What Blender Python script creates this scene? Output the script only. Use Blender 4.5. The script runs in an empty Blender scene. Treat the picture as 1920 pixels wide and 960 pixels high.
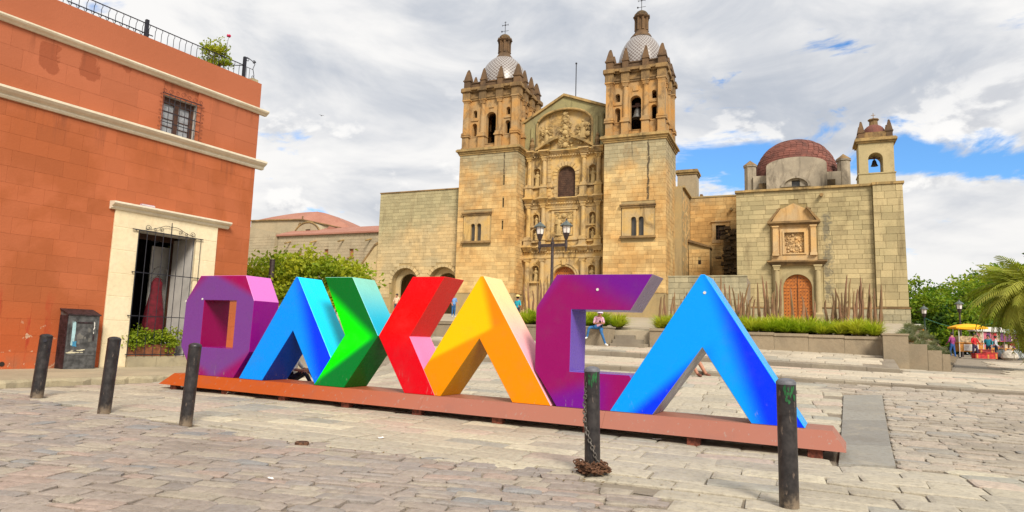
import bpy, bmesh, math, random
from mathutils import Vector, Matrix
from mathutils.geometry import tessellate_polygon

rnd = random.Random(11)
scene = bpy.context.scene
COL = scene.collection

# ------------------------------------------------------------------ camera
FPX = 1250.0
pitch, roll = math.atan(158 / FPX), 0.03
CAM = Vector((0, 0, 1.5))
Fv = Vector((0, math.cos(pitch), math.sin(pitch)))
_R0, _U0 = Vector((1, 0, 0)), Vector((0, -math.sin(pitch), math.cos(pitch)))
Rv = _R0 * math.cos(roll) + _U0 * math.sin(roll)
Uv = _U0 * math.cos(roll) - _R0 * math.sin(roll)
cam_data = bpy.data.cameras.new('camera')
cam_data.sensor_width = 36
cam_data.lens = 36 * FPX / 1920
cam_data.clip_end = 3000
cam_data.clip_start = 0.1
cam = bpy.data.objects.new('camera', cam_data)
cam.matrix_world = Matrix.Translation(CAM) @ Matrix((Rv, Uv, -Fv)).transposed().to_4x4()
COL.objects.link(cam)
scene.camera = cam

# ------------------------------------------------------------------ exposure, sun, sky
scene.view_settings.view_transform = 'Standard'
scene.view_settings.look = 'None'
scene.view_settings.gamma = 1
scene.view_settings.exposure = 0.75
SUN_DIR = Vector((0.25, -0.80, 0.66)).normalized()
sun_data = bpy.data.lights.new('sun', 'SUN')
sun_data.energy = 2.6
sun_data.angle = math.radians(18)
sun_data.color = (1.0, 0.92, 0.80)
sun = bpy.data.objects.new('sun', sun_data)
sun.rotation_euler = SUN_DIR.to_track_quat('Z', 'Y').to_euler()
sun.location = (0, 0, 60)
COL.objects.link(sun)


def lin(v):
    v /= 255.0
    return v / 12.92 if v <= 0.04045 else ((v + 0.055) / 1.055) ** 2.4


def c(r, g, b, k=1.0):
    return (min(lin(r) * k, .9), min(lin(g) * k, .9), min(lin(b) * k, .9), 1)


class NT:
    """small helper for node trees"""
    def __init__(s, tree):
        s.t = tree

    def n(s, kind, **kw):
        nd = s.t.nodes.new(kind)
        for k, v in kw.items():
            setattr(nd, k, v)
        return nd

    def put(s, sock, v):
        if v is None:
            return
        if hasattr(v, 'is_output') or isinstance(v, bpy.types.NodeSocket):
            s.t.links.new(v, sock)
        else:
            sock.default_value = v

    def math(s, op, a, b=None, cc=None, clamp=False):
        nd = s.n('ShaderNodeMath', operation=op, use_clamp=clamp)
        s.put(nd.inputs[0], a)
        s.put(nd.inputs[1], b)
        s.put(nd.inputs[2], cc)
        return nd.outputs[0]

    def vmath(s, op, a, b=None, scale=None):
        nd = s.n('ShaderNodeVectorMath', operation=op)
        s.put(nd.inputs[0], a)
        s.put(nd.inputs[1], b)
        return nd.outputs['Value'] if op in ('DOT_PRODUCT', 'LENGTH', 'DISTANCE') else nd.outputs[0]

    def mix(s, f, a, b, kind='MIX'):
        nd = s.n('ShaderNodeMix', data_type='RGBA', blend_type=kind)
        s.put(nd.inputs[0], f)
        s.put(nd.inputs[6], a)
        s.put(nd.inputs[7], b)
        return nd.outputs[2]

    def rng(s, v, a, b, lo=0.0, hi=1.0, smooth=True):
        nd = s.n('ShaderNodeMapRange')
        nd.interpolation_type = 'SMOOTHSTEP' if smooth else 'LINEAR'
        nd.clamp = True
        s.put(nd.inputs[0], v)
        for i, x in enumerate((a, b, lo, hi)):
            nd.inputs[i + 1].default_value = x
        return nd.outputs[0]

    def noise(s, vec, scale, detail=4, rough=.55, dist=0.0):
        nd = s.n('ShaderNodeTexNoise')
        s.put(nd.inputs['Vector'], vec)
        nd.inputs['Scale'].default_value = scale
        nd.inputs['Detail'].default_value = detail
        nd.inputs['Roughness'].default_value = rough
        nd.inputs['Distortion'].default_value = dist
        return nd.outputs[0]

    def pos(s):
        return s.n('ShaderNodeNewGeometry').outputs['Position']

    def obj(s):
        return s.n('ShaderNodeTexCoord').outputs['Object']

    def scale(s, vec, xyz):
        return s.vmath('MULTIPLY', vec, xyz)

    def rand(s):
        a = s.n('ShaderNodeObjectInfo').outputs['Random']
        b = s.n('ShaderNodeNewGeometry').outputs['Random Per Island']
        return s.math('FRACT', s.math('ADD', a, b))

    def bump(s, h, strength=.3, dist=.02):
        nd = s.n('ShaderNodeBump')
        nd.inputs['Strength'].default_value = strength
        nd.inputs['Distance'].default_value = dist
        s.put(nd.inputs['Height'], h)
        return nd.outputs[0]


def newmat(name, rough=.8):
    m = bpy.data.materials.new(name)
    m.use_nodes = True
    t = NT(m.node_tree)
    b = m.node_tree.nodes['Principled BSDF']
    b.inputs['Roughness'].default_value = rough
    return m, t, b


world = bpy.data.worlds.new('World')
scene.world = world
world.use_nodes = True
W = NT(world.node_tree)
bg = world.node_tree.nodes['Background']
bg.inputs['Strength'].default_value = 0.1
sky = W.n('ShaderNodeTexSky')
sky.sky_type = 'NISHITA'
sky.sun_disc = False
sky.sun_elevation = math.asin(SUN_DIR.z)
sky.sun_rotation = math.atan2(SUN_DIR.x, SUN_DIR.y)
sky.ozone_density = 3.0
dirv = W.n('ShaderNodeTexCoord').outputs['Generated']
sep = W.n('ShaderNodeSeparateXYZ')
W.put(sep.inputs[0], dirv)
hz = W.math('ADD', W.math('MAXIMUM', sep.outputs[2], 0.0), 0.10)
comb = W.n('ShaderNodeCombineXYZ')
W.put(comb.inputs[0], W.math('DIVIDE', sep.outputs[0], hz))
W.put(comb.inputs[1], W.math('DIVIDE', sep.outputs[1], hz))
comb.inputs[2].default_value = 3.7
flat = comb.outputs[0]
n1 = W.noise(flat, 0.8, 9, .58, .3)
n2 = W.noise(dirv, 7.0, 8, .55, .4)
n3 = W.noise(W.scale(dirv, (1, 1, 2.8)), 5.2, 10, .62, .6)
cov = W.math('ADD', W.math('MULTIPLY', n1, .60), W.math('ADD', W.math('MULTIPLY', n2, .3), W.math('MULTIPLY', n3, .95)))
for d, rad, amt in (((.27, .928, .247), .12, .27), ((.345, .91, .230), .12, .20), ((.481, .841, .250), .07, .22),
                    ((.541, .808, .236), .09, .20), ((.600, .772, .212), .09, .22), ((.424, .815, .396), .09, .17),
                    ((.484, .79, .376), .09, .15), ((.575, .725, .385), .05, .13), ((.477, .869, .131), .07, .16), ((.547, .822, .161), .06, .12),
                    ((-.20, .934, .30), .03, .05), ((.569, .779, .275), .05, .09), ((-.6, -.6, .5), .5, .1), ((.7, -.5, .5), .4, .1)):
    dist = W.vmath('DISTANCE', W.scale(dirv, (1, 1, 2.6)), (d[0], d[1], d[2] * 2.6))
    cov = W.math('SUBTRACT', cov, W.rng(dist, rad * 1.35, 0.0, 0.0, amt))
cloud_f = W.rng(cov, .67, .80)
sh1 = W.noise(flat, .62, 8, .55, .5)
sh2 = W.noise(W.scale(dirv, (1, 1, 2.2)), 4.2, 8, .55, .5)
shade = W.rng(W.math('ADD', W.math('MULTIPLY', sh1, .5), W.math('MULTIPLY', sh2, .5)), .35, .55)
cloud_col = W.mix(shade, (3.05, 3.3, 3.75, 1), (5.75, 5.68, 5.6, 1))
# heaps of white cumulus low over the roofs
p1 = W.noise(W.scale(dirv, (1, 1, 1.7)), 6.5, 10, .56, .25)
p2 = W.noise(W.vmath('ADD', W.scale(dirv, (1, 1, 1.7)), (0, 0, .035)), 6.5, 10, .56, .25)
puff = W.math('MULTIPLY', W.rng(p1, .50, .57), W.math('MULTIPLY', W.rng(sep.outputs[2], .04, .10), W.rng(sep.outputs[2], .40, .26)))
lit = W.rng(W.math('SUBTRACT', p1, p2), -.05, .05)
cloud_col = W.mix(W.math('MULTIPLY', puff, .85), cloud_col, W.mix(lit, (3.7, 3.8, 4.05, 1), (6.2, 6.1, 5.95, 1)))
bright_h = W.rng(sep.outputs[2], 0.30, 0.05, 0, .35)
cloud_col = W.mix(bright_h, cloud_col, (5.4, 5.3, 5.15, 1))
blue = W.mix(1.0, sky.outputs[0], (.62, .95, 1.2, 1), 'MULTIPLY')
W.put(bg.inputs['Color'], W.mix(cloud_f, blue, cloud_col))

# ------------------------------------------------------------------ geometry helpers


class MB:
    """collects shapes, builds ONE mesh object"""
    def __init__(s, o=(0, 0, 0)):
        s.v, s.f, s.m = [], [], []
        s.o = Vector(o)
        s.M = None

    def add(s, vs, fs, mi=0):
        k = len(s.v)
        for p in vs:
            p = Vector(p) - s.o
            if s.M is not None:
                p = s.M @ p
            s.v.append(p)
        for i, f in enumerate(fs):
            s.f.append([k + q for q in f])
            s.m.append(mi[i] if isinstance(mi, (list, tuple)) else mi)
        return s

    def box(s, x0, x1, y0, y1, z0, z1, mi=0, tx=0.0, ty=0.0):
        vs = [(x0, y0, z0), (x1, y0, z0), (x1, y1, z0), (x0, y1, z0),
              (x0 + tx, y0 + ty, z1), (x1 - tx, y0 + ty, z1), (x1 - tx, y1 - ty, z1), (x0 + tx, y1 - ty, z1)]
        return s.add(vs, [(3, 2, 1, 0), (4, 5, 6, 7), (0, 1, 5, 4), (1, 2, 6, 5), (2, 3, 7, 6), (3, 0, 4, 7)], mi)

    def prism(s, loop, y0, y1, holes=(), mi=0, side=None, hside=None, axis='y'):
        loops = [list(loop)] + [list(h) for h in holes]
        flatl = [p for l in loops for p in l]
        tris = tessellate_polygon([[Vector((p[0], p[1], 0)) for p in l] for l in loops])
        n = len(flatl)

        def P(p, d):
            return (p[0], d, p[1]) if axis == 'y' else ((d, p[0], p[1]) if axis == 'x' else (p[0], p[1], d))
        vs = [P(p, y0) for p in flatl] + [P(p, y1) for p in flatl]
        fs, ms = [], []
        for t in tris:
            fs.append(tuple(t))
            ms.append(mi)
            fs.append(tuple(q + n for q in reversed(t)))
            ms.append(mi)
        k = 0
        for li, l in enumerate(loops):
            for i in range(len(l)):
                a, b = k + i, k + (i + 1) % len(l)
                fs.append((a, b, b + n, a + n))
                sm = side if li == 0 else hside
                ms.append(mi if sm is None else (sm[i] if isinstance(sm, (list, tuple)) else sm))
            k += len(l)
        return s.add(vs, fs, ms)

    def lathe(s, prof, cx=0, cy=0, n=16, mi=0, a0=0.0, sx=1.0, sy=1.0, cap=True):
        vs, fs = [], []
        for r, z in prof:
            for i in range(n):
                a = a0 + 2 * math.pi * i / n
                vs.append((cx + r * sx * math.cos(a), cy + r * sy * math.sin(a), z))
        for j in range(len(prof) - 1):
            for i in range(n):
                i2 = (i + 1) % n
                fs.append((j * n + i, j * n + i2, (j + 1) * n + i2, (j + 1) * n + i))
        if cap:
            fs.append(tuple(reversed(range(n))))
            fs.append(tuple((len(prof) - 1) * n + i for i in range(n)))
        return s.add(vs, fs, mi)

    def tube(s, pts, r, n=6, mi=0):
        pts = [Vector(p) for p in pts]
        rs = r if isinstance(r, (list, tuple)) else [r] * len(pts)
        vs, fs = [], []
        for i, p in enumerate(pts):
            d = (pts[min(i + 1, len(pts) - 1)] - pts[max(i - 1, 0)])
            if d.length < 1e-9:
                d = Vector((0, 0, 1))
            d.normalize()
            a = d.cross(Vector((0, 0, 1)) if abs(d.z) < .9 else Vector((1, 0, 0))).normalized()
            b = d.cross(a)
            for k in range(n):
                t = 2 * math.pi * k / n
                vs.append(p + (a * math.cos(t) + b * math.sin(t)) * rs[i])
        for i in range(len(pts) - 1):
            for k in range(n):
                k2 = (k + 1) % n
                fs.append((i * n + k, i * n + k2, (i + 1) * n + k2, (i + 1) * n + k))
        fs.append(tuple(reversed(range(n))))
        fs.append(tuple((len(pts) - 1) * n + k for k in range(n)))
        return s.add(vs, fs, mi)

    def ball(s, x, y, z, r, n=8, mi=0, sx=1, sy=1, sz=1):
        prof = [(max(r * math.sin(math.pi * j / 6), .001), z - r * sz * math.cos(math.pi * j / 6)) for j in range(7)]
        return s.lathe(prof, x, y, n, mi, sx=sx, sy=sy)

    def mesh(s, name, mats, smooth=False, recalc=True):
        me = bpy.data.meshes.new(name)
        me.from_pydata(s.v, [], s.f)
        if not isinstance(mats, (list, tuple)):
            mats = [mats]
        for m in mats:
            me.materials.append(m)
        if len(mats) > 1:
            me.polygons.foreach_set('material_index', s.m)
        if recalc:
            bm = bmesh.new()
            bm.from_mesh(me)
            bmesh.ops.recalc_face_normals(bm, faces=bm.faces)
            bm.to_mesh(me)
            bm.free()
        if smooth:
            me.polygons.foreach_set('use_smooth', [True] * len(me.polygons))
            if smooth != 'all':
                me.set_sharp_from_angle(angle=math.radians(40))
        me.update()
        return me

    def build(s, name, mats, parent=None, loc=(0, 0, 0), kind=None, label=None, smooth=False, recalc=True):
        o = bpy.data.objects.new(name, s.mesh(name, mats, smooth, recalc))
        COL.objects.link(o)
        o.location = loc
        if parent:
            o.parent = parent
        if kind:
            o['kind'] = kind
        if label:
            o['label'] = label
        return o


def inst(name, me, parent, loc=(0, 0, 0), rz=0.0, M=None):
    o = bpy.data.objects.new(name, me)
    COL.objects.link(o)
    o.parent = parent
    if M is not None:
        o.matrix_local = M
    else:
        o.location = loc
        o.rotation_euler = (0, 0, rz)
    return o


def thing(name, label, cat, loc=(0, 0, 0), rz=0.0, group=None):
    o = bpy.data.objects.new(name, None)
    COL.objects.link(o)
    o.location = loc
    o.rotation_euler = (0, 0, rz)
    o.empty_display_size = .3
    return tag(o, label, cat, group)


def tag(o, label, cat, group=None):
    o['label'] = label
    o['category'] = cat
    if group:
        o['group'] = group
    return o


def copy_tree(root, loc, rz=0.0, scale=1.0, label=None, group=None):
    r = root.copy()
    COL.objects.link(r)
    r.location = loc
    r.rotation_euler = (0, 0, rz)
    r.scale = (scale, scale, scale)
    if label:
        r['label'] = label
    if group:
        r['group'] = group
    for ch in root.children:
        k = ch.copy()
        COL.objects.link(k)
        k.parent = r
        for g in ch.children:
            q = g.copy()
            COL.objects.link(q)
            q.parent = k
    return r


def at(px, py, Y):
    """world point seen at a photo pixel, Y metres in front"""
    d = Fv * FPX + Rv * (px - 960) + Uv * (480 - py)
    return CAM + d * (Y / d.y)


def arch(uc, hw, z0, z1, n=10):
    """loop of an arched opening: jambs up to the spring line, half circle above"""
    zs = z1 - hw
    pts = [(uc - hw, z0), (uc + hw, z0)]
    for i in range(n + 1):
        a = math.pi * i / n
        pts.append((uc + hw * math.cos(a), zs + hw * math.sin(a)))
    return pts


def rect(x0, x1, z0, z1):
    return [(x0, z0), (x1, z0), (x1, z1), (x0, z1)]


# frames: sign, church, street building
TS, TC, AL = math.radians(26.5), math.radians(22.8), math.radians(31)
SU, SV = Vector((math.cos(TS), -math.sin(TS), 0)), Vector((math.sin(TS), math.cos(TS), 0))
CU, CV = Vector((math.cos(TC), -math.sin(TC), 0)), Vector((math.sin(TC), math.cos(TC), 0))
LU, LV = Vector((math.sin(AL), math.cos(AL), 0)), Vector((-math.cos(AL), math.sin(AL), 0))
VC, VL = 65.4, 19.36


def sp(u, v, z=0.0):
    return SU * u + SV * v + Vector((0, 0, z))


def su(P):
    return P.dot(SU), P.dot(SV)


def sstep(a, b, x):
    t = min(max((x - a) / (b - a), 0), 1)
    return t * t * (3 - 2 * t)


def z_street(u, v):
    v0 = 10.8 + 6.0 * sstep(-8, -14, u)
    t = min(max((v - v0) / (19 - v0), 0), 1)
    t = t * t * (1.6 - .6 * t) if t < 1 else 1
    return .08 - .0128 * max(min(u, 30), -40) + .6 * t


def z_plaza(u, v):
    return .745 - .018 * max(min(u, 30), -40) + .04 * min(max(v - 19, 0), 4.5) + .0125 * min(max(v - 23.5, 0), 60)


def z_terrace(u, v):
    return 1.03 - .024 * max(u, -30) + (.055 + .045 * sstep(-6.5, -3, u)) * min(v - 23.5, 3.6)


def z_atrium(u, v):
    return 1.95 - .012 * max(u, -30) + .052 * min(max(v - 27, 0), 38)

# ------------------------------------------------------------------ materials


def plain(name, col, rough=.7, var=.12, scale=6, metal=0.0, bump=0.0, spec=None):
    m, t, b = newmat(name, rough)
    p = t.obj()
    n = t.noise(p, scale, 5)
    dark = tuple(x * (1 - var * 2) for x in col[:3]) + (1,)
    lite = tuple(min(x * (1 + var), .95) for x in col[:3]) + (1,)
    t.put(b.inputs['Base Color'], t.mix(t.rng(n, .3, .7), dark, lite))
    b.inputs['Metallic'].default_value = metal
    if spec is not None:
        b.inputs['Specular IOR Level'].default_value = spec
    if bump:
        t.put(b.inputs['Normal'], t.bump(t.noise(p, scale * 4, 6), bump, .01))
    return m


def stone(name, a, b_, dark, per=.25, scale=.35, stain=.5, lichen=None, lz=(16, 20), bump=.35, extra=None, fine=9.0):
    """weathered stone: two tones by large noise, tone per block, streaks and specks of dirt"""
    m, t, b = newmat(name, .9)
    P = t.pos()
    big = t.noise(P, scale, 5, .6, .3)
    col = t.mix(t.rng(big, .36, .64), a, b_)
    if lichen:
        sx = t.n('ShaderNodeSeparateXYZ')
        t.put(sx.inputs[0], P)
        zz = t.math('ADD', sx.outputs[2], t.math('MULTIPLY', t.math('SUBTRACT', t.noise(P, .22, 5, .65), .5), 14.0))
        col = t.mix(t.rng(zz, lz[0], lz[1], 0, .85), col, lichen)
    r = t.rand()
    col = t.mix(1.0, col, t.mix(r, tuple([1 - per] * 3) + (1,), tuple([1 + per * .6] * 3) + (1,)), 'MULTIPLY')
    fn = t.noise(P, fine, 6, .65)
    col = t.mix(t.rng(fn, .35, .75, 0, .35), col, tuple(x * .6 for x in a[:3]) + (1,))
    st = t.noise(t.scale(P, (1.1, 1.1, .16)), 1.0, 6, .65)
    col = t.mix(t.rng(st, .56, .74, 0, stain), col, dark)
    gm = t.noise(t.scale(P, (1, 1, .55)), .55, 8, .74, .8)
    col = t.mix(t.rng(gm, .49, .68, 0, stain * .8), col, tuple(x * 1.35 for x in dark[:3]) + (1,))
    if extra:
        col = extra(t, P, col)
    t.put(b.inputs['Base Color'], col)
    t.put(b.inputs['Normal'], t.bump(t.math('ADD', fn, t.noise(P, fine * 4, 4)), bump, .03))
    return m


def joint_stain(items):
    """vertical band of dark weathering down an old building joint: (plane dir, u, half width, z0, z1)"""
    def fn(t, P, col):
        sx = t.n('ShaderNodeSeparateXYZ')
        t.put(sx.inputs[0], P)
        for u0, hw, z0, z1, dcol, amt in items:
            u = t.vmath('DOT_PRODUCT', P, tuple(CU))
            wob = t.math('MULTIPLY', t.math('SUBTRACT', t.noise(P, 1.3, 5, .7), .5), hw * 3.2)
            d = t.math('ABSOLUTE', t.math('ADD', t.math('SUBTRACT', u, u0), wob))
            k = t.rng(d, hw, hw * .35, 0, amt)
            zz = t.math('MULTIPLY', t.rng(sx.outputs[2], z0, z0 + 1.2), t.rng(sx.outputs[2], z1 + .6, z1 - .2))
            k = t.math('MULTIPLY', k, zz)
            k = t.math('MULTIPLY', k, t.rng(t.noise(P, 1.7, 4, .7), .38, .5))
            col = t.mix(k, col, dcol)
        return col
    return fn


GOLD = c(222, 174, 106, .77)
GOLD2 = c(230, 196, 134, .84)
GREEN = c(172, 164, 124, .78)
DSTAIN = c(74, 62, 44, .8)
M = {}
M['tower'] = stone('tower_sandstone', GOLD, GOLD2, c(132, 98, 58, .8), .22, .34, .6, c(172, 168, 138, .78), (16.5, 21.0),
                   extra=joint_stain([(-12.95, .16, 14.5, 22.0, DSTAIN, .9), (-28.75, .12, 18.5, 22.0, DSTAIN, .8),
                                      (-14.6, .09, 19.8, 22.0, DSTAIN, .6)]))
M['mortar'] = stone('pale_mortar', c(200, 172, 118, .72), c(186, 164, 120, .72), DSTAIN, 0, .5, .3)
M['belfry'] = stone('belfry_sandstone', c(212, 160, 92, .74), c(194, 162, 116, .72), c(74, 54, 36, .8), .12, .7, .9)
M['dark_trim'] = stone('weathered_trim', c(172, 138, 88, .8), c(128, 102, 68, .8), c(58, 48, 36, .8), .15, .9, .75)
M['cornice'] = stone('weathered_cornice', c(200, 166, 106, .8), c(158, 134, 88, .8), c(66, 54, 38, .8), .1, 1.2, .8)
M['facade'] = stone('carved_sandstone', c(224, 184, 112, .80), c(208, 180, 132, .78), c(78, 58, 36, .8), .12, .9, .9)
M['pediment'] = stone('pediment_stone', c(172, 162, 112, .8), c(160, 150, 108, .8), c(84, 74, 50, .8), .1, .6, .7)
M['chapel'] = stone('chapel_greenstone', c(206, 186, 138, .78), c(192, 176, 130, .77), c(112, 96, 66, .8), .22, .32, .6,
                    extra=joint_stain([(3.15, .45, 5.2, 13.6, c(118, 112, 94, .8), .8)]))
M['chapel_mortar'] = stone('chapel_mortar', c(168, 148, 100, .8), c(154, 138, 96, .8), DSTAIN, 0, .5, .3)
M['portal'] = stone('portal_sandstone', c(230, 186, 122, .8), c(216, 186, 140, .8), c(130, 94, 54, .8), .1, .8, .5)
M['wing'] = stone('wing_greenstone', c(224, 194, 140, .79), c(208, 188, 144, .77), c(122, 106, 76, .8), .18, .3, .5,
                  c(180, 172, 132, .8), (12.5, 16.5))
M['convent'] = stone('convent_stone', c(196, 178, 146, .76), c(184, 170, 140, .76), c(130, 112, 88, .8), .12, .4, .4)
M['old_wall'] = stone('old_grey_stone', c(196, 184, 148, .76), c(168, 160, 130, .74), c(96, 86, 66, .8), .2, .8, .5)
M['pinnacle'] = stone('dark_pinnacle_stone', c(128, 98, 66, .8), c(100, 78, 56, .8), c(56, 44, 34, .8), .12, 1.0, .8)
M['ruin'] = stone('dark_rough_stone', c(110, 88, 54, .8), c(74, 60, 42, .8), c(40, 32, 24, .8), .35, 1.5, .7, bump=.8)
M['statue'] = stone('statue_stone', c(214, 184, 124, .8), c(186, 158, 106, .8), c(90, 68, 42, .8), .05, 2, .5)
M['reddome'] = stone('red_dome_brick', c(150, 92, 78, .76), c(130, 80, 68, .74), c(82, 60, 54, .8), .22, .8, .7, bump=.6)
M['whitewash'] = stone('old_whitewash', c(196, 182, 158, .76), c(170, 158, 138, .74), c(84, 74, 62, .8), .05, .7, .85)
M['terracotta'] = stone('terracotta_roof', c(200, 142, 120, .68), c(190, 130, 108, .66), c(150, 92, 76, .8), .1, .5, .3)
M['planter'] = stone('planter_concrete', c(178, 160, 132, .74), c(162, 148, 124, .74), c(112, 98, 80, .8), .1, .9, .5)
M['step'] = stone('step_stone', c(180, 168, 146, .68), c(164, 152, 134, .66), c(112, 100, 86, .8), .12, .6, .45)
M['kerb'] = stone('kerb_concrete', c(196, 182, 148, .74), c(176, 164, 136, .74), c(110, 98, 78, .8), .12, 1.2, .5)


def paving(name, cols, per, bump, grit=14, stain=c(110, 98, 82, .8)):
    m, t, b = newmat(name, .85)
    P = t.pos()
    r = t.rand()
    rmp = t.n('ShaderNodeValToRGB')
    rmp.color_ramp.interpolation = 'CONSTANT'
    el = rmp.color_ramp.elements
    while len(el) < len(cols):
        el.new(.5)
    acc = 0
    for e, (w, col) in zip(el, cols):
        e.position = acc
        e.color = col
        acc += w
    t.put(rmp.inputs[0], r)
    r2 = t.math('FRACT', t.math('MULTIPLY', r, 37.7))
    col = t.mix(1.0, rmp.outputs[0], t.mix(r2, tuple([1 - per] * 3) + (1,), tuple([1 + per * .7] * 3) + (1,)), 'MULTIPLY')
    g1 = t.noise(P, grit, 8, .7)
    g2 = t.noise(P, 2.2, 6, .65, .5)
    g3 = t.noise(P, .45, 4, .6)
    col = t.mix(t.rng(g1, .42, .72, 0, .45), col, stain)
    col = t.mix(t.rng(g2, .52, .75, 0, .45), col, c(206, 194, 170, .72))
    col = t.mix(t.rng(g3, .5, .72, 0, .35), col, stain)
    t.put(b.inputs['Base Color'], col)
    t.put(b.inputs['Normal'], t.bump(t.math('ADD', t.math('MULTIPLY', g2, 2.0), t.math('ADD', g1, t.noise(P, 45, 5))), bump, .02))
    t.put(b.inputs['Roughness'], t.rng(g2, .3, .7, .62, .95))
    return m


M['cobble'] = paving('cobble_stone', [(.5, c(186, 172, 160, .68)), (.25, c(180, 170, 162, .66)), (.08, c(196, 174, 160, .68)),
                                      (.12, c(194, 182, 164, .7)), (.05, c(170, 168, 166, .64))], .08, .7)
M['flag'] = paving('flagstone', [(.5, c(202, 192, 170, .78)), (.22, c(196, 187, 168, .75)), (.13, c(205, 187, 169, .78)),
                                 (.08, c(186, 182, 168, .73)), (.07, c(214, 204, 178, .82))], .08, .55)
M['rough'] = paving('rough_paver', [(.4, c(194, 182, 164, .74)), (.3, c(186, 174, 158, .71)), (.18, c(200, 184, 166, .75)),
                                    (.12, c(178, 172, 162, .69))], .09, .8)
M['plaza'] = paving('plaza_paver', [(.5, c(212, 198, 174, .80)), (.3, c(204, 192, 170, .78)), (.12, c(214, 192, 170, .8)),
                                    (.08, c(190, 182, 164, .7))], .08, .35)
M['slab'] = paving('grey_slab', [(.6, c(166, 162, 152, .72)), (.4, c(158, 154, 146, .70))], .08, .35)
M['sand'] = stone('joint_sand', c(180, 166, 146, .72), c(168, 154, 134, .7), c(108, 92, 72, .8), 0, 1.5, .5, bump=.8, fine=20)
M['earth'] = stone('dry_earth', c(150, 128, 96, .66), c(128, 112, 84, .64), c(86, 72, 52, .8), 0, .5, .4, bump=.8)
M['pave_far'] = stone('distant_paving', c(204, 188, 160, .72), c(190, 176, 150, .7), c(150, 136, 116, .8), 0, .5, .3)
M['sidewalk'] = stone('sidewalk_cement', c(204, 188, 156, .72), c(188, 174, 146, .7), c(132, 118, 94, .8), 0, .7, .4, bump=.5)


def street_wall():
    m, t, b = newmat('orange_limewash', .85)
    P = t.pos()
    s_ = t.vmath('DOT_PRODUCT', P, tuple(LU))
    sx = t.n('ShaderNodeSeparateXYZ')
    t.put(sx.inputs[0], P)
    z = sx.outputs[2]
    big = t.noise(P, .45, 5, .6, .4)
    col = t.mix(t.rng(big, .42, .58), c(204, 112, 66, .67), c(192, 102, 52, .65))
    col = t.mix(t.rng(z, 6.6, 8.6, 0, .75), col, c(196, 112, 76, .72))
    col = t.mix(t.rng(z, 2.6, .8, 0, .55), col, c(210, 92, 34, .72))
    r = t.rand()
    col = t.mix(1.0, col, t.mix(r, (.92, .92, .91, 1), (1.05, 1.05, 1.06, 1)), 'MULTIPLY')
    n = t.noise(P, 1.6, 6, .65, .6)
    # old damp patches below the upper moulding
    for s0, s1, z0, z1 in ((7.75, 8.45, 8.0, 8.95), (8.72, 9.45, 8.15, 8.98), (9.4, 10.4, 8.72, 9.05)):
        k = t.math('MULTIPLY', t.math('MULTIPLY', t.rng(s_, s0, s0 + .25), t.rng(s_, s1 + .15, s1 - .25)),
                   t.math('MULTIPLY', t.rng(z, z0 - .1, z0 + .45), t.rng(z, z1 + .1, z1 - .05)))
        k = t.rng(t.math('MULTIPLY', k, t.math('ADD', t.math('MULTIPLY', t.math('SUBTRACT', n, .5), 3.4), .8)), .36, .5, 0, .75)
        col = t.mix(k, col, c(158, 78, 42, .75))
    # rain streaks below the mouldings
    rs = t.noise(t.scale(P, (4.5, 4.5, .35)), 1.0, 6, .7)
    lim = t.math('ADD', t.math('MULTIPLY', t.rng(z, 8.2, 9.1), t.rng(z, 9.3, 9.1)), t.math('MULTIPLY', t.rng(z, 5.9, 7.15), t.rng(z, 7.4, 7.15)))
    col = t.mix(t.math('MULTIPLY', t.rng(rs, .52, .68, 0, .55), lim), col, c(140, 74, 44, .75))
    base = t.math('MULTIPLY', t.rng(z, 1.0, .4), t.rng(n, .42, .6, 0, .6))
    col = t.mix(base, col, c(150, 104, 76, .75))
    # red drips and pale chips low on the wall
    dr = t.noise(t.scale(P, (3.0, 3.0, .5)), 1.0, 5, .6)
    k = t.math('MULTIPLY', t.rng(dr, .55, .62, 0, .7), t.math('MULTIPLY', t.rng(z, 2.6, 1.9), t.rng(s_, 9.2, 8.4)))
    col = t.mix(k, col, c(176, 52, 24, .8))
    ch = t.noise(P, 5.5, 4, .6)
    k = t.math('MULTIPLY', t.rng(ch, .64, .66, 0, .8), t.math('MULTIPLY', t.rng(z, 1.9, 1.2), t.rng(s_, 9.6, 8.6)))
    col = t.mix(k, col, c(206, 176, 146, .8))
    t.put(b.inputs['Base Color'], col)
    t.put(b.inputs['Normal'], t.bump(t.math('ADD', t.noise(P, 5, 6, .65), t.noise(P, 26, 5)), .35, .02))
    return m


M['orange'] = street_wall()
M['cream'] = stone('cream_paint', c(242, 226, 190, .86), c(238, 220, 180, .86), c(196, 170, 130, .85), .03, .8, .3, bump=.2)
M['moulding'] = stone('moulding_paint', c(240, 230, 206, .86), c(232, 220, 194, .84), c(190, 174, 146, .85), .03, 1.2, .3, bump=.25)
M['iron'] = plain('wrought_iron', c(38, 38, 48), .55, .2, 20, .3)
M['rust_iron'] = plain('rusty_iron', c(120, 62, 44), .8, .3, 20, .1)
M['wood'] = plain('dark_brown_wood', c(84, 52, 36, .9), .6, .2, 9)
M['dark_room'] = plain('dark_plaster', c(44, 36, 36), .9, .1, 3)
M['white_paint'] = plain('white_paint', c(226, 222, 214, .85), .6, .05, 4)
M['reveal'] = plain('reveal_plaster', c(206, 202, 196, .82), .8, .06, 3)
M['curtain'] = plain('white_curtain', c(176, 180, 186, .8), .9, .12, 12)
M['dress'] = plain('crimson_cloth', c(122, 4, 34, .7), .8, .2, 10)
M['steel'] = plain('galvanised_steel', c(150, 146, 140, .8), .45, .15, 30, .6)
M['iron_chain'] = plain('dull_iron_chain', c(112, 106, 100, .8), .6, .2, 30, .4)
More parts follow.
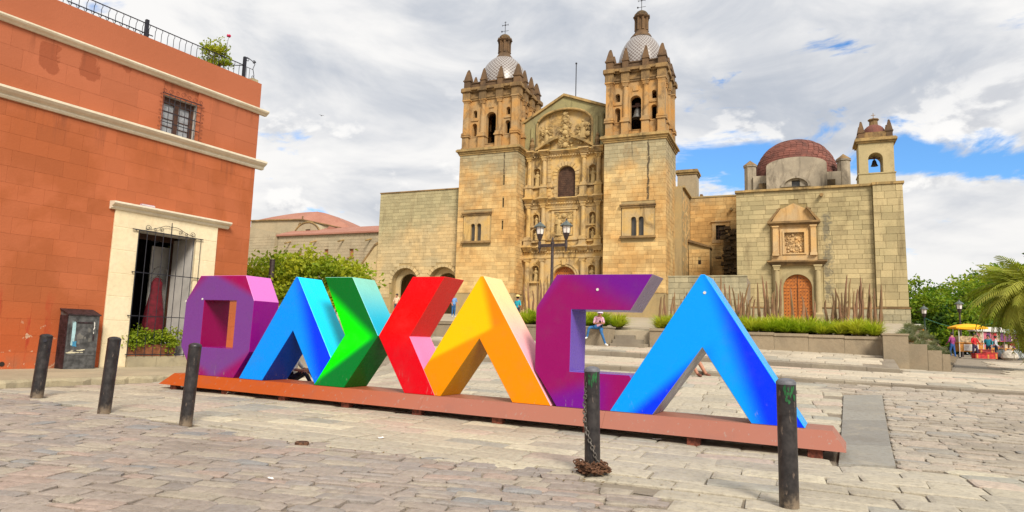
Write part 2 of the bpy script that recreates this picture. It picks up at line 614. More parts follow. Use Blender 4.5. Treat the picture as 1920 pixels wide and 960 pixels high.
M['rustchain'] = plain('rusty_chain', c(112, 78, 56, .9), .8, .35, 40, .3)
m_, t_, b_ = newmat('black_bollard_paint', .42)
O_ = t_.obj()
k1, k2 = t_.noise(O_, 9, 7, .7), t_.noise(t_.scale(O_, (1, 1, .25)), 22, 5, .7)
cc_ = t_.mix(t_.rng(k1, .4, .65), c(30, 27, 28), c(50, 45, 44))
cc_ = t_.mix(t_.rng(k2, .60, .66, 0, .8), cc_, c(120, 104, 92, .8))
zz_ = t_.n('ShaderNodeSeparateXYZ')
t_.put(zz_.inputs[0], O_)
cc_ = t_.mix(t_.math('MULTIPLY', t_.rng(zz_.outputs[2], .2, .0, 0, .9), t_.rng(k1, .35, .6)), cc_, c(140, 122, 100, .8))
t_.put(b_.inputs['Base Color'], cc_)
t_.put(b_.inputs['Roughness'], t_.rng(k1, .3, .7, .3, .6))
t_.put(b_.inputs['Normal'], t_.bump(t_.math('ADD', k1, k2), .3, .01))
M['bollard'] = m_
M['green_paint'] = plain('green_paint_splash', c(24, 104, 50, .8), .5, .2, 14)
M['grey_cap'] = plain('worn_grey_cap', c(92, 92, 98), .6, .2, 14)
M['lattice'] = plain('brown_lattice', c(92, 66, 48, .9), .8, .25, 3, bump=.4)
M['pane'] = plain('dark_window_glass', c(92, 88, 82, .7), .25, .15, 1.2)
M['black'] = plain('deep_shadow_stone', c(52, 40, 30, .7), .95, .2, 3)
M['tree_bark'] = plain('grey_bark', c(104, 84, 64, .8), .95, .2, 5, bump=.5)


def leaf(name, a, b_, cc=None):
    m, t, b = newmat(name, .6)
    r = t.n('ShaderNodeNewGeometry').outputs['Random Per Island']
    n = t.noise(t.pos(), .7, 3)
    col = t.mix(r, a, b_)
    col = t.mix(t.rng(n, .42, .62, 0, .7), col, cc or a)
    t.put(b.inputs['Base Color'], col)
    b.inputs['Specular IOR Level'].default_value = .25
    tr = t.n('ShaderNodeBsdfTranslucent')
    t.put(tr.inputs[0], t.mix(1.0, col, (1.2, 1.3, .7, 1), 'MULTIPLY'))
    mx = t.n('ShaderNodeMixShader')
    mx.inputs[0].default_value = .35
    out = m.node_tree.nodes['Material Output']
    t.t.links.new(b.outputs[0], mx.inputs[1])
    t.t.links.new(tr.outputs[0], mx.inputs[2])
    t.t.links.new(mx.outputs[0], out.inputs[0])
    return m


M['leaf_light'] = leaf('light_green_leaves', c(166, 180, 42, .75), c(126, 156, 36, .7), c(192, 190, 48, .8))
M['leaf_mid'] = leaf('mid_green_leaves', c(128, 160, 36, .75), c(86, 130, 30, .66), c(164, 178, 42, .78))
M['leaf_dark'] = leaf('dark_green_leaves', c(70, 104, 36, .7), c(48, 80, 30, .65), c(100, 134, 40, .7))
M['leaf_palm'] = leaf('palm_leaves', c(170, 174, 66, .85), c(140, 154, 52, .8), c(188, 184, 84, .88))
M['leaf_agave'] = leaf('spiky_leaves', c(172, 186, 46, .95), c(136, 164, 40, .85), c(206, 200, 76, .95))
M['leaf_grey'] = leaf('grey_green_leaves', c(150, 156, 122, .7), c(122, 134, 100, .66), c(172, 170, 136, .7))
M['stalk'] = stone('dry_stalk', c(158, 116, 86, .85), c(136, 112, 72, .85), c(92, 66, 48, .8), .3, 1.2, .5)
M['dirt_leaf'] = plain('dry_leaf', c(120, 96, 50, .8), .9, .3, 4)


def paint(name, base, layers=(), rough=.24):
    """airbrushed sign paint: each layer is (colour, (nx, nz), c, width[, (x limit, side)])"""
    m, t, b = newmat(name, rough)
    O = t.obj()
    b.inputs['Specular IOR Level'].default_value = .18
    col = base
    sx = t.n('ShaderNodeSeparateXYZ')
    t.put(sx.inputs[0], O)
    for L in layers:
        nx, nz = L[1]
        d = t.math('ADD', t.math('MULTIPLY', sx.outputs[0], nx), t.math('MULTIPLY', sx.outputs[2], nz))
        k = t.rng(d, L[2] - L[3], L[2] + L[3])
        if len(L) > 4:
            lx, sd = L[4]
            k = t.math('MULTIPLY', k, t.rng(sx.outputs[0], lx + .25 * sd, lx - .25 * sd))
        col = t.mix(k, col, L[0])
    sc = t.noise(O, 3.0, 6, .7)
    col = t.mix(t.rng(sc, .6, .85, 0, .05), col, (.35, .33, .33, 1))
    # scuffs near the foot and fine scratches
    fs = t.noise(t.scale(O, (7, 7, 2.0)), 2.2, 6, .7)
    k = t.math('MULTIPLY', t.rng(fs, .6, .68, 0, .55), t.rng(sx.outputs[2], .55, .05))
    col = t.mix(k, col, (.30, .27, .24, 1))
    gr = t.noise(O, 1.4, 5, .7)
    col = t.mix(t.rng(gr, .5, .75, 0, .14), col, (.10, .09, .09, 1))
    t.put(b.inputs['Base Color'], col)
    t.put(b.inputs['Roughness'], t.rng(sc, .3, .7, rough - .06, rough + .14))
    t.put(b.inputs['Normal'], t.bump(t.noise(O, 2.2, 4), .14, .02))
    return m

# ------------------------------------------------------------------ ground, streets, steps


def sheet(name, us, vs, zf, mat, keep=None, parent=None, skirt=None):
    """height sheet on a grid in the sign frame"""
    V, F, idx = [], [], {}
    for i, u in enumerate(us):
        for j, v in enumerate(vs):
            idx[i, j] = len(V)
            V.append(sp(u, v, zf(u, v)))
    for i in range(len(us) - 1):
        for j in range(len(vs) - 1):
            if keep and not keep((us[i] + us[i + 1]) / 2, (vs[j] + vs[j + 1]) / 2):
                continue
            F.append((idx[i, j], idx[i + 1, j], idx[i + 1, j + 1], idx[i, j + 1]))
    if skirt:
        edge = {}
        for f in F:
            for a, b in zip(f, f[1:] + f[:1]):
                if (b, a) in edge:
                    del edge[b, a]
                else:
                    edge[a, b] = 1
        for a, b in list(edge):
            k = len(V)
            V.append(V[a] - Vector((0, 0, skirt)))
            V.append(V[b] - Vector((0, 0, skirt)))
            F.append((a, k, k + 1, b))
    me = bpy.data.meshes.new(name)
    me.from_pydata(V, [], F)
    me.materials.append(mat)
    o = bpy.data.objects.new(name, me)
    COL.objects.link(o)
    if parent:
        o.parent = parent
    else:
        o['kind'] = 'structure'
    return o


def frange(a, b, st):
    n = max(1, int(round((b - a) / st)))
    return [a + (b - a) * i / n for i in range(n + 1)]


# the edge between the rough street and the flagstones (world x, y), seen from the camera side
EDGE = [(-14, 15.5), (-10.3, 13.2), (-8.25, 12.0), (-6.1, 10.4), (-4.45, 9.5), (-2.6, 8.6), (-1.3, 8.1), (.85, 7.3), (1.25, 6.5), (1.5, 5.5), (1.7, 3.5), (2.2, -4)]


def edge_y(x):
    for (x0, y0), (x1, y1) in zip(EDGE, EDGE[1:]):
        if x0 <= x <= x1:
            return y0 + (y1 - y0) * (x - x0) / (x1 - x0)
    return 99 if x < EDGE[0][0] else -99


def in_cobble(x, y):
    return y < edge_y(x)


def on_sidewalk(P, m=0.0):
    return P.dot(LV) > 15.6 - m


us = frange(-60, -26, 4) + frange(-25, 16, .5) + frange(18, 60, 6)
vs = frange(-30, 2, 4) + frange(3, 19.05, .5)
street = sheet('street', us, vs, lambda u, v: z_street(u, v) - .035, M['sand'],
               lambda u, v: True)
far = frange(-400, -70, 60) + frange(-60, 60, 8) + frange(100, 400, 60)
ground = sheet('ground', far, frange(-300, -40, 60) + frange(-30, 80, 8) + frange(120, 900, 120),
               lambda u, v: (-.9 if v < 20 else -.3) if v < 60 else .6, M['earth'])
plaza = sheet('plaza', frange(-60, -26, 6) + frange(-25, 34, 1.0) + frange(40, 160, 20), frange(19.0, 30, .5) + frange(32, 60, 4) + frange(70, 200, 26),
              lambda u, v: z_plaza(u, v) - .03, M['sand'], skirt=.9)
terrace = sheet('terrace', frange(-34, 1.5, .71), frange(23.5, 27.6, .4), lambda u, v: z_terrace(u, v) - .03, M['sand'], skirt=.6)
atrium_edge = lambda v: 1.75 + (v - 27) * .088
atrium = sheet('atrium', frange(-90, -20, 7) + frange(-19, 8, .5), frange(27.3, 70, 1.0) + [80, 95], z_atrium, M['pave_far'],
               lambda u, v: u < atrium_edge(v), skirt=1.6)
# the planted bank that falls from the atrium to the plaza on the right
bank_v = frange(28.4, 66, 1.0)
bank = sheet('planted_bank', frange(0, 1, .125), bank_v, lambda a, v: 0, M['earth'])
bm_v = []
for i in range(9):
    for v in bank_v:
        u = atrium_edge(v) - .5 + (2.0 + .045 * (v - 28)) * i / 8
        zt, zb = z_atrium(u, v) - .05, z_plaza(u, v) + .05
        k = sstep(.1, 1, i / 8)
        bm_v.append(sp(u, v, zt + (zb - zt) * k))
for vert, P in zip(bank.data.vertices, bm_v):
    vert.co = P
nb_ = len(bank_v)
mb = MB()
for i in range(8):
    p, q = bm_v[i * nb_], bm_v[(i + 1) * nb_]
    mb.add([p, q, Vector((q.x, q.y, .3)), Vector((p.x, p.y, .3))], [(0, 1, 2, 3)])
mb.build('bank_edge', M['earth'], bank, recalc=False)


def stone_mesh(mb, u, v, L, D, zf, h=.03, jit=.018, cut=.12, tilt=.006, ang=0.0, org=None):
    """one paving stone, corners clipped, a little proud and tilted, top slightly domed"""
    hl, hd = L / 2, D / 2
    k = min(hl, hd) * cut
    cs = []
    for sx_, sy_ in ((-1, -1), (1, -1), (1, 1), (-1, 1)):
        jx, jy = rnd.uniform(-jit, jit), rnd.uniform(-jit, jit)
        x, y = sx_ * hl + jx, sy_ * hd + jy
        a = (x - sx_ * k * rnd.uniform(.6, 1.7), y)
        b = (x, y - sy_ * k * rnd.uniform(.6, 1.5))
        cs += [a, b] if sx_ * sy_ < 0 else [b, a]
    tx, ty, dz = rnd.uniform(-tilt, tilt), rnd.uniform(-tilt, tilt), rnd.uniform(-.35, .35) * h
    ca, sa = math.cos(ang), math.sin(ang)

    def P(x, y, z):
        x, y = x * ca - y * sa, x * sa + y * ca
        return sp(u + x, v + y, zf(u + x, v + y) + z) - (org or Vector())
    vs = [P(x, y, -.06) for x, y in cs]
    vs += [P(x, y, dz + tx * x / hl + ty * y / hd - .010) for x, y in cs]
    q = 1 - min(.03 / min(hl, hd), .3)
    vs += [P(x * q, y * q, dz + tx * x / hl + ty * y / hd) for x, y in cs]
    vs.append(P(0, 0, dz + .004))
    fs = []
    for i in range(8):
        j = (i + 1) % 8
        fs += [(i, j, j + 8, i + 8), (i + 8, j + 8, j + 16, i + 16), (i + 16, j + 16, 24)]
    mb.add(vs, fs)


def view_ok(P, m=1.45):
    d = P - CAM
    z = d.dot(Fv)
    if z < 2.5:
        return False
    return abs(d.dot(Rv) / z) < .768 * m + .6 / z and -.384 * m - .5 / z < d.dot(Uv) / z < .5


def pave(parent, name, mat, u0, u1, v0, v1, hv, lens, zf, keep, nmax, gap=.025, jit=.018, cut=.15, h=.03, tilt=.006, ang=0.0, pivot=None, wob=0.0, xmin=None, xmax=None):
    lst = []
    v = v0
    while v < v1:
        D = rnd.uniform(*hv)
        u = u0 - rnd.uniform(0, lens[1])
        while u < u1:
            L0 = L = rnd.uniform(*lens)
            uc, vc = u + L / 2, v + D / 2
            if wob:
                vc += wob * math.sin(uc * .9 + v * .3)
            if pivot:
                dx, dy = uc - pivot[0], vc - pivot[1]
                uc = pivot[0] + dx * math.cos(ang) - dy * math.sin(ang)
                vc = pivot[1] + dx * math.sin(ang) + dy * math.cos(ang)
            P = sp(uc, vc, zf(uc, vc))
            if xmax and uc < xmax(vc) < uc + L / 2 + .01:
                cut_ = uc + L / 2 - xmax(vc) + .012
                uc, L = uc - cut_ / 2, L - cut_
                u -= 0
            if xmin and uc - L / 2 - .01 < xmin(vc) < uc + L / 2:
                cut_ = xmin(vc) - (uc - L / 2) + .012
                uc, L = uc + cut_ / 2, L - cut_
            P = sp(uc, vc, zf(uc, vc))
            if L > .06 and keep(P, uc, vc) and view_ok(P):
                lst.append(((P - CAM).length_squared / (L * D), uc, vc, L - gap, D - gap, P))
            u += L0
        v += D
    lst.sort(key=lambda q: q[0])
    rest = MB()
    for i, (_, uc, vc, L, D, P) in enumerate(lst):
        mb = rest if i >= nmax else MB()
        stone_mesh(mb, uc, vc, L, D, zf, h, jit, cut, tilt, ang, P if i < nmax else None)
        if i < nmax:
            mb.build(name, mat, parent, P, recalc=False)
    if len(lst) > nmax:
        rest.build(name, mat, parent, kind='stuff', recalc=False)
    return len(lst)


# grey slab strip right of the sign
STRIP = [su(Vector(p)) for p in ((4.22, 8.7, 0), (4.86, 8.55, 0), (8.45, 15.3, 0), (7.68, 15.5, 0))]


def strip_x(x, y):
    return (4.22 + (7.68 - 4.22) * (y - 8.7) / 6.8, 4.86 + (8.45 - 4.86) * (y - 8.55) / 6.75)


def _line_u(p, q, v):
    t = (v - p[1]) / (q[1] - p[1])
    return p[0] + (q[0] - p[0]) * t


def strip_umax(v):
    return _line_u(STRIP[0], STRIP[3], v) if v > STRIP[0][1] - .2 else 99


def strip_umin(v):
    return _line_u(STRIP[1], STRIP[2], v)


def strip_umin2(v):
    return strip_umin(v) if v < 17.4 else -99


def near_strip(P, m=.12):
    if not 8.45 < P.y < 15.6:
        return False
    a, b = strip_x(P.x, P.y)
    return a - m < P.x < b + m


nc = pave(street, 'cobble', M['cobble'], -16, 6, -1, 14, (.12, .29), (.18, .56), z_street,
          lambda P, u, v: in_cobble(P.x, P.y) and not on_sidewalk(P, .1), 300, .012, .03, .2, .018, .0045, math.radians(15), (-4, 7), .05)
pavement = sheet('pavement', frange(-26, 16, .5), frange(-4, 19.0, .5), lambda u, v: z_street(u, v) - .028, M['sand'],
                 lambda u, v: not in_cobble(*sp(u, v).xy))
nf = pave(pavement, 'flagstone', M['flag'], -18, 4.5, 2, 19, (.36, .50), (.5, .95), z_street,
          lambda P, u, v: not in_cobble(P.x, P.y) and not on_sidewalk(P, .3) and v < 18.85 and u < strip_umax(v) and not (v > 17.4 and u > -.5), 300,
          .013, .016, .10, .022, .005, math.radians(4), (-4, 10), xmax=strip_umax)
nr = pave(street, 'rough_paver', M['rough'], -4, 15, 3, 18.97, (.15, .26), (.26, .66), z_street,
          lambda P, u, v: not in_cobble(P.x, P.y) and v < 18.9 and P.y > 8.4 and u > (strip_umin(v) if v < 17.4 else -.5), 300,
          .016, .026, .2, .03, .008, xmin=strip_umin2)
nfr = pave(pavement, 'flagstone', M['flag'], -2, 13, 2, 12, (.3, .42), (.5, 1.0), z_street,
           lambda P, u, v: not in_cobble(P.x, P.y) and P.y <= 8.55 and P.x > 1.5 and u > strip_umax(v) and v > 0, 60, .014, .018, .12, .024, .005, math.radians(12), (0, 8))
for y0, y1 in ((8.62, 10.3), (10.32, 12.6), (12.62, 15.35)):
    a0, b0 = strip_x(0, y0)
    a1, b1 = strip_x(0, y1)
    q = [su(Vector((x, y, 0))) for x, y in ((a0, y0), (b0, y0), (b1, y1), (a1, y1))]
    cu, cv = sum(p[0] for p in q) / 4, sum(p[1] for p in q) / 4
    org = sp(cu, cv, z_street(cu, cv))
    mb = MB()
    top = [sp(u, v, z_street(u, v) + .006) - org for u, v in q]
    low = [p - Vector((0, 0, .08)) for p in top]
    mb.add(top + low, [(0, 1, 2, 3), (4, 5, 1, 0), (5, 6, 2, 1), (6, 7, 3, 2), (7, 4, 0, 3)])
    mb.build('slab', M['slab'], pavement, org)

# kerb of the plaza and the two long steps: every stone its own block


def kerb_run(parent, name, mat, u0, u1, v, zt, zb, depth, lens):
    u = u0
    while u < u1 - .05:
        L = min(rnd.uniform(*lens), u1 - u)
        um = u + L / 2
        org = sp(um, v, zt(um, v))
        mb = MB()
        dz = rnd.uniform(-.008, .006)
        dv = rnd.uniform(-.012, .012)
        pr = [(-.0 + dv, zb(um, v - .05) - zt(um, v) - .08), (dv, -.018 + dz), (dv + .02, dz), (depth, dz + .002), (depth, -.35)]
        sl = (zt(u + L, v) - zt(u, v)) / L
        vs = []
        for x in (-L / 2 + .006, L / 2 - .006):
            for y, z in pr:
                vs.append(SU * x + SV * y + Vector((0, 0, z + sl * x)))
        n = len(pr)
        fs = [(i, i + 1, n + i + 1, n + i) for i in range(n - 1)] + [tuple(range(n)), tuple(range(n, 2 * n))]
        mb.add(vs, fs)
        mb.build(name, mat, parent, org)
        u += L


kerb_run(plaza, 'kerb_stone', M['step'], -20, 14, 18.98, z_plaza, z_street, .38, (.9, 1.5))
kerb_run(terrace, 'step_stone', M['step'], -20, 1.5, 23.48, z_terrace, z_plaza, .42, (1.0, 1.7))
npz = pave(plaza, 'paver', M['plaza'], -16, 22, 19.42, 48, (.55, .62), (.85, 1.15), z_plaza,
           lambda P, u, v: (v < 23.2 if u < 1.75 else True) and not (v > 26.2 and u < 5.2 + (v - 27) * .11), 300, .02, .004, .06, .02, .003)
ntr = pave(terrace, 'paver', M['plaza'], -16, 1.6, 23.95, 26.7, (.5, .6), (.8, 1.1), z_terrace,
           lambda P, u, v: u < 1.0, 150, .02, .004, .06, .02, .003)

# sidewalk along the orange building
sidewalk = MB()
S0, S1 = -2.0, 18.0
Zw = .415
for i in range(20):
    a, b = S0 + (S1 - S0) * i / 20, S0 + (S1 - S0) * (i + 1) / 20
    vs = [LU * a + LV * 15.85 + Vector((0, 0, Zw - .015)), LU * b + LV * 15.85 + Vector((0, 0, Zw - .015)),
          LU * b + LV * 19.6 + Vector((0, 0, Zw)), LU * a + LV * 19.6 + Vector((0, 0, Zw))]
    sidewalk.add(vs, [(0, 1, 2, 3)])
sidewalk = sidewalk.build('sidewalk', M['sidewalk'], kind='structure', recalc=False)
s = S0
while s < S1:
    L = rnd.uniform(1.4, 3.0)
    org = LU * (s + L / 2) + LV * 15.6 + Vector((0, 0, Zw - .015))
    mb = MB()
    mb.M = Matrix.Rotation(math.radians(90) - AL, 4, 'Z')
    n = 14
    oy, oz = [rnd.uniform(-.02, .07) for _ in range(n + 1)], [rnd.uniform(-.05, .002) for _ in range(n + 1)]
    for k in range(n):        # broken front edge
        x0, x1 = -L / 2 + .003 + (L - .006) * k / n, -L / 2 + .003 + (L - .006) * (k + 1) / n
        mb.add([(x0, oy[k] - .02, -.5), (x1, oy[k + 1] - .02, -.5), (x1, oy[k + 1], oz[k + 1] - .03), (x0, oy[k], oz[k] - .03), (x1, .09, .004), (x0, .09, .004), (x1, .27, .006), (x0, .27, .006)],
               [(0, 1, 2, 3), (3, 2, 4, 5), (5, 4, 6, 7)])
    mb.build('kerb_stone', M['kerb'], sidewalk, org, recalc=False)
    s += L

# low walls, planter, pier and stairs on the terrace
wall_t = thing('low_wall', 'pale concrete block wall beside the short stairs, seat of the man in jeans', 'wall', sp(-9.9, 26.4, 1.3), -TS)


def uv_box(root_u, root_v, root_z, u0, u1, v0, v1, z0, z1, mb, **k):
    mb.box(u0 - root_u, u1 - root_u, v0 - root_v, v1 - root_v, z0 - root_z, z1 - root_z, **k)


for k in range(3):
    mb = MB()
    uv_box(-9.9, 26.4, 1.3, -11.5 + .97 * k + .006, -11.5 + .97 * (k + 1) - .006, 26.2, 27.1, .9, 2.12, mb)
    mb.build('wall_panel', M['planter'], wall_t)
mb = MB()
uv_box(-9.9, 26.4, 1.3, -11.54, -8.56, 26.17, 27.13, 2.12, 2.18, mb)
mb.build('coping', M['step'], wall_t)
stair = thing('stairs', 'four pale stone steps up to the church atrium beside the low wall', 'stairs', sp(-7.9, 27.2, 1.4), -TS)
for k, ur in enumerate((-7.15, -7.4, -7.75, -8.1)):
    mb = MB()
    uv_box(-7.9, 27.2, 1.4, -8.55, ur, 26.3 + .34 * k, 28.2, 1.35 + .165 * k, 1.35 + .165 * (k + 1) + .004 * k, mb)
    mb.build('stair_step', M['step'], stair)


def planter(label, u0, u1, zt0, zt1, pier):
    t = thing('planter_wall', label, 'planter', sp(u0, 27, 1.4), -TS)
    n = max(2, int((u1 - u0) / 1.05))
    for k in range(n):
        a, b = u0 + (u1 - u0) * k / n, u0 + (u1 - u0) * (k + 1) / n
        zm = zt0 + (zt1 - zt0) * (k + .5) / n
        mb = MB()
        uv_box(u0, 27, 1.4, a + .004, b - .004, 27 + rnd.uniform(-.01, .01), 27.3, .9, zm - .1, mb)
        mb.build('wall_panel', M['planter'], t)
        mb = MB()
        uv_box(u0, 27, 1.4, a + .003, b - .003, 26.96, 27.36, zm - .1, zm + rnd.uniform(-.004, .004), mb)
        mb.build('coping', M['planter'], t)
    if pier:
        mb = MB()
        uv_box(u0, 27, 1.4, *pier, .9, 2.06, mb)
        mb.build('pier', M['planter'], t)
        mb = MB()
        uv_box(u0, 27, 1.4, pier[0] - .03, pier[1] + .03, pier[2] - .03, pier[3] + .03, 2.06, 2.12, mb)
        mb.build('coping', M['planter'], t)
    return t


planter('long concrete planter wall below the row of spiky plants, ending in a square pier', -7.1, 1.2, 2.17, 2.0, (1.2, 1.95, 26.3, 28.0))
planter('concrete planter wall left of the low seat wall, behind the letters', -22.0, -11.6, 2.32, 2.22, None)
# soil in the planters
soil = sheet('planter_soil', frange(-22, 1.9, .8), frange(27.28, 29.6, .6), lambda u, v: 2.0 - .015 * u + .045 * (v - 27), M['earth'],
             lambda u, v: not (-8.6 < u < -7.1 and v < 29))
stepw = thing('stepped_wall', 'stepped concrete wall descending right from the planter pier', 'wall', sp(1.97, 27.6, 1.2), -TS)
for a, b, zt in ((1.97, 2.58, 1.79), (2.59, 3.0, 1.59), (3.01, 3.24, 1.47)):
    mb = MB()
    uv_box(1.97, 27.6, 1.2, a, b, 27.3, 29.2, .5, zt, mb)
    mb.build('wall_panel', M['planter'], stepw)

# ------------------------------------------------------------------ the letter sign
SLOPE = -.0105
sign = thing('letter_sign', 'giant colourful letters spelling OAXACA on a long brown metal plinth', 'sign', sp(-13.1, 10.0, .575))
sign.matrix_world = Matrix.Translation(sp(-13.1, 10.0, .575)) @ Matrix.Rotation(-TS, 4, 'Z') @ Matrix.Rotation(-SLOPE, 4, 'Y')
D = .68
P1 = {}
P1['o'] = paint('letter_purple', c(112, 62, 138), [
    (c(150, 12, 84), (.36, .93), 2.36, .10), (c(142, 20, 92), (-.64, .77), 1.22, .16), (c(138, 22, 96), (-.35, -.94), -.42, .10, (1.0, 1)),
    (c(138, 18, 96), (.5, -.86), .62, .12)])
P1['o_top'] = paint('letter_mauve', c(206, 112, 186))
P1['o_side'] = paint('letter_plum', c(132, 8, 116))
P1['o_in'] = paint('letter_magenta_inside', c(136, 2, 76))
P1['a1'] = paint('letter_azure', c(0, 140, 255), [(c(0, 56, 250), (.946, .324), 3.80, .22)])
P1['a1_side'] = paint('letter_cyan', c(0, 208, 255))
P1['a1_in'] = paint('letter_navy_inside', c(0, 66, 176))
P1['x1'] = paint('letter_green', c(0, 104, 36), [(c(0, 250, 0), (-.593, -.805), -3.90, .13), (c(0, 116, 44), (.565, -.825), 2.19, .07)])
P1['x1_top'] = paint('letter_teal', c(0, 172, 204), [(c(128, 196, 178), (0, 1), 1.65, .45)])
P1['x1_side'] = paint('letter_forest', c(6, 112, 30))
P1['x2'] = paint('letter_red', c(238, 0, 0), [(c(204, 0, 18), (-.2, .98), .62, .7), (c(206, 0, 22), (.1, -.99), -.35, .3)])
P1['x2_side'] = paint('letter_scarlet', c(212, 40, 36))
P1['x2_pink'] = paint('letter_pink', c(250, 128, 176))
P1['a2'] = paint('letter_yellow', c(255, 186, 0), [(c(244, 128, 0), (.96, .27), 7.78, .10), (c(240, 134, 0), (.435, -.9), 2.30, .05)])
P1['a2_side'] = paint('letter_peach', c(246, 168, 186), [(c(255, 202, 140), (0, 1), 1.25, .6)])
P1['a2_in'] = paint('letter_olive_inside', c(196, 142, 0))
P1['c'] = paint('letter_wine', c(138, 10, 92), [
    (c(106, 16, 134), (.45, .89), 6.02, .26), (c(118, 38, 146), (-.8, .6), -5.9, .16), (c(110, 16, 138), (.35, -.94), 2.95, .16, (9.75, 1))])
P1['c_end'] = paint('letter_grey_mauve', c(136, 112, 130))
P1['c_in'] = paint('letter_violet_inside', c(104, 76, 168))
P1['a3'] = paint('letter_blue', c(0, 146, 255), [(c(0, 48, 255), (.951, .31), 11.42, .17), (c(0, 50, 252), (.67, -.74), 6.84, .10, (11.25, 1))])
P1['a3_side'] = paint('letter_sky_blue', c(0, 160, 250))
P1['a3_in'] = paint('letter_grey_inside', c(128, 132, 152))
P1['plinth'] = paint('plinth_brown', c(190, 88, 34, .75), [(c(180, 118, 100, .72), (1, 0), 5.2, 2.6)], .4)


def letter(label, loops, y0, mats, sides, holes=(), hs=None):
    mb = MB()
    for i, l in enumerate(loops):
        mb.prism(l, y0, y0 + D, holes=holes, mi=sides[i][0], side=sides[i][1], hside=hs)
    o = mb.build('letter', mats, sign, label=label)
    bv = o.modifiers.new('edge', 'BEVEL')
    bv.width = .006
    bv.segments = 1
    return o


letter('purple letter O', [[(.5, 0), (1.75, 0), (2.15, .55), (2.17, 1.6), (1.87, 2.13), (.5, 2.13), (.1, 1.58), (.08, .58)]], .003,
       [P1['o'], P1['o_top'], P1['o_side'], P1['o_in']], [(0, [2, 2, 2, 1, 1, 2, 2, 2])], holes=[rect(.68, 1.66, .59, 1.6)], hs=[2, 3, 3, 3])
Aloop = lambda x: [(x - 1.38, 0), (x - .72, 0), (x, 1.02), (x + .67, 0), (x + 1.36, 0), (x + .03, 2.09), (x - .03, 2.09)]
letter('light blue letter A beside the O', [Aloop(3.3)], .0, [P1['a1'], P1['a1_side'], P1['a1_in']], [(0, [2, 2, 2, 2, 1, 1, 1])])
letter('letter X of a green and a red half', [[(3.94, 0), (4.68, 0), (5.40, .99), (4.71, 2.08), (4.03, 2.08), (4.62, .98)],
                                             [(6.05, 0), (6.70, 0), (6.10, 1.0), (6.78, 2.08), (6.09, 2.08), (5.41, .99)]], -.003,
       [P1['x1'], P1['x1_top'], P1['x1_side'], P1['x2'], P1['x2_side'], P1['x2_pink']],
       [(0, [2, 2, 1, 1, 2, 2]), (3, [4, 5, 4, 4, 4, 4])])
letter('yellow letter A in the middle', [Aloop(7.53)], .0, [P1['a2'], P1['a2_side'], P1['a2_in']], [(0, [2, 2, 2, 2, 1, 1, 1])])
letter('purple letter C', [[(8.98, 0), (10.5, 0), (10.16, .56), (9.19, .56), (9.19, 1.54), (10.16, 1.54), (10.5, 2.10), (8.92, 2.10), (8.57, 1.56), (8.58, .56)]], .003,
       [P1['c'], P1['c_end'], P1['c_in']], [(0, [1, 2, 2, 2, 2, 1, 1, 0, 0, 0])])
letter('bright blue letter A at the right end', [Aloop(11.24)], .0, [P1['a3'], P1['a3_side'], P1['a3_in']], [(0, [2, 2, 2, 2, 1, 1, 1])])
for x, z in ((.1, 1.57), (.62, 1.62), (11.27, 1.82), (9.62, 1.86)):
    mb = MB()
    mb.tube([(x, .004, z), (x, -.008, z)], .022, 10)
    mb.build('white_stud', M['white_paint'], sign)
# plinth: long box with splayed sides
mb = MB()
for a, b in ((-.02, 3.2), (3.2, 6.5), (6.5, 9.8), (9.8, 12.93)):
    l0, l1 = (-.24 if a < 0 else 0), (.16 if b > 12.9 else 0)
    e = .0015
    vs = [(a + l0 + e, -.2, -.24), (b + l1 - e, -.2, -.24), (b + l1 - e, D + .2, -.24), (a + l0 + e, D + .2, -.24),
          (a + e, -.02, -.002), (b - e, -.02, -.002), (b - e, D + .02, -.002), (a + e, D + .02, -.002)]
    mb.add(vs, [(3, 2, 1, 0), (4, 5, 6, 7), (0, 1, 5, 4), (1, 2, 6, 5), (2, 3, 7, 6), (3, 0, 4, 7)])
pl = mb.build('plinth', P1['plinth'], sign)
for i in range(9):
    x = .12 + 12.6 * i / 8
    for y in (-.08, D + .02):
        mb = MB()
        u_, v_ = -13.1 + x, 10 + y
        zg = z_street(u_, v_) - (.575 + SLOPE * x)
        mb.box(x - .09, x + .09, y - .05, y + .07, zg - .02, -.236)
        mb.build('foot', M['rust_iron'], pl)

# ------------------------------------------------------------------ bollards and the chain


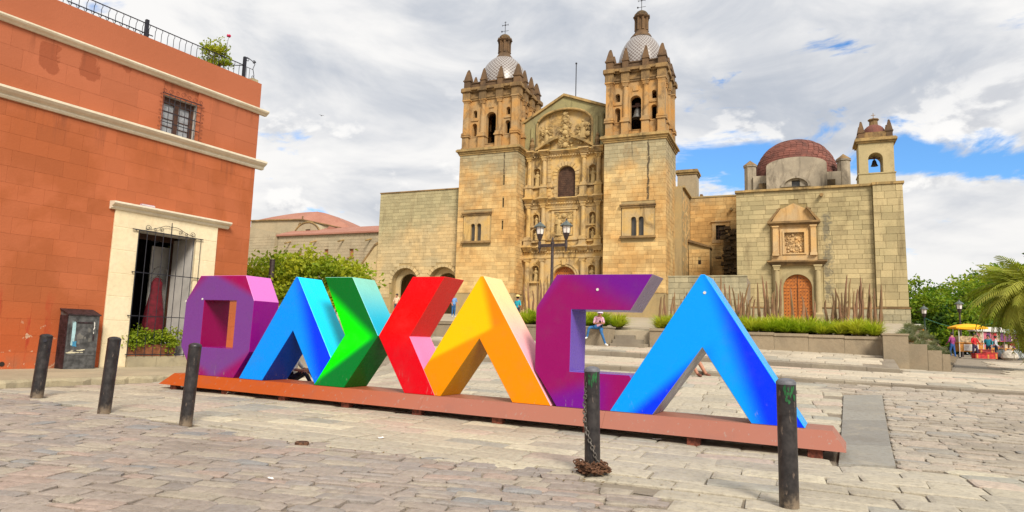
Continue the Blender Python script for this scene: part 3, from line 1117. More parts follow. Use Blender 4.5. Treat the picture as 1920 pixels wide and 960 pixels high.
def bollard(x, y, hgt, label, lean=(0, 0), r=.085, green=False, hole=False):
    P = Vector((x, y, 0))
    u, v = su(P)
    P.z = z_street(u, v)
    t = thing('bollard', label, 'bollard', P, 0, 'black posts along the street edge')
    t.rotation_euler = (lean[1], lean[0], rnd.uniform(0, 0))
    mb = MB()
    mb.lathe([(r * 1.02, -.1), (r, .02), (r * .985, hgt * .5), (r, hgt - .035)], n=24)
    mb.build('post', M['bollard'], t, smooth=True)
    mb = MB()
    mb.lathe([(r * 1.03, hgt - .034), (r * 1.03, hgt - .012), (r * .8, hgt + .012), (r * .3, hgt + .024), (.002, hgt + .026)], n=24)
    mb.build('cap', M['grey_cap'] if green else M['bollard'], t, smooth=True)
    if green:
        mb = MB()
        for k in range(14):
            a = -math.pi / 2 + rnd.uniform(-.6, .5)
            z = hgt - .06 - abs(rnd.gauss(0, .05))
            w, h_ = rnd.uniform(.1, .32), rnd.uniform(.015, .05)
            vs = []
            for q in range(7):
                b = 2 * math.pi * q / 7
                aa = a + math.cos(b) * w * .5 * rnd.uniform(.7, 1.2)
                vs.append(((r + .0015 + k * .00012) * math.cos(aa), (r + .0015 + k * .00012) * math.sin(aa), z + math.sin(b) * h_ * rnd.uniform(.6, 1.3)))
            mb.add(vs, [tuple(range(7))])
        mb.build('paint_splash', M['green_paint'], t, recalc=False)
    if hole:
        mb = MB()
        mb.tube([(r * .45, -r * .8, hgt - .09), (r * .6, -r * 1.08, hgt - .09)], .03, 10)
        mb.build('chain_lug', M['iron'], t)
    return t


bollard(-8.3, 12.0, 1.10, 'black bollard nearest the grey utility box, leftmost of the row', (.045, 0), hole=True, r=.1)
bollard(-6.16, 10.43, 1.14, 'leaning black bollard in front of the grilled window plants', (.04, 0), r=.092)
bollard(-4.5, 9.58, 1.12, 'black bollard standing before the purple letter O', (.035, 0), r=.086)
bollard(.93, 7.36, 1.11, 'black bollard with a rusty chain, before the purple letter C', (-.02, 0), green=True)
bollard(2.56, 6.22, 1.12, 'black bollard with a green paint splash, before the last blue A', (-.006, 0), green=True, r=.086)


def chain_mesh(pts, link=.055, r=.007):
    mb = MB()
    # walk along the polyline
    P = [Vector(p) for p in pts]
    i, pos, flip = 0, P[0].copy(), 0
    total = sum((b - a).length for a, b in zip(P, P[1:]))
    n = int(total / (link * .72))
    seg, acc = 0, 0.0
    for k in range(n):
        d = total * (k + .5) / n
        s_, q = 0, 0.0
        while s_ < len(P) - 2 and q + (P[s_ + 1] - P[s_]).length < d:
            q += (P[s_ + 1] - P[s_]).length
            s_ += 1
        a, b = P[s_], P[s_ + 1]
        t = (b - a).normalized()
        cpt = a + t * (d - q)
        side = t.cross(Vector((0, 0, 1)) if abs(t.z) < .8 else Vector((1, 0, 0))).normalized()
        if k % 2:
            side = t.cross(side)
        loop = []
        for j in range(9):
            g = 2 * math.pi * j / 8
            loop.append(cpt + t * math.cos(g) * link / 2 + side * math.sin(g) * link * .3)
        mb.tube(loop, r, 5)
    return mb


bx, by = .93, 7.36
bz = z_street(*su(Vector((bx, by, 0))))
pts = [(bx - .085, by - .05, bz + .95), (bx - .105, by - .06, bz + .75), (bx - .1, by - .07, bz + .55)]
for k in range(9):
    a = math.radians(205 + 12 * k)
    pts.append((bx + .1 * math.cos(a), by + .1 * math.sin(a), bz + .53 - .055 * k))
pts.append((bx + .098, by - .03, bz + .03))
tag(chain_mesh(pts).build('chain', M['iron_chain']), 'thin grey chain hanging down the bollard before the purple C', 'chain')
pts = []
for k in range(150):
    a = k * .33
    rr = .125 + .045 * math.sin(k * 1.7) + .02 * math.sin(k * .37)
    pts.append((bx + rr * math.cos(a), by + rr * math.sin(a), bz + .02 + .10 * (k / 150) + .015 * math.sin(k * 2.1)))
tag(chain_mesh(pts, .06, .008).build('chain_coil', M['rustchain']), 'rusty chain coiled on the ground round the foot of a bollard', 'chain')

# small litter and the iron cap on the paving


def on_street(px, py):
    d = Fv * FPX + Rv * (px - 960) + Uv * (480 - py)
    t = 0
    P = CAM.copy()
    for _ in range(40):
        z = z_street(*su(P))
        t = (z - CAM.z) / d.z
        P = CAM + d * t
    return P


M['paper'] = plain('white_paper', c(236, 232, 226, .85), .8, .05, 5)
for px, py, w, lab in ((435, 740, .16, 'crumpled white paper lying before the left end of the plinth'),
                       (714, 823, .07, 'white paper scrap on the flagstones before the red half of the X'),
                       (506, 900, .05, 'small white scrap on the cobbles below the iron cap'),
                       (1232, 826, .09, 'pale wrapper on the paving below the plinth near the last A')):
    P = on_street(px, py)
    mb = MB()
    g = [[(x / 3 - .5) * w * 1.3 + rnd.uniform(-.1, .1) * w for x in range(4)] for y in range(4)]
    vs = [(g[y][x], (y / 3 - .5) * w * .8, .012 + rnd.uniform(0, .35) * w) for y in range(4) for x in range(4)]
    mb.add(vs, [(y * 4 + x, y * 4 + x + 1, y * 4 + x + 5, y * 4 + x + 4) for y in range(3) for x in range(3)])
    o = mb.build('paper_scrap', M['paper'], None, P, recalc=False)
    o.rotation_euler = (0, 0, rnd.uniform(0, 3))
    tag(o, lab, 'litter')
P = on_street(566, 833)
t = thing('iron_cap', 'round rusty iron pipe cap set in the pavement edge', 'cap', P)
mb = MB()
mb.lathe([(.085, -.03), (.085, .025), (.075, .033), (.058, .033), (.055, .02), (.002, .02)], n=20)
mb.build('rim', M['rustchain'], t, smooth=True)
mb = MB()
mb.lathe([(.052, .018), (.04, .028), (.002, .03)], n=16)
mb.build('lid', M['black'], t, smooth=True)
# dry leaves caught in the joints
mb = MB()
for k in range(260):
    px = rnd.choice([rnd.gauss(420, 60), rnd.gauss(1120, 60), rnd.uniform(430, 1500), rnd.uniform(520, 1100)])
    py = 800 + (px - 350) * .123 + rnd.gauss(4, 8) if rnd.random() < .6 else 740 + (px - 400) * .095 + rnd.gauss(0, 5)
    P = on_street(px, py)
    a, w = rnd.uniform(0, 6.3), rnd.uniform(.008, .026)
    q = Vector((math.cos(a), math.sin(a), rnd.uniform(-.2, .3))) * w
    r_ = Vector((-math.sin(a), math.cos(a), rnd.uniform(-.2, .3))) * w * .5
    P.z += .012
    mb.add([P - q, P + r_, P + q, P - r_], [(0, 1, 2, 3)])
tag(mb.build('dry_leaves', M['dirt_leaf'], kind='stuff', recalc=False), 'scattered dry leaf bits along the paving edge and plinth', 'leaves')

# ------------------------------------------------------------------ block walls
_block_cache = {}


def block_mesh(w, h, d, mat, var, ch=.012):
    key = (round(w, 3), round(h, 3), round(d, 3), mat.name, var, ch)
    if key not in _block_cache:
        mb = MB()
        block_geo(mb, 0, 0, 0, w, h, d, ch)
        _block_cache[key] = mb.mesh('block', mat, recalc=False)
    return _block_cache[key]


def block_geo(mb, x, y, z, w, h, d, ch=.012):
    """block with chamfered face: face at y, body going back d; x, z are its lower left corner"""
    j = lambda: rnd.uniform(-.3, .3) * ch
    vs = [(x, y + d, z), (x + w, y + d, z), (x + w, y + d, z + h), (x, y + d, z + h),
          (x, y + ch, z), (x + w, y + ch, z), (x + w, y + ch, z + h), (x, y + ch, z + h),
          (x + ch + j(), y + j(), z + ch + j()), (x + w - ch + j(), y + j(), z + ch + j()), (x + w - ch + j(), y + j(), z + h - ch + j()), (x + ch + j(), y + j(), z + h - ch + j())]
    fs = [(8, 9, 10, 11)]
    for i in range(4):
        k = (i + 1) % 4
        fs += [(i, k, k + 4, i + 4), (i + 4, k + 4, k + 8, i + 8)]
    mb.add(vs, fs)


def block_wall(parent, o, mat, u0, u1, z0, z1, h, lens, y=0.0, d=.06, gap=.012, holes=(), nmax=300, name='stone_block', proud=.006, ch=.012, T=None, order=None, edge=None):
    """running courses of blocks; holes are (centre, fn(z)->half width or 0)"""
    rows = max(1, int(round((z1 - z0) / h)))
    hh = (z1 - z0) / rows
    lst = []
    for r in range(rows):
        za, zb = z0 + r * hh, z0 + (r + 1) * hh
        zm = (za + zb) / 2
        segs = [(u0, edge(zm) if edge else u1)]
        for uc, fn in holes:
            w = max(fn(za + .1 * hh), fn(zm), fn(zb - .1 * hh))
            if w <= 0:
                continue
            ns = []
            for a, b in segs:
                if uc + w <= a or uc - w >= b:
                    ns.append((a, b))
                    continue
                if uc - w - a > .04:
                    ns.append((a, uc - w))
                if b - uc - w > .04:
                    ns.append((uc + w, b))
            segs = ns
        for a, b in segs:
            u = a
            first = True
            while u < b - .02:
                L = round(rnd.choice(lens), 2) * (rnd.uniform(.35, .9) if first else 1)
                first = False
                if b - u - L < lens[0] * .45:
                    L = b - u
                L = min(L, b - u)
                L = round(L, 2) if L < b - u - .01 else L
                lst.append((u, za, L, hh))
                u += L
    if order:
        lst.sort(key=order)
    else:
        rnd.shuffle(lst)
    rest = MB()
    for i, (u, z, L, H) in enumerate(lst):
        yy = y + rnd.uniform(-proud, proud)
        if i < nmax:
            me = block_mesh(L - gap, H - gap, d, mat, rnd.randrange(3), ch)
            loc = Vector((u + gap / 2, yy, z + gap / 2)) - Vector(o)
            if T is not None:
                inst(name, me, parent, M=T @ Matrix.Translation(loc))
            else:
                inst(name, me, parent, loc)
        else:
            block_geo(rest, u + gap / 2 - o[0], yy - o[1], z + gap / 2 - o[2], L - gap, H - gap, d, ch)
    if len(lst) > nmax:
        if T is not None:
            rest.v = [T @ v for v in rest.v]
        rest.build(name, mat, parent, kind='stuff', recalc=False)
    return len(lst)


def hole_rect(a, b, z0, z1):
    return ((a + b) / 2, lambda z: (b - a) / 2 if z0 < z < z1 else 0)


def hole_arch(uc, hw, z0, z1):
    def fn(z):
        if z < z0 or z > z1:
            return 0
        zs = z1 - hw
        return hw if z < zs else math.sqrt(max(hw * hw - (z - zs) ** 2, 0))
    return (uc, fn)


# ------------------------------------------------------------------ the orange corner building
OB = (10, 0, .41)
house = thing('corner_building', 'orange painted corner building with cream mouldings and a cream framed grilled opening', 'building', LU * 10 + LV * VL + Vector((0, 0, .41)), math.radians(90) - AL)
DOOR, WIN = (10.91, 12.76, .72, 4.38), (11.27, 12.42, 7.44, 8.66)
SE = 14.75
mb = MB(OB)
mb.prism(rect(-6, SE - .01, .2, 10.2), .045, .55, holes=[rect(*DOOR), rect(*WIN)], hside=1)
mb.box(-6, SE - .004, 0.012, .046, 9.24, 10.205)
mb.build('wall', [M['orange'], M['reveal']], house)
mb = MB(OB)
mb.box(SE - .5, SE - .012, .56, 11, .2, 10.19)
mb.box(-6, SE - .51, 10.5, 11, .2, 10.18)
mb.box(-6, SE - .51, .56, 10.49, 9.3, 9.6)
mb.build('end_wall', M['orange'], house)
holes = [hole_rect(10.2, 13.48, .3, 4.9), hole_rect(WIN[0], WIN[1], WIN[2], WIN[3])]
block_wall(house, OB, M['orange'], 5.6, SE - .006, .41, 7.16, .42, (.46, .54, .6, .66), 0, .046, .002, holes, 230, proud=.0015, ch=.0028)
block_wall(house, OB, M['orange'], 5.6, SE - .006, 7.42, 9.10, .56, (.74, .9, 1.05), 0, .046, .0025, holes, 70, proud=.0015, ch=.003)


def moulding(name, u0, u1, prof, mat, parent, o, rev_end=True):
    """profile (y, z) swept along u"""
    mb = MB(o)
    mb.prism(prof, u0, u1, axis='x')
    return mb.build(name, mat, parent)


moulding('lower_moulding', -6, SE + .28, [(.05, 7.15), (-.06, 7.15), (-.10, 7.2), (-.10, 7.24), (-.2, 7.30), (-.26, 7.36), (-.26, 7.42), (.05, 7.45)], M['moulding'], house, OB)
moulding('upper_moulding', -6, SE + .26, [(.05, 9.09), (-.05, 9.09), (-.09, 9.13), (-.16, 9.17), (-.19, 9.21), (-.19, 9.25), (.05, 9.27)], M['moulding'], house, OB)
# cream surround
mb = MB(OB)
mb.prism([(10.2, .41), (10.91, .41), (10.91, 4.38), (12.76, 4.38), (12.76, .41), (13.48, .41), (13.48, 4.92), (10.2, 4.92)], -.045, .048)
ds = mb.build('door_surround', M['cream'], house)
sj = [(.43, 1.05), (1.06, 1.72), (1.73, 2.4), (2.41, 3.05), (3.06, 3.72), (3.73, 4.37)]
for a, b in sj:
    for x0, x1 in ((10.205, 10.905), (12.765, 13.475)):
        me = block_mesh(x1 - x0, b - a - .006, .03, M['cream'], 0, .006)
        inst('surround_block', me, ds, (x0 - OB[0], -.052, a - OB[2]))
for x0, x1 in ((10.205, 11.2), (11.206, 12.45), (12.456, 13.475)):
    me = block_mesh(x1 - x0, .53, .03, M['cream'], 0, .006)
    inst('surround_block', me, ds, (x0 - OB[0], -.052, 4.385 - OB[2]))
moulding('door_cornice', 10.04, 13.84, [(.04, 4.86), (-.08, 4.86), (-.12, 4.9), (-.12, 4.94), (-.22, 4.98), (-.26, 5.02), (-.26, 5.07), (.04, 5.09)], M['moulding'], house, OB)
# sill of stone blocks
for a, b in ((10.92, 11.78), (11.79, 12.75)):
    mb = MB(OB)
    mb.box(a, b, -.10, .5, .2, .715)
    mb.build('sill', M['kerb'], house)
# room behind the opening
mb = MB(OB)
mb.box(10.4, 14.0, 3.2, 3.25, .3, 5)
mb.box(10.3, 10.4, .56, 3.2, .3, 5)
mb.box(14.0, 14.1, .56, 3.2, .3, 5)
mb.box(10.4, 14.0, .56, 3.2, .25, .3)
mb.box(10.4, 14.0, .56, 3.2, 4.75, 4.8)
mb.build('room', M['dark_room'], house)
mb = MB(OB)
mb.box(12.762, 12.80, .56, 1.15, .3, 4.38)
mb.build('reveal', M['reveal'], house)
mb = MB(OB)
mb.box(12.78, 13.1, 1.16, 1.3, .3, 4.5)
mb.box(11.0, 12.78, 1.16, 1.3, 4.3, 4.5)
mb.build('door_frame', M['wood'], house)
mb = MB(OB)
mb.box(12.42, 13.02, 1.75, 1.8, .3, 4.2)
mb.build('white_panel', M['white_paint'], house)
mb = MB(OB)
mb.box(13.1, 13.32, 1.95, 2.0, .9, 4.3)
mb.build('green_curtain', plain('green_curtain_cloth', c(150, 168, 70, .8), .9), house)
mb = MB(OB)
mb.lathe([(.02, 4.75), (.02, 4.45), (.1, 4.42), (.13, 4.3), (.02, 4.24)], 12.25, 1.3, 12)
mb.build('ceiling_lamp', M['iron'], house, smooth=True)
# grille before the opening
g = MB(OB)
bars = [10.88 + (12.86 - 10.88) * i / 8 for i in range(9)]
gr = MB(OB)
for z in (1.88, 3.14):
    gr.box(10.8, 12.93, -.115, -.10, z - .012, z + .012)
gr.box(10.7, 12.95, -.12, -.095, 4.36, 4.39)
gr.box(10.84, 12.9, -.12, -.095, .76, .785)
for z in (1.88, 3.14, 4.37):
    for x in (10.83, 12.9):
        gr.box(x - .012, x + .012, -.1, .0, z - .012, z + .012)
gro = gr.build('grille', M['iron'], house)
for x in bars:
    mb = MB(OB)
    mb.tube([(x, -.13, .72), (x, -.13, 4.38)], .0095, 6)
    mb.build('grille_bar', M['iron'], gro)


def scroll(x, z, r, s1=1, s2=1, turns=1.2, y=-.11, n=16):
    return [(x + s1 * r * (1 - .62 * t / n) * math.cos(turns * 2 * math.pi * t / n), y, z + s2 * r * (1 - .62 * t / n) * math.sin(turns * 2 * math.pi * t / n)) for t in range(n + 1)]


mb = MB(OB)
mb.tube([(11.87, -.11, 4.39), (11.87, -.11, 4.74)], .012)
for sgn in (-1, 1):
    mb.tube([(11.87 + sgn * x, -.11, 4.4 + .2 * math.exp(-((x - .12) / .35) ** 2) + .02) for x in [i * .1 for i in range(9)]], .008)
    mb.tube(scroll(11.87 + sgn * .72, 4.47, .09, -sgn), .008)
    mb.tube(scroll(11.87 + sgn * .3, 4.48, .07, sgn), .007)
    mb.tube(scroll(11.87 + sgn * .5, 4.45, .05, sgn), .007)
mb.build('grille_scroll', M['iron'], gro)
# upper window
mb = MB(OB)
mb.prism(rect(WIN[0] + .002, WIN[1] - .002, WIN[2] + .01, WIN[3]), .2, .3, holes=[rect(11.36, 11.78, 7.52, 8.46), rect(11.92, 12.3, 7.52, 8.46)])
w1 = mb.build('window', M['wood'], house)
for a, b in ((11.36, 11.78), (11.92, 12.3)):
    mb = MB(OB)
    mb.box(a, b, .26, .27, 7.52, 8.46)
    mb.build('pane', M['curtain'], w1)
    for k in (1, 2, 3):
        z = 7.52 + .94 * k / 4
        mb = MB(OB)
        mb.box(a, b, .235, .258, z - .01, z + .01)
        mb.build('glazing_bar', M['wood'], w1)
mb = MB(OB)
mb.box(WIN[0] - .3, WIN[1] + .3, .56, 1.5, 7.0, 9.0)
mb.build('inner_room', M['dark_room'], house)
gr = MB(OB)
for z in (7.78, 8.1, 8.4):
    gr.box(11.22, 12.5, -.08, -.065, z - .011, z + .011)
gr.box(11.2, 12.52, -.085, -.06, 8.66, 8.685)
gr.box(11.2, 12.52, -.085, -.06, 7.455, 7.475)
wg = gr.build('window_grille', M['iron'], house)
for i in range(8):
    x = 11.24 + 1.24 * i / 7
    mb = MB(OB)
    mb.tube([(x, -.095, 7.45), (x, -.095, 8.68)], .009, 6)
    mb.build('grille_bar', M['iron'] if 0 < i < 7 else M['rust_iron'], wg)
mb = MB(OB)
for k in range(7):
    x = 11.26 + 1.2 * k / 6
    mb.tube(scroll(x, 8.74 + .05 * math.exp(-((k - 3) / 1.5) ** 2), .065 + .02 * (k % 2), 1 if k % 2 else -1, 1, 1.3, -.09), .008)
for sgn, x in ((-1, 11.2), (1, 12.52)):
    for z in (7.6, 7.85, 8.1, 8.35, 8.6):
        mb.tube(scroll(x + sgn * .04, z, .035, sgn, 1, 1.2, -.08), .007)
mb.build('grille_scroll', M['rust_iron'], wg)
# roof railing
rail = MB(OB)
ry = .3
rail.tube([(5, ry, 10.74), (14.2, ry, 10.74)], .016)
rail.tube([(8.5, ry + .03, 10.44), (10.95, ry + .03, 10.44)], .016)
rail.tube([(13.4, ry + 1.4, 10.74), (14.2, ry, 10.74)], .014)
ro = rail.build('railing', M['iron'], house)
x = 5.2
while x < 14.15:
    mb = MB(OB)
    mb.tube([(x, ry, 10.15), (x, ry, 10.6), (x + .03, ry, 10.68), (x + .01, ry, 10.74)], .009, 5)
    mb.build('baluster', M['iron'], ro)
    x += .2
x = 8.6
while x < 10.95:
    mb = MB(OB)
    mb.tube([(x, ry + .05, 10.1), (x, ry + .05, 10.34), (x - .05, ry + .05, 10.44)], .008, 5)
    mb.tube([(x, ry + .05, 10.34), (x + .05, ry + .05, 10.44)], .008, 5)
    mb.build('baluster', M['iron'], ro)
    x += .2
for x in (10.72, 14.2):
    mb = MB(OB)
    mb.box(x - .045, x + .045, ry - .045, ry + .045, 10.1, 10.86 if x < 12 else 11.05)
    mb.build('railing_post', M['iron'], ro)
mb = MB(OB)
mb.tube([(14.2, ry, 11.0), (14.35, ry, 11.06), (14.62, ry, 10.98)], .014)
mb.tube(scroll(14.58, 11.0, .07, 1, 1, 1.3, ry), .012)
mb.tube(scroll(14.3, 11.0, .08, -1, 1, 1.3, ry), .012)
mb.tube([(14.62, ry, 10.95), (14.55, ry, 10.75), (14.62, ry, 10.5)], .012)
mb.tube(scroll(14.58, 10.45, .07, 1, -1, 1.3, ry), .012)
mb.tube([(14.2, ry, 10.72), (14.55, ry, 10.72)], .01)
for x in (14.3, 14.42):
    mb.tube([(x, ry, 10.15), (x, ry, 10.72)], .008)
mb.build('railing_scroll', M['iron'], ro)
mb = MB(OB)
mb.box(14.4, 14.66, .1, .4, 10.19, 10.33)
mb.build('roof_pot_stand', M['old_wall'], house)
# drain hole at the wall foot
mb = MB(OB)
mb.tube([(7.89, .02, .54), (7.89, -.012, .54)], .06, 12)
mb.build('drain_hole', M['black'], house)
t = thing('paper_box', 'small pale mauve packet lying on top of the cream door cornice', 'packet', LU * 11.05 + LV * (VL - .12) + Vector((0, 0, 5.085)), math.radians(90) - AL)
mb = MB()
mb.box(-.2, .2, -.06, .06, 0, .06, tx=.01, ty=.01)
mb.build('carton', plain('mauve_card', c(198, 170, 190, .8)), t)
mb = MB()
mb.box(-.2, .2, -.062, -.0605, .02, .04)
mb.build('flap', M['white_paint'], t)

# red dress on a rail inside
t = thing('clothes_rail', 'grey steel clothes rail inside the grilled opening', 'clothes rail', LU * 12.4 + LV * (VL + 1.15) + Vector((0, 0, .41)), math.radians(90) - AL)
mb = MB()
mb.tube([(.24, 0, 0), (.24, 0, 2.9), (.2, 0, 3.02), (.08, 0, 3.06), (-.1, 0, 3.06), (-.2, 0, 3.0), (-.24, 0, 2.88), (-.24, 0, 2.7)], .016, 8)
mb.build('rail', M['steel'], t, smooth=True)
mb = MB()
mb.box(.05, .43, -.25, .25, 0, .03)
mb.build('foot', M['iron'], t)
t = thing('dress', 'long crimson dress hanging inside the grilled opening', 'dress', LU * 12.3 + LV * (VL + 1.1) + Vector((0, 0, .41)), math.radians(90) - AL)
mb = MB()
prof = [(.30, .95), (.33, 1.2), (.28, 1.7), (.2, 2.15), (.17, 2.35), (.18, 2.55), (.1, 2.68), (.04, 2.72)]
n = 28
vs, fs = [], []
for r, z in prof:
    for i in range(n):
        a = 2 * math.pi * i / n
        q = r * (1 + .10 * math.sin(a * 7 + z) * (2.7 - z) / 1.7)
        vs.append((q * math.cos(a), q * .6 * math.sin(a), z))
for j in range(len(prof) - 1):
    for i in range(n):
        i2 = (i + 1) % n
        fs.append((j * n + i, j * n + i2, (j + 1) * n + i2, (j + 1) * n + i))
mb.add(vs, fs)
mb.build('gown', M['dress'], t, smooth='all')
mb = MB()
mb.tube([(-.16, 0, 2.66), (0, 0, 2.78), (.16, 0, 2.66)], .012)
mb.tube([(0, 0, 2.78), (0, 0, 2.9), (.03, 0, 2.93)], .006)
mb.build('hanger', M['wood'], t)

# utility box
ub = thing('utility_box', 'battered grey metal utility box with torn stickers against the orange wall', 'utility box', LU * 9.08 + LV * (VL - .46) + Vector((0, 0, .405)), math.radians(90) - AL)
M['box_grey'] = plain('chipped_grey_metal', c(84, 84, 84), .55, .3, 7, .2, .3)
M['box_dark'] = plain('dark_maroon_metal', c(52, 36, 40), .6, .35, 9, .2, .3)
mb = MB()
mb.prism([(0, 0), (.42, 0), (.42, 1.55), (0, 1.42)], .0, .78, axis='x', side=[0, 0, 0, 0])
bod = mb.build('body', M['box_grey'], ub)
mb = MB()
mb.prism([(-.03, 1.41), (.43, 1.555), (.43, 1.585), (-.03, 1.44)], -.03, .81, axis='x')
mb.build('lid', M['box_dark'], ub)
mb = MB()
mb.box(-.012, -.0005, .004, .42, .0, 1.405)
sp_ = mb.build('side_panel', M['box_dark'], ub)
for k in range(12):
    mb = MB()
    mb.box(-.022, -.0125, .06, .36, .36 + .065 * k, .39 + .065 * k, tx=.002)
    mb.build('louvre', M['box_dark'], sp_)
mb = MB()
mb.box(.06, .72, -.014, -.0005, .36, 1.34)
dr = mb.build('door', M['box_grey'], ub)
mb = MB()
mb.box(.22, .6, -.028, -.0145, 1.2, 1.24)
mb.box(.64, .67, -.03, -.0145, .75, .9)
mb.build('handle', M['box_dark'], dr)


def ragged(name, mat, parent, cx, cz, w, h, y, n=16, k=1):
    mb = MB()
    for q in range(k):
        ox, oz = (rnd.uniform(-.5, .5) * w, rnd.uniform(-.5, .5) * h) if k > 1 else (0, 0)
        f = rnd.uniform(.15, .4) if k > 1 else 1
        vs = []
        for i in range(n):
            a = 2 * math.pi * i / n
            e = rnd.uniform(.65, 1.0)
            vs.append((cx + ox + w / 2 * f * e * max(-1, min(1, 1.35 * math.cos(a))), y - q * .0002, cz + oz + h / 2 * f * e * max(-1, min(1, 1.35 * math.sin(a)))))
        mb.add(vs, [tuple(range(n))])
    return mb.build(name, mat, parent, recalc=False)


ragged('sticker', plain('pale_blue_sticker', c(176, 214, 220, .8)), ub, .15, .95, .10, .68, -.0175)
ragged('sticker', plain('blue_sticker', c(60, 140, 180, .8)), ub, .2, .66, .12, .16, -.0185)
ragged('sticker', plain('white_torn_sticker', c(214, 206, 176, .8)), ub, .3, .46, .52, .1, -.0176, 20, 9)
ragged('sticker', plain('grey_torn_sticker', c(120, 118, 112, .8)), ub, .42, .95, .3, .5, -.017, 20, 6)
ragged('sticker', M['white_paint'], ub, .66, 1.1, .1, .3, -.0178, 12, 5)

# ------------------------------------------------------------------ the church


def croot(name, label, cat, u, dv, z):
    return thing(name, label, cat, CU * u + CV * (VC + dv) + Vector((0, 0, z)), -TC)


CO = (-22.6, 0, 4)
church = croot('church', 'large golden sandstone baroque church with two tiled domed bell towers', 'church', *CO)


def dome_tiles():
    m, t, b = newmat('grey_white_dome_tile', .35)
    O = t.obj()
    sx = t.n('ShaderNodeSeparateXYZ')
    t.put(sx.inputs[0], O)
    ang = t.math('MULTIPLY', t.math('ARCTAN2', sx.outputs[1], sx.outputs[0]), 36 / (2 * math.pi))
    hh = t.math('MULTIPLY', sx.outputs[2], 2.4)
    a = t.math('FRACT', t.math('ADD', ang, hh))
    b2 = t.math('FRACT', t.math('SUBTRACT', ang, hh))
    la = t.math('LESS_THAN', a, .26)
    lb = t.math('LESS_THAN', b2, .26)
    k = t.math('MAXIMUM', la, lb)
    n = t.noise(O, 1.2, 5, .65)
    col = t.mix(k, c(128, 116, 112, .74), c(186, 182, 178, .76))
    col = t.mix(t.rng(n, .5, .75, 0, .5), col, c(128, 112, 98, .8))
    t.put(b.inputs['Base Color'], col)
    return m


M['dometile'] = dome_tiles()


def ring(mb, u0, u1, y0, y1, steps):
    """stack of boxes (z0, z1, outward)"""
    for z0, z1, p in steps:
        mb.box(u0 - p, u1 + p, y0 - p, y1 + p, z0, z1)


def make_bell(label, P, scale=1.0, rz=0.0):
    t = thing('bell', label, 'bell', P, rz)
    mb = MB()
    mb.lathe([(.62 * scale, 0), (.58 * scale, .06 * scale), (.46 * scale, .3 * scale), (.36 * scale, .7 * scale), (.3 * scale, .95 * scale), (.18 * scale, 1.08 * scale), (.03, 1.12 * scale)], n=20)
    mb.build('bell_body', M['bronze'], t, smooth=True)
    mb = MB()
    mb.box(-.9 * scale, .9 * scale, -.1 * scale, .1 * scale, 1.3 * scale, 1.5 * scale)
    mb.box(-.1 * scale, .1 * scale, -.08 * scale, .08 * scale, 1.08 * scale, 1.32 * scale)
    mb.box(-.24 * scale, .24 * scale, -.12 * scale, .12 * scale, 1.5 * scale, 1.7 * scale)
    mb.build('yoke', M['wood'], t)
    mb = MB()
    mb.tube([(0, 0, .5 * scale), (0, 0, -.08 * scale)], [.03 * scale, .07 * scale], 8)
    mb.build('clapper', M['iron'], t)
    return t


M['bronze'] = plain('weathered_bronze', c(132, 132, 128, .8), .5, .2, 5, .5)
M['dark_bronze'] = plain('dark_bronze', c(56, 52, 46, .8), .5, .2, 5, .5)


def statue_mesh(h=1.8):
    """robed figure: draped body, arms, head"""
    s = h / 1.8
    mb = MB()
    n = 14
    prof = [(.30, 0), (.31, .2), (.27, .6), (.24, .95), (.25, 1.2), (.26, 1.38), (.17, 1.48), (.075, 1.53), (.075, 1.58)]
    vs, fs = [], []
    for j, (r, z) in enumerate(prof):
        for i in range(n):
            a = 2 * math.pi * i / n
            q = r * (1 + (.14 * math.sin(a * 5 + z * 2.5) if j < 5 else 0))
            vs.append((q * math.cos(a) * s, q * .7 * math.sin(a) * s, z * s))
    for j in range(len(prof) - 1):
        for i in range(n):
            i2 = (i + 1) % n
            fs.append((j * n + i, j * n + i2, (j + 1) * n + i2, (j + 1) * n + i))
    mb.add(vs, fs)
    mb.ball(0, -.02 * s, 1.68 * s, .125 * s, 10, sz=1.25)
    mb.tube([(-.25 * s, 0, 1.36 * s), (-.33 * s, -.05 * s, 1.1 * s), (-.12 * s, -.26 * s, 1.02 * s)], [.085 * s, .08 * s, .05 * s], 7)
    mb.tube([(.25 * s, 0, 1.36 * s), (.34 * s, -.06 * s, 1.08 * s), (.2 * s, -.26 * s, 1.2 * s)], [.085 * s, .08 * s, .05 * s], 7)
    mb.box(-.36 * s, .36 * s, -.26 * s, .26 * s, -.14 * s, 0)
    return mb.mesh('statue', M['statue'], smooth=True)


STAT = statue_mesh()


def column_mesh(h, r, mat, caps=.34, square=False):
    """base, shaft with entasis, capital; origin at foot centre"""
    mb = MB()
    w = r * 1.35
    mb.box(-w, w, -w, w, 0, .14)
    mb.box(-w * .93, w * .93, -w * .93, w * .93, .14, .26)
    if square:
        mb.box(-r, r, -r, r, .26, h - caps, tx=r * .04, ty=r * .04)
    else:
        mb.lathe([(r * 1.1, .26), (r, .36), (r, h * .4), (r * .86, h - caps), (r * .98, h - caps + .03)], n=14)
    mb.box(-r * .95, r * .95, -r * .95, r * .95, h - caps + .0, h - caps + .07)
    mb.box(-r * .9, r * .9, -r * .9, r * .9, h - caps + .07, h - .12, tx=-r * .3, ty=-r * .3)
    mb.box(-w, w, -w, w, h - .12, h)
    return mb.mesh('column', mat)


def pinnacle_mesh():
    mb = MB()
    mb.box(-.34, .34, -.34, .34, 0, .72)
    mb.box(-.42, .42, -.42, .42, .72, .84)
    mb.box(-.36, .36, -.36, .36, .84, 1.16, tx=.06, ty=.06)
    mb.box(-.3, .3, -.3, .3, 1.16, 1.95, tx=.17, ty=.17)
    mb.ball(0, 0, 2.0, .13, 8)
    return mb.mesh('pinnacle', M['pinnacle'])


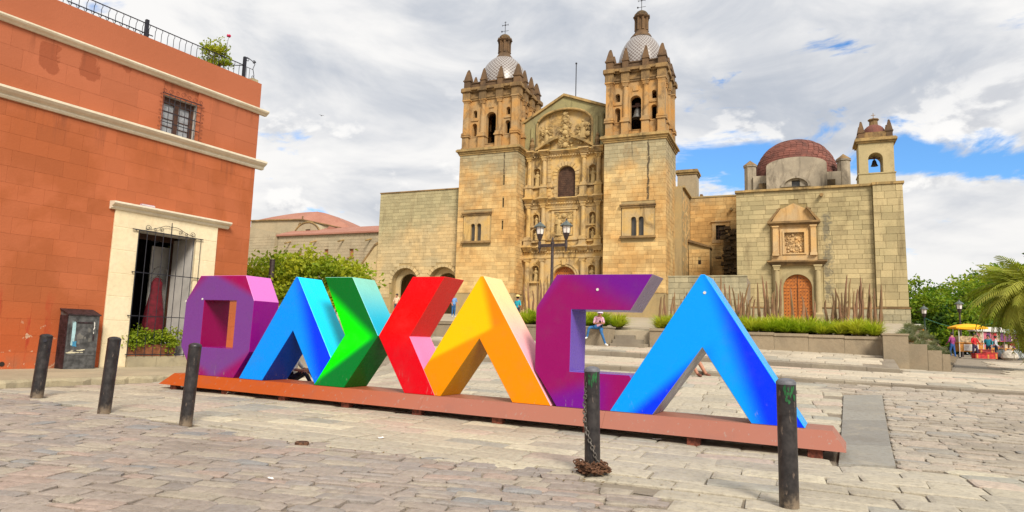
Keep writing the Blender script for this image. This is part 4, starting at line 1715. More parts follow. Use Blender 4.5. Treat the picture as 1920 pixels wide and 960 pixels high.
PINN = pinnacle_mesh()


def tower(label, u0, u1, win, slits, arch_w, nsingle, bell_label=None):
    um, w = (u0 + u1) / 2, u1 - u0
    dep = w
    o = CO
    wl, wr, wc = win
    wz0, wz1 = 12.2, 14.15
    whs = [arch(wc - .38, .27, wz0, wz1), arch(wc + .38, .27, wz0, wz1)]
    sh = [rect(s_ - .1, s_ + .1, z - h_ / 2, z + h_ / 2) for s_, z, h_ in slits]
    mb = MB(o)
    mb.prism(rect(u0 + .01, u1 - .01, 2.5, 22.1), .05, .5, holes=whs + sh)
    mb.box(u0 + .01, u1 - .05, .52, dep, 2.5, 22.09)
    tw = mb.build('tower', M['mortar'], church, label=label)
    bh = [hole_rect(wl - .02, wr + .02, 11.9, 15.45)] + [hole_rect(s_ - .1, s_ + .1, z - h_ / 2, z + h_ / 2) for s_, z, h_ in slits]
    block_wall(tw, o, M['tower'], u0, u1, 6.5, 22.1, .42, (.6, .74, .88, 1.02), 0, .06, .009, bh, nsingle, proud=.008, order=lambda q: -q[1])
    # right-hand side face of the tower
    T = Matrix.Translation(Vector((u1, 0, 0)) - Vector(o)) @ Matrix.Rotation(math.radians(90), 4, 'Z')
    block_wall(tw, (0, 0, 0), M['tower'], .0, dep, 6.5, 22.1, .42, (.6, .74, .88, 1.02), 0, .06, .014, [], 0, proud=.008, T=T)
    # cornice under the belfry
    mb = MB(o)
    ring(mb, u0, u1, 0, dep, [(22.02, 22.2, .10), (22.2, 22.42, .2), (22.42, 22.62, .38), (22.62, 22.72, .3)])
    x = u0 - .3
    mb.build('cornice', M['cornice'], tw)
    # twin window
    mb = MB(o)
    mb.prism(rect(wl + .12, wr - .12, 12.2, 15.1), -.10, .06, holes=whs)
    mb.prism(rect(wl + .35, wr - .35, 12.2, 14.9), -.16, -.101, holes=whs)
    wf = mb.build('window', M['facade'], tw)
    for nm, a, b, z0, z1, pr, mt in (('window_hood', wl - .05, wr + .05, 15.1, 15.28, .25, 'dark_trim'), ('window_hood', wl - .12, wr + .12, 15.28, 15.42, .36, 'dark_trim'),
                                     ('window_sill', wl - .08, wr + .08, 11.98, 12.2, .32, 'dark_trim')):
        mb = MB(o)
        mb.box(a, b, -pr, .03, z0, z1)
        mb.build(nm, M[mt], tw)
    mb = MB(o)
    mb.lathe([(.1, 12.2), (.07, 12.35), (.07, 13.6), (.11, 13.72)], wc, -.18, 10)
    mb.build('colonnette', M['facade'], tw)
    for q in (-.38, .38):
        mb = MB(o)
        mb.prism(arch(wc + q, .275, wz0, wz1 + .01), .2, .22)
        mb.build('pane', M['pane'], tw)
    for s_, z, h_ in slits:
        mb = MB(o)
        mb.box(s_ - .11, s_ + .11, .3, .33, z - h_ / 2, z + h_ / 2)
        mb.build('slit', M['black'], tw)
    # belfry: four pierced walls
    b0, b1, y0, y1 = u0 + .5, u1 - .5, .5, dep - .5
    hw = (b1 - b0) / 2
    cx, cy = (b0 + b1) / 2, (y0 + y1) / 2
    mb = MB()
    off = 1.05
    co = 2.7 if w < 6.6 else 3.0
    nx = (off + co) / 2 + .02
    holes = [arch(0, arch_w, 23.35, 27.0)]
    for sg in (-1, 1):
        holes += [arch(sg * nx, .3, 24.3, 25.85), arch(sg * nx, .25, 26.5, 27.4, 8)]
    for k in range(4):
        mb.M = Matrix.Translation(Vector((cx, cy, 0)) - Vector(o)) @ Matrix.Rotation(k * math.pi / 2, 4, 'Z')
        e = .002 * k
        mb.prism(rect(-hw + .6 * (k % 2), hw - .6 * (k % 2), 22.7, 29.0), -hw + e, -hw + .6, holes=holes)
        for sg in (-1, 1):      # frames round the niches
            mb.prism(arch(sg * nx, .36, 24.2, 25.95), -hw - .05, -hw + .02, holes=[arch(sg * nx, .3, 24.3, 25.85)])
            mb.box(sg * nx - .45, sg * nx + .45, -hw - .1, -hw + .02, 26.12, 26.3)
        mb.prism(arch(0, arch_w + .16, 23.3, 27.16), -hw - .07, -hw + .02, holes=[arch(0, arch_w, 23.35, 27.0)])
        mb.box(-.3, .3, -hw - .1, -hw + .02, 27.5, 28.1, tx=.08)
    mb.M = None
    mb.o = Vector(o)
    mb.box(b0 + .6, b1 - .6, y0 + .6, y1 - .6, 28.5, 28.9)
    mb.box(b0 + .6, b1 - .6, y0 + .6, y1 - .6, 22.6, 22.95)
    # lined interior so that only the openings are light
    mb.build('belfry', M['belfry'], tw)
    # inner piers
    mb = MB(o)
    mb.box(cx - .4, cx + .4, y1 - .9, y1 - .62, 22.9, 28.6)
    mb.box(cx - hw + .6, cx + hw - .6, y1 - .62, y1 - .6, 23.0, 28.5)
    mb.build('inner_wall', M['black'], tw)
    colm = column_mesh(4.15, .30, M['belfry'], .5)
    colc = column_mesh(4.15, .36, M['belfry'], .5, True)
    pm = MB()
    pm.box(-.44, .44, -.44, .44, 0, .16)
    pm.box(-.38, .38, -.38, .38, .16, 1.42)
    pm.box(-.5, .5, -.5, .5, 1.42, 1.58)
    pm.box(-.44, .44, -.44, .44, 1.58, 1.66)
    ped = pm.mesh('pedestal', M['belfry'])
    for k in (0, 1, 3):
        R = Matrix.Translation(Vector((cx, cy, 0)) - Vector(o)) @ Matrix.Rotation(k * math.pi / 2, 4, 'Z')
        for a in (-co, -off, off, co):
            if k and abs(a) == co and ((k == 1) == (a < 0)):
                continue
            yy = -hw - (.1 if abs(a) == co else .02)
            me = colc if abs(a) == co else colm
            inst('column', me, tw, M=R @ Matrix.Translation((a, yy, 24.4)))
            inst('pedestal', ped, tw, M=R @ Matrix.Translation((a, yy, 22.74)))
            # entablature block over each column
    mb = MB(o)
    ring(mb, b0, b1, y0, y1, [(28.55, 28.75, .12), (28.75, 28.95, .2), (28.95, 29.5, .06), (29.5, 29.7, .25), (29.7, 29.92, .5), (29.92, 30.02, .4)])
    for k in range(4):
        mb.M = Matrix.Translation(Vector((cx, cy, 0))) @ Matrix.Rotation(k * math.pi / 2, 4, 'Z')
        mb.M = Matrix.Translation(Vector((cx, cy, 0)) - Vector(o)) @ Matrix.Rotation(k * math.pi / 2, 4, 'Z')
        keep = mb.o
        mb.o = Vector((0, 0, 0))
        for a in (-co, -off, off, co):
            yy = -hw - (.1 if abs(a) == co else .02)
            e = .003 * k
            mb.box(a - .42, a + .42, yy - .42 - e, yy + .3, 28.56, 29.5 + e)
            mb.box(a - .55, a + .55, yy - .6 - e, yy + .3, 29.5 + e, 29.93 + e)
        mb.o = keep
    mb.M = None
    mb.build('entablature', M['dark_trim'], tw)
    mb = MB(o)
    ring(mb, b0 - .05, b1 + .05, y0 - .05, y1 + .05, [(30.0, 30.6, .0), (30.6, 30.72, .1)])
    mb.build('parapet', M['pinnacle'], tw)
    for k in range(4):
        R = Matrix.Translation(Vector((cx, cy, 0)) - Vector(o)) @ Matrix.Rotation(k * math.pi / 2, 4, 'Z')
        for a in (-co, -off, off):
            inst('pinnacle', PINN, tw, M=R @ Matrix.Translation((a, -hw - .08, 30.0)) @ Matrix.Diagonal((1.15 if a == -co else .9, 1.15 if a == -co else .9, 1.08, 1)))
    # dome
    rd = .5 * w - .62
    mb = MB((0, 0, 30.3))
    mb.lathe([(rd * 1.04, 30.0), (rd * 1.04, 30.5), (rd, 30.55)] + [(rd * math.cos(a), 30.55 + (34.75 - 30.55) * math.sin(a)) for a in [math.pi / 2 * i / 11 for i in range(12)]][:-1] + [(.3, 34.72)], n=40)
    mb.build('dome', M['dometile'], tw, Vector((cx, cy, 30.3)) - Vector(o), smooth=True)
    mb = MB(o)
    n = 8
    mb.lathe([(1.25, 34.3), (1.1, 34.55), (.8, 34.9), (.72, 35.05), (.72, 35.2), (.62, 35.2), (.62, 36.55), (.8, 36.6), (.92, 36.72), (.92, 36.8), (.78, 36.82)], cx, cy, 8, a0=math.pi / 8)
    for i in range(8):
        a = math.pi / 8 + i * math.pi / 4
        mb.lathe([(.15, 35.2), (.11, 35.3), (.1, 36.3), (.16, 36.55)], cx + .66 * math.cos(a), cy + .66 * math.sin(a), 8)
        a = i * math.pi / 4
        mb.lathe([(.13, 36.8), (.02, 37.05)], cx + .8 * math.cos(a), cy + .8 * math.sin(a), 6)
    mb.build('lantern', M['pinnacle'], tw)
    mb = MB(o)
    mb.lathe([(.74, 36.8), (.74, 36.95)] + [(.72 * math.cos(a), 36.95 + .6 * math.sin(a)) for a in (.25, .5, .75, 1.0, 1.25, 1.45)], cx, cy, 16)
    mb.build('lantern_cap', M['ruin'], tw, smooth=True)
    mb = MB(o)
    mb.tube([(cx, cy, 37.5), (cx, cy, 39.2)], .035, 6)
    mb.tube([(cx - .38, cy, 38.75), (cx + .38, cy, 38.75)], .03, 6)
    mb.tube([(cx - .45, cy, 38.0), (cx + .45, cy, 38.0)], .022, 6)
    mb.ball(cx - .42, cy, 38.0, .1, 6)
    mb.ball(cx, cy, 38.75, .09, 6)
    for q in (-.38, .38):
        mb.tube([(cx + q, cy, 38.65), (cx + q, cy, 38.85)], .025, 5)
    mb.tube([(cx - .12, cy, 39.1), (cx + .12, cy, 39.1)], .025, 5)
    mb.build('cross', M['iron'], tw)
    if bell_label:
        P = CU * cx + CV * (VC + y0 + .9) + Vector((0, 0, 24.85))
        make_bell(bell_label, P, .95, -TC)
    return tw


tower('left bell tower with narrow slits', -34.25, -27.2, (-33.5, -30.1, -31.85), [(-28.75, 18.9, 1.1), (-28.75, 16.4, 1.0), (-28.75, 13.9, .95)], .62, 150)
tower('right bell tower with a hanging bell', -17.5, -11.2, (-15.65, -12.25, -13.98), [], .58, 150, 'large grey bell hanging in the open arch of the right church tower')

# --- front between the towers
o = CO
mb = MB(o)
FY = 2.5
fh = [arch(-22.4, 1.3, 3.0, 9.55), arch(-22.38, 1.04, 17.12, 20.66)]
niches = [(-25.8, .44, 18.45, 20.6), (-19.4, .42, 18.45, 20.6), (-25.8, .38, 14.05, 15.4), (-19.36, .38, 14.05, 15.4),
          (-25.8, .38, 12.35, 13.75), (-19.36, .38, 12.35, 13.75), (-25.72, .42, 7.9, 9.7), (-19.36, .42, 7.9, 9.7)]
fh += [arch(*q) for q in niches]
mb.prism([(-27.6, 2.5), (-17.4, 2.5), (-17.4, 22.5), (-27.6, 22.5)], FY, FY + .55, holes=fh)
mb.box(-27.6, -17.4, FY + .56, FY + 6, 2.5, 25.5)
front = mb.build('front_wall', M['facade'], church)
mb = MB(o)
mb.prism([(-27.6, 22.4), (-17.4, 22.4), (-17.4, 26.55), (-22.75, 28.55), (-27.6, 25.75)], FY - .12, FY + .6,
         holes=[[(-25.9, 22.6), (-19.5, 22.6), (-19.5, 25.4)] + [(-22.7 + 3.2 * math.cos(a), 25.4 + 1.72 * math.sin(a)) for a in [math.pi * i / 14 for i in range(1, 14)]] + [(-25.9, 25.4)]])
pedm = mb.build('pediment', M['pediment'], church)
mb = MB(o)
mb.box(-26.2, -19.2, FY + .3, FY + .5, 22.5, 27.3)
mb.build('tympanum', M['facade'], pedm)
# raking coping
mb = MB(o)
for (x0, z0), (x1, z1) in (((-27.75, 25.7), (-22.75, 28.58)), ((-22.75, 28.58), (-17.3, 26.55))):
    mb.prism([(x0, z0), (x1, z1), (x1, z1 + .28), (x0, z0 + .28)], FY - .35, FY + .7)
mb.build('coping', M['cornice'], pedm)
mb = MB(o)
pr = [(-22.7 + 3.2 * math.cos(a), FY - .16, 25.4 + 1.72 * math.sin(a)) for a in [math.pi * i / 20 for i in range(21)]]
mb.tube([(-19.5, FY - .16, 22.7)] + pr + [(-25.9, FY - .16, 22.7)], .13, 8)
mb.build('arch_moulding', M['cornice'], pedm)
mb = MB(o)
mb.tube([(-18.35, FY - .2, 22.6), (-18.35, FY - .2, 26.1)], .22, 10)
mb.tube([(-18.95, FY - .16, 22.6), (-18.95, FY - .16, 25.9)], .14, 8)
mb.tube([(-26.5, FY - .16, 22.6), (-26.5, FY - .16, 25.2)], .14, 8)
mb.build('pier_shaft', M['pediment'], pedm)


def cornice(z, hgt, pr, cols, name='cornice'):
    mb = MB(o)
    n = 4
    for k in range(n):
        p = pr * .85 * ((k + 1) / n) ** 1.4
        za, zb = z - hgt + hgt * k / n, z - hgt + hgt * (k + 1) / n
        mb.box(-27.5, -17.5, FY - p, FY + .1, za, zb)
        for x in cols:
            mb.box(x - .42 - p * .4, x + .42 + p * .4, FY - p - .42 - .002 * k, FY + .05, za + .003, zb + .003)
    x = -27.3
    while x < -17.6:         # dentils
        mb.box(x, x + .14, FY - pr * .62, FY, z - hgt - .16, z - hgt + .01)
        x += .3
    return mb.build(name, M['facade'], front)


CX = [-26.6, -24.85, -20.3, -18.65]
for z in (11.75, 17.12, 22.45):
    cornice(z, .55, .5, CX)
for z0, h_, r in ((4.6, 5.9, .30), (12.5, 3.95, .27), (18.35, 3.4, .25)):
    me = column_mesh(h_, r, M['facade'], .42)
    for x in CX:
        inst('column', me, front, Vector((x, FY - .28, z0)) - Vector(o))
for z0, z1 in ((3.4, 4.6), (11.75, 12.5), (17.12, 18.35)):
    pm = MB()
    pm.box(-.45, .45, -.42, .3, 0, .14)
    pm.box(-.38, .38, -.36, .3, .14, z1 - z0 - .12)
    pm.box(-.47, .47, -.44, .3, z1 - z0 - .12, z1 - z0)
    me = pm.mesh('pedestal', M['facade'])
    for x in CX:
        inst('pedestal', me, front, Vector((x, FY - .28, z0)) - Vector(o))
    mb = MB(o)
    mb.box(-27.3, -23.6, FY - .1, FY + .02, z1 - .14, z1)
    mb.box(-21.1, -17.6, FY - .1, FY + .02, z1 - .14, z1)
    mb.build('string_course', M['dark_trim'], front)
for z, h_ in ((10.5, .65), (16.0, .55)):        # entablature faces above the columns
    mb = MB(o)
    mb.box(-27.3, -17.6, FY - .08, FY + .01, z, z + h_)
    mb.build('frieze', M['facade'], front)
for (x, hw, z0, z1) in niches:
    mb = MB(o)
    mb.prism(arch(x, hw + .13, z0 - .1, z1 + .13), FY - .1, FY + .02, holes=[arch(x, hw, z0, z1)])
    mb.box(x - hw - .18, x + hw + .18, FY - .28, FY + .1, z0 - .16, z0 + .02)
    mb.box(x - .1, x + .1, FY - .16, FY, z1 + .1, z1 + .32)
    mb.build('niche', M['facade'], front)
    s_ = (z1 - z0) * .82 / 1.93
    inst('statue', STAT, front, M=Matrix.Translation(Vector((x, FY + .16, z0 + .14 * s_ + .03)) - Vector(o)) @ Matrix.Rotation(rnd.uniform(-.3, .3), 4, 'Z') @ Matrix.Scale(s_, 4))
# choir window with lattice and voussoirs
mb = MB(o)
mb.prism(arch(-22.38, 1.03, 17.13, 20.65), FY + .3, FY + .36)
mb.build('window_lattice', M['lattice'], front)
mb = MB(o)
for i in range(-5, 6):
    mb.box(-22.38 + i * .18 - .012, -22.38 + i * .18 + .012, FY + .265, FY + .3, 17.13, 20.6 - .06 * i * i * .6)
for k in range(1, 15):
    z = 17.13 + k * .22
    h_ = 1.03 if z < 19.6 else math.sqrt(max(0, 1.03 ** 2 - (z - 19.62) ** 2))
    mb.box(-22.38 - h_, -22.38 + h_, FY + .27, FY + .3, z - .012, z + .012)
mb.build('lattice_bars', M['wood'], front)
for i in range(11):
    a0, a1 = math.pi * i / 11 + .02, math.pi * (i + 1) / 11 - .02
    mb = MB(o)
    r0, r1 = 1.06, 1.52 + .06 * (i % 2)
    zc = 19.62
    mb.prism([(-22.38 + r * math.cos(a), zc + r * math.sin(a)) for r, a in ((r0, a0), (r1, a0), (r1, a1), (r0, a1))], FY - .1 - .04 * (i % 2), FY + .02)
    mb.build('voussoir', M['facade'], front)
for sg in (-1, 1):
    for k in range(6):
        z = 17.2 + k * .4
        w_ = .42 if k % 2 else .3
        mb = MB(o)
        x0 = -22.38 + sg * 1.06
        mb.box(min(x0, x0 + sg * w_), max(x0, x0 + sg * w_), FY - .1, FY + .02, z, z + .37)
        mb.build('voussoir', M['facade'], front)
    for k in range(9):       # rusticated pilaster strips each side
        z = 17.4 + k * .5
        mb = MB(o)
        x0 = -22.38 + sg * 1.75
        mb.box(min(x0, x0 + sg * .42), max(x0, x0 + sg * .42), FY - .08, FY + .02, z, z + .46)
        mb.build('rustic_block', M['facade'], front)
# main door
M['door'] = plain('orange_brown_door_wood', c(190, 110, 36, .85), .6, .15, 5)
M['stud'] = plain('dark_door_stud', c(96, 52, 26, .8), .5, .1, 8, .3)


def plank_door(parent, o, u0, u1, z0, z1, y, nplank):
    uc, hw = (u0 + u1) / 2, (u1 - u0) / 2
    zs = z1 - hw
    for i in range(nplank):
        a, b = u0 + (u1 - u0) * i / nplank, u0 + (u1 - u0) * (i + 1) / nplank
        top = lambda x: zs + math.sqrt(max(hw * hw - (x - uc) ** 2, 0.0))
        mb = MB(o)
        loop = [(a + .006, z0), (b - .006, z0)] + [(b - .006 - (b - a - .012) * k / 4, top(b - .006 - (b - a - .012) * k / 4)) for k in range(5)]
        mb.prism(loop, y, y + .08)
        mb.build('door_plank', M['door'], parent)
    mb = MB(o)
    nz = int((z1 - z0) / .3)
    for r in range(nz + 1):
        z = z0 + .15 + r * .3
        for i in range(nplank * 1):
            x = u0 + (u1 - u0) * (i + .5) / nplank
            if z < zs or (x - uc) ** 2 + (z - zs) ** 2 < (hw - .12) ** 2:
                mb.box(x - .04, x + .04, y - .035, y + .01, z - .04, z + .04, ty=.01)
    mb.build('door_stud', M['stud'], parent, kind='stuff')
    mb = MB(o)
    mb.box(u0, u1, y - .03, y + .01, zs - .05, zs + .05)
    mb.build('door_rail', M['door'], parent)


mb = MB(o)
mb.prism(arch(-22.4, 1.29, 3.0, 9.54), FY + .52, FY + .555)
door = mb.build('door', M['wood'], church)
plank_door(door, o, -23.68, -21.12, 3.2, 9.52, FY + .42, 10)
for r0, r1, pr in ((1.32, 1.6, .12), (1.6, 1.78, .2)):
    mb = MB(o)
    mb.prism(arch(-22.4, r1, 3.0, 9.55 + r1 - 1.3, 16), FY - pr, FY + .02, holes=[arch(-22.4, r0, 3.02, 9.55 + r0 - 1.3, 16)])
    mb.build('door_arch', M['facade'], front)
mb = MB(o)
mb.box(-22.6, -22.2, FY - .3, FY, 9.7, 10.35, tx=-.08)
mb.build('keystone', M['facade'], front)
# relief panel of the middle storey
mb = MB(o)
mb.prism(rect(-23.95, -21.15, 12.6, 15.75), FY - .14, FY + .02, holes=[rect(-23.65, -21.45, 12.85, 15.5)])
mb.box(-24.15, -20.95, FY - .26, FY, 15.75, 15.92)
mb.box(-24.1, -21.0, FY - .2, FY, 12.4, 12.6)
relp = mb.build('relief_frame', M['facade'], front)


def relief(name, parent, items, mat):
    mb = MB(o)
    for kind, x, z, r in items:
        if kind == 'b':
            mb.ball(x, FY + rnd.uniform(-.04, .04), z, r, 8, sy=.7)
        else:
            mb.tube(scroll(x, z, r, 1 if kind == 's' else -1, 1, 1.3, FY - .02), r * .22, 6)
    return mb.build(name, mat, parent, smooth=True)


def fig(name, x, z, h, parent, y=FY):
    s_ = h / 1.93
    return inst(name, STAT, parent, M=Matrix.Translation(Vector((x, y, z + .14 * s_)) - Vector(o)) @ Matrix.Rotation(rnd.uniform(-.4, .4), 4, 'Z') @ Matrix.Scale(s_, 4))


fig('relief_figure', -23.1, 12.9, 2.1, relp)
fig('relief_figure', -22.0, 12.9, 2.1, relp)
relief('carved_scrolls', relp, [('b', -22.55, 15.1, .3), *[(rnd.choice('bsz'), rnd.uniform(-23.6, -21.5), rnd.uniform(12.95, 15.4), rnd.uniform(.07, .16)) for _ in range(55)], ('s', -23.3, 15.2, .22), ('z', -21.75, 15.2, .22), ('b', -22.55, 14.1, .28), ('s', -22.55, 13.3, .26), ('b', -22.6, 12.95, .2)], M['statue'])
# tympanum carving: crest, two angels, broken pediment scrolls
FYb = FY
crest = []
WZ = ((22.8, .95), (23.4, .8), (23.9, .55), (24.3, .75), (24.8, .9), (25.3, .75), (25.8, .45), (26.2, .3), (26.7, .15))
for (z, w_), (z2, w2) in zip(WZ, WZ[1:]):
    for k in range(13):
        zz_ = rnd.uniform(z, z2)
        ww_ = w_ + (w2 - w_) * (zz_ - z) / (z2 - z)
        crest.append((rnd.choice('bszsz'), -22.6 + rnd.uniform(-1, 1) * ww_, zz_, rnd.uniform(.09, .19)))
for x, z, r in ((-22.6, 23.0, .34), (-22.6, 24.4, .36), (-22.6, 24.95, .3), (-22.6, 25.7, .22), (-22.6, 26.55, .17)):
    crest.append(('b', x, z, r))
relief('carved_crest', pedm, crest, M['statue'])
fig('angel', -24.8, 23.2, 2.0, pedm)
fig('angel', -20.6, 23.6, 2.1, pedm)
relief('carved_wings', pedm, [('s', -24.3, 24.6, .3), ('z', -25.2, 24.5, .3), ('s', -20.1, 25.0, .34), ('z', -21.1, 24.9, .32), ('b', -20.2, 25.2, .25), *[(rnd.choice('bsz'), rnd.choice((-24.8, -20.6)) + rnd.uniform(-.75, .75), rnd.uniform(23.0, 25.3), rnd.uniform(.08, .17)) for _ in range(60)], ('b', -24.3, 23.9, .3), ('b', -25.2, 23.4, .3), ('b', -20.9, 24.0, .3), ('b', -20.1, 24.1, .32)], M['statue'])
for sg in (-1, 1):
    mb = MB(o)
    pts = [(-22.6 + sg * (.75 + 2.6 * t_), 23.75 - 1.25 * t_ ** 1.3) for t_ in [i / 8 for i in range(9)]]
    loop = pts + [(x, z + .32) for x, z in reversed(pts)]
    mb.prism(loop, FY - .42, FY + .1)
    mb.build('broken_pediment', M['cornice'], pedm)
    mb = MB(o)
    x = -22.6 + sg * 3.75
    mb.lathe([(.3, 22.45), (.3, 22.7), (.2, 22.85), (.32, 23.2), (.16, 23.6), (.22, 23.75), (.04, 24.1)], x, FY - .3, 10)
    mb.build('urn', M['dark_trim'], pedm)
# flagpole on the roof
mb = MB(o)
P0 = Ch_u = None
mb.tube([(-21.95, FY + 1.5, 25), (-21.95, FY + 1.5, 32.9)], .055, 8)
mb.ball(-21.95, FY + 1.5, 32.95, .12, 8)
mb.build('flagpole', M['iron'], church)
# nave behind the right tower, recess wall, buttress turret
mb = MB(o)
mb.box(-17.0, -10.45, 5.4, 26, 2.5, 18.3)
mb.box(-10.46, -10.2, 6.0, 11.4, 18.28, 18.5)
nav = mb.build('nave_wall', M['mortar'], church)
T = Matrix.Translation(Vector((-10.45, 0, 0)) - Vector(o)) @ Matrix.Rotation(math.radians(90), 4, 'Z')
block_wall(nav, (0, 0, 0), M['tower'], 6.0, 11.6, 5, 18.25, .42, (.6, .74, .9), 0, .06, .014, [], 60, proud=.01, T=T)
mb = MB(o)
mb.box(-27, -17.6, 3.2, 26, 22, 24.5)
mb.box(-16.8, -10.9, 14, 15.5, 18.2, 18.6)
mb.build('nave_roof', M['mortar'], church)
RY = 11.6
mb = MB(o)
mb.prism(rect(-11.0, -3.5, 2.5, 18.25), RY, RY + 1, holes=[rect(-7.6, -6.55, 13.35, 15.0)])
mb.box(-10.9, -3.5, RY - .12, RY + 1.05, 18.25, 18.42)
rec = mb.build('recess_wall', M['mortar'], church)
block_wall(rec, o, M['tower'], -10.4, -4.2, 4.5, 18.2, .45, (.7, .9, 1.1), RY - .05, .06, .012, [hole_rect(-7.6, -6.55, 13.35, 15.0)], 100, proud=.008)
mb = MB(o)
mb.prism(rect(-8.0, -6.15, 13.0, 15.35), RY - .14, RY - .04, holes=[rect(-7.6, -6.55, 13.35, 15.0)])
mb.box(-8.1, -6.05, RY - .3, RY - .02, 15.36, 15.5)
mb.build('window_frame', M['portal'], rec)
mb = MB(o)
mb.box(-7.6, -6.55, RY + .2, RY + .25, 13.35, 15.0)
mb.build('pane', M['black'], rec)
mb = MB(o)
for k in range(1, 4):
    mb.box(-7.6 + .26 * k - .025, -7.6 + .26 * k + .025, RY + .1, RY + .15, 13.35, 15.0)
    mb.box(-7.6, -6.55, RY + .11, RY + .16, 13.35 + .41 * k - .025, 13.35 + .41 * k + .025)
mb.build('window_bars', M['wood'], rec)
mb = MB(o)
mb.tube([(-5.9, RY - .6, 16.7), (-5.9, RY + .1, 16.75)], .17, 10)
mb.build('water_spout', M['cornice'], rec)
# small lean-to in the corner
mb = MB(o)
mb.prism([(-10.4, 3), (-8.1, 3), (-8.1, 12.2), (-8.35, 12.35), (-10.4, 12.9)], RY - 1.6, RY - .06)
lt = mb.build('lean_to', M['mortar'], church)
block_wall(lt, o, M['tower'], -10.38, -8.12, 5, 12.1, .42, (.5, .7, .9), RY - 1.66, .06, .02, [hole_rect(-9.35, -9.05, 10.4, 10.9)], 60, proud=.02)
mb = MB(o)
mb.prism([(-10.4, 12.95), (-8.0, 12.22), (-8.0, 12.4), (-10.4, 13.25)], RY - 1.85, RY - .05)
mb.build('roof', M['dark_trim'], lt)
mb = MB(o)
mb.box(-9.35, -9.05, RY - 1.61, RY - 1.59, 10.4, 10.9)
mb.build('small_opening', M['black'], lt)
# eroded dark masonry stub against the chapel
mb = MB(o)
mb.box(-6.7, -5.3, RY - 1.2, RY - .06, 3, 13.6)
stb = mb.build('masonry_stub', M['ruin'], church)
for k in range(80):
    z = 7 + 7.3 * rnd.random() ** .9
    wd = .34 + .9 * max(0, 1 - abs(z - 11) / 7)
    x = -6.05 + rnd.uniform(-1, 1) * wd
    s_ = rnd.uniform(.16, .42)
    mb = MB(o)
    mb.box(x - s_, x + s_, RY - 1.2 - rnd.uniform(.1, .6), RY - .8, z, z + rnd.uniform(.18, .36), tx=.03, ty=.03)
    mb.build('rubble_stone', M['ruin'], stb)
# turret on the nave roof
mb = MB(o)
mb.box(-11.9, -9.75, 12.0, 14.2, 17.8, 21.2)
tr = mb.build('roof_turret', M['convent'], church)
mb = MB(o)
ring(mb, -11.9, -9.75, 12.0, 14.2, [(21.2, 21.42, .12), (21.42, 21.62, .24), (21.62, 21.78, .14)])
mb.build('turret_cap', M['cornice'], tr)
mb = MB(o)
mb.box(-9.6, -9.1, 13, 14.2, 18.2, 19.0, tx=.1)
mb.build('roof_block', M['dark_trim'], tr)

# ------------------------------------------------------------------ the chapel on the right
HO = (2.3, 0, 4)
chapel = croot('chapel', 'greenish stone chapel with a red dome, carved portal and small bell gable', 'chapel', *HO)
o = HO
L0, L1 = -4.59, 9.12
mb = MB(o)
mb.prism(rect(L0 + .01, L1 - .01, 2.0, 16.0), .05, .6, holes=[arch(.6, 1.2, 2.1, 8.2)])
mb.box(L0 + .02, L1 - .02, .61, 16, 2.0, 15.98)
cw = mb.build('wall', M['chapel_mortar'], chapel)
block_wall(cw, o, M['chapel'], L0, 6.83, 5.2, 16.0, .43, (.7, .9, 1.1, 1.3), 0, .06, .014, [hole_rect(-1.55, 2.75, 4, 9.5), hole_rect(-1.6, 2.35, 9.4, 13.0), hole_arch(.4, 1.6, 12.9, 14.8)], 300, proud=.01,
           order=lambda q: -q[1])
# corner pilaster, slightly battered
mb = MB(o)
mb.prism([(6.86, 2.0), (9.24, 2.0), (9.14, 16.0), (6.86, 16.0)], -.34, .62)
pil = mb.build('corner_buttress', M['chapel_mortar'], chapel)
block_wall(pil, o, M['chapel'], 6.85, 9.16, 5.3, 16.0, .62, (.9, 1.1, 1.4), -.40, .07, .016, [], 100, proud=.012, edge=lambda z: 9.25 - .10 * (z - 5) / 11)
mb = MB(o)
mb.box(L0 - .1, 6.85, -.22, .4, 16.0, 16.2)
mb.box(6.8, L1 + .15, -.5, .4, 16.003, 16.22)
mb.build('coping', M['cornice'], chapel)
mb = MB(o)
mb.box(L0 - .05, -.9, -.2, .1, 2, 5.12)
mb.box(2.1, 6.83, -.2, .1, 2, 5.12)
mb.box(6.8, 9.3, -.62, .2, 2, 5.1)
bs = mb.build('base_course', M['old_wall'], chapel)
block_wall(bs, o, M['old_wall'], L0, -.95, 2.6, 5.1, .6, (.6, .9, 1.1), -.26, .07, .02, [], 40, proud=.012)
block_wall(bs, o, M['old_wall'], 2.15, 6.8, 2.6, 5.1, .6, (.6, .9, 1.1), -.26, .07, .02, [], 40, proud=.012)
block_wall(bs, o, M['old_wall'], 6.8, 9.3, 2.6, 5.1, .55, (.6, .8, 1.0), -.68, .07, .02, [], 40, proud=.014)
mb = MB(o)
mb.box(L0 - .05, -.9, -.32, .05, 5.12, 5.24)
mb.box(2.1, 6.8, -.32, .05, 5.12, 5.24)
mb.box(6.78, 9.34, -.74, .05, 5.11, 5.25)
mb.build('ledge', M['dark_trim'], bs)
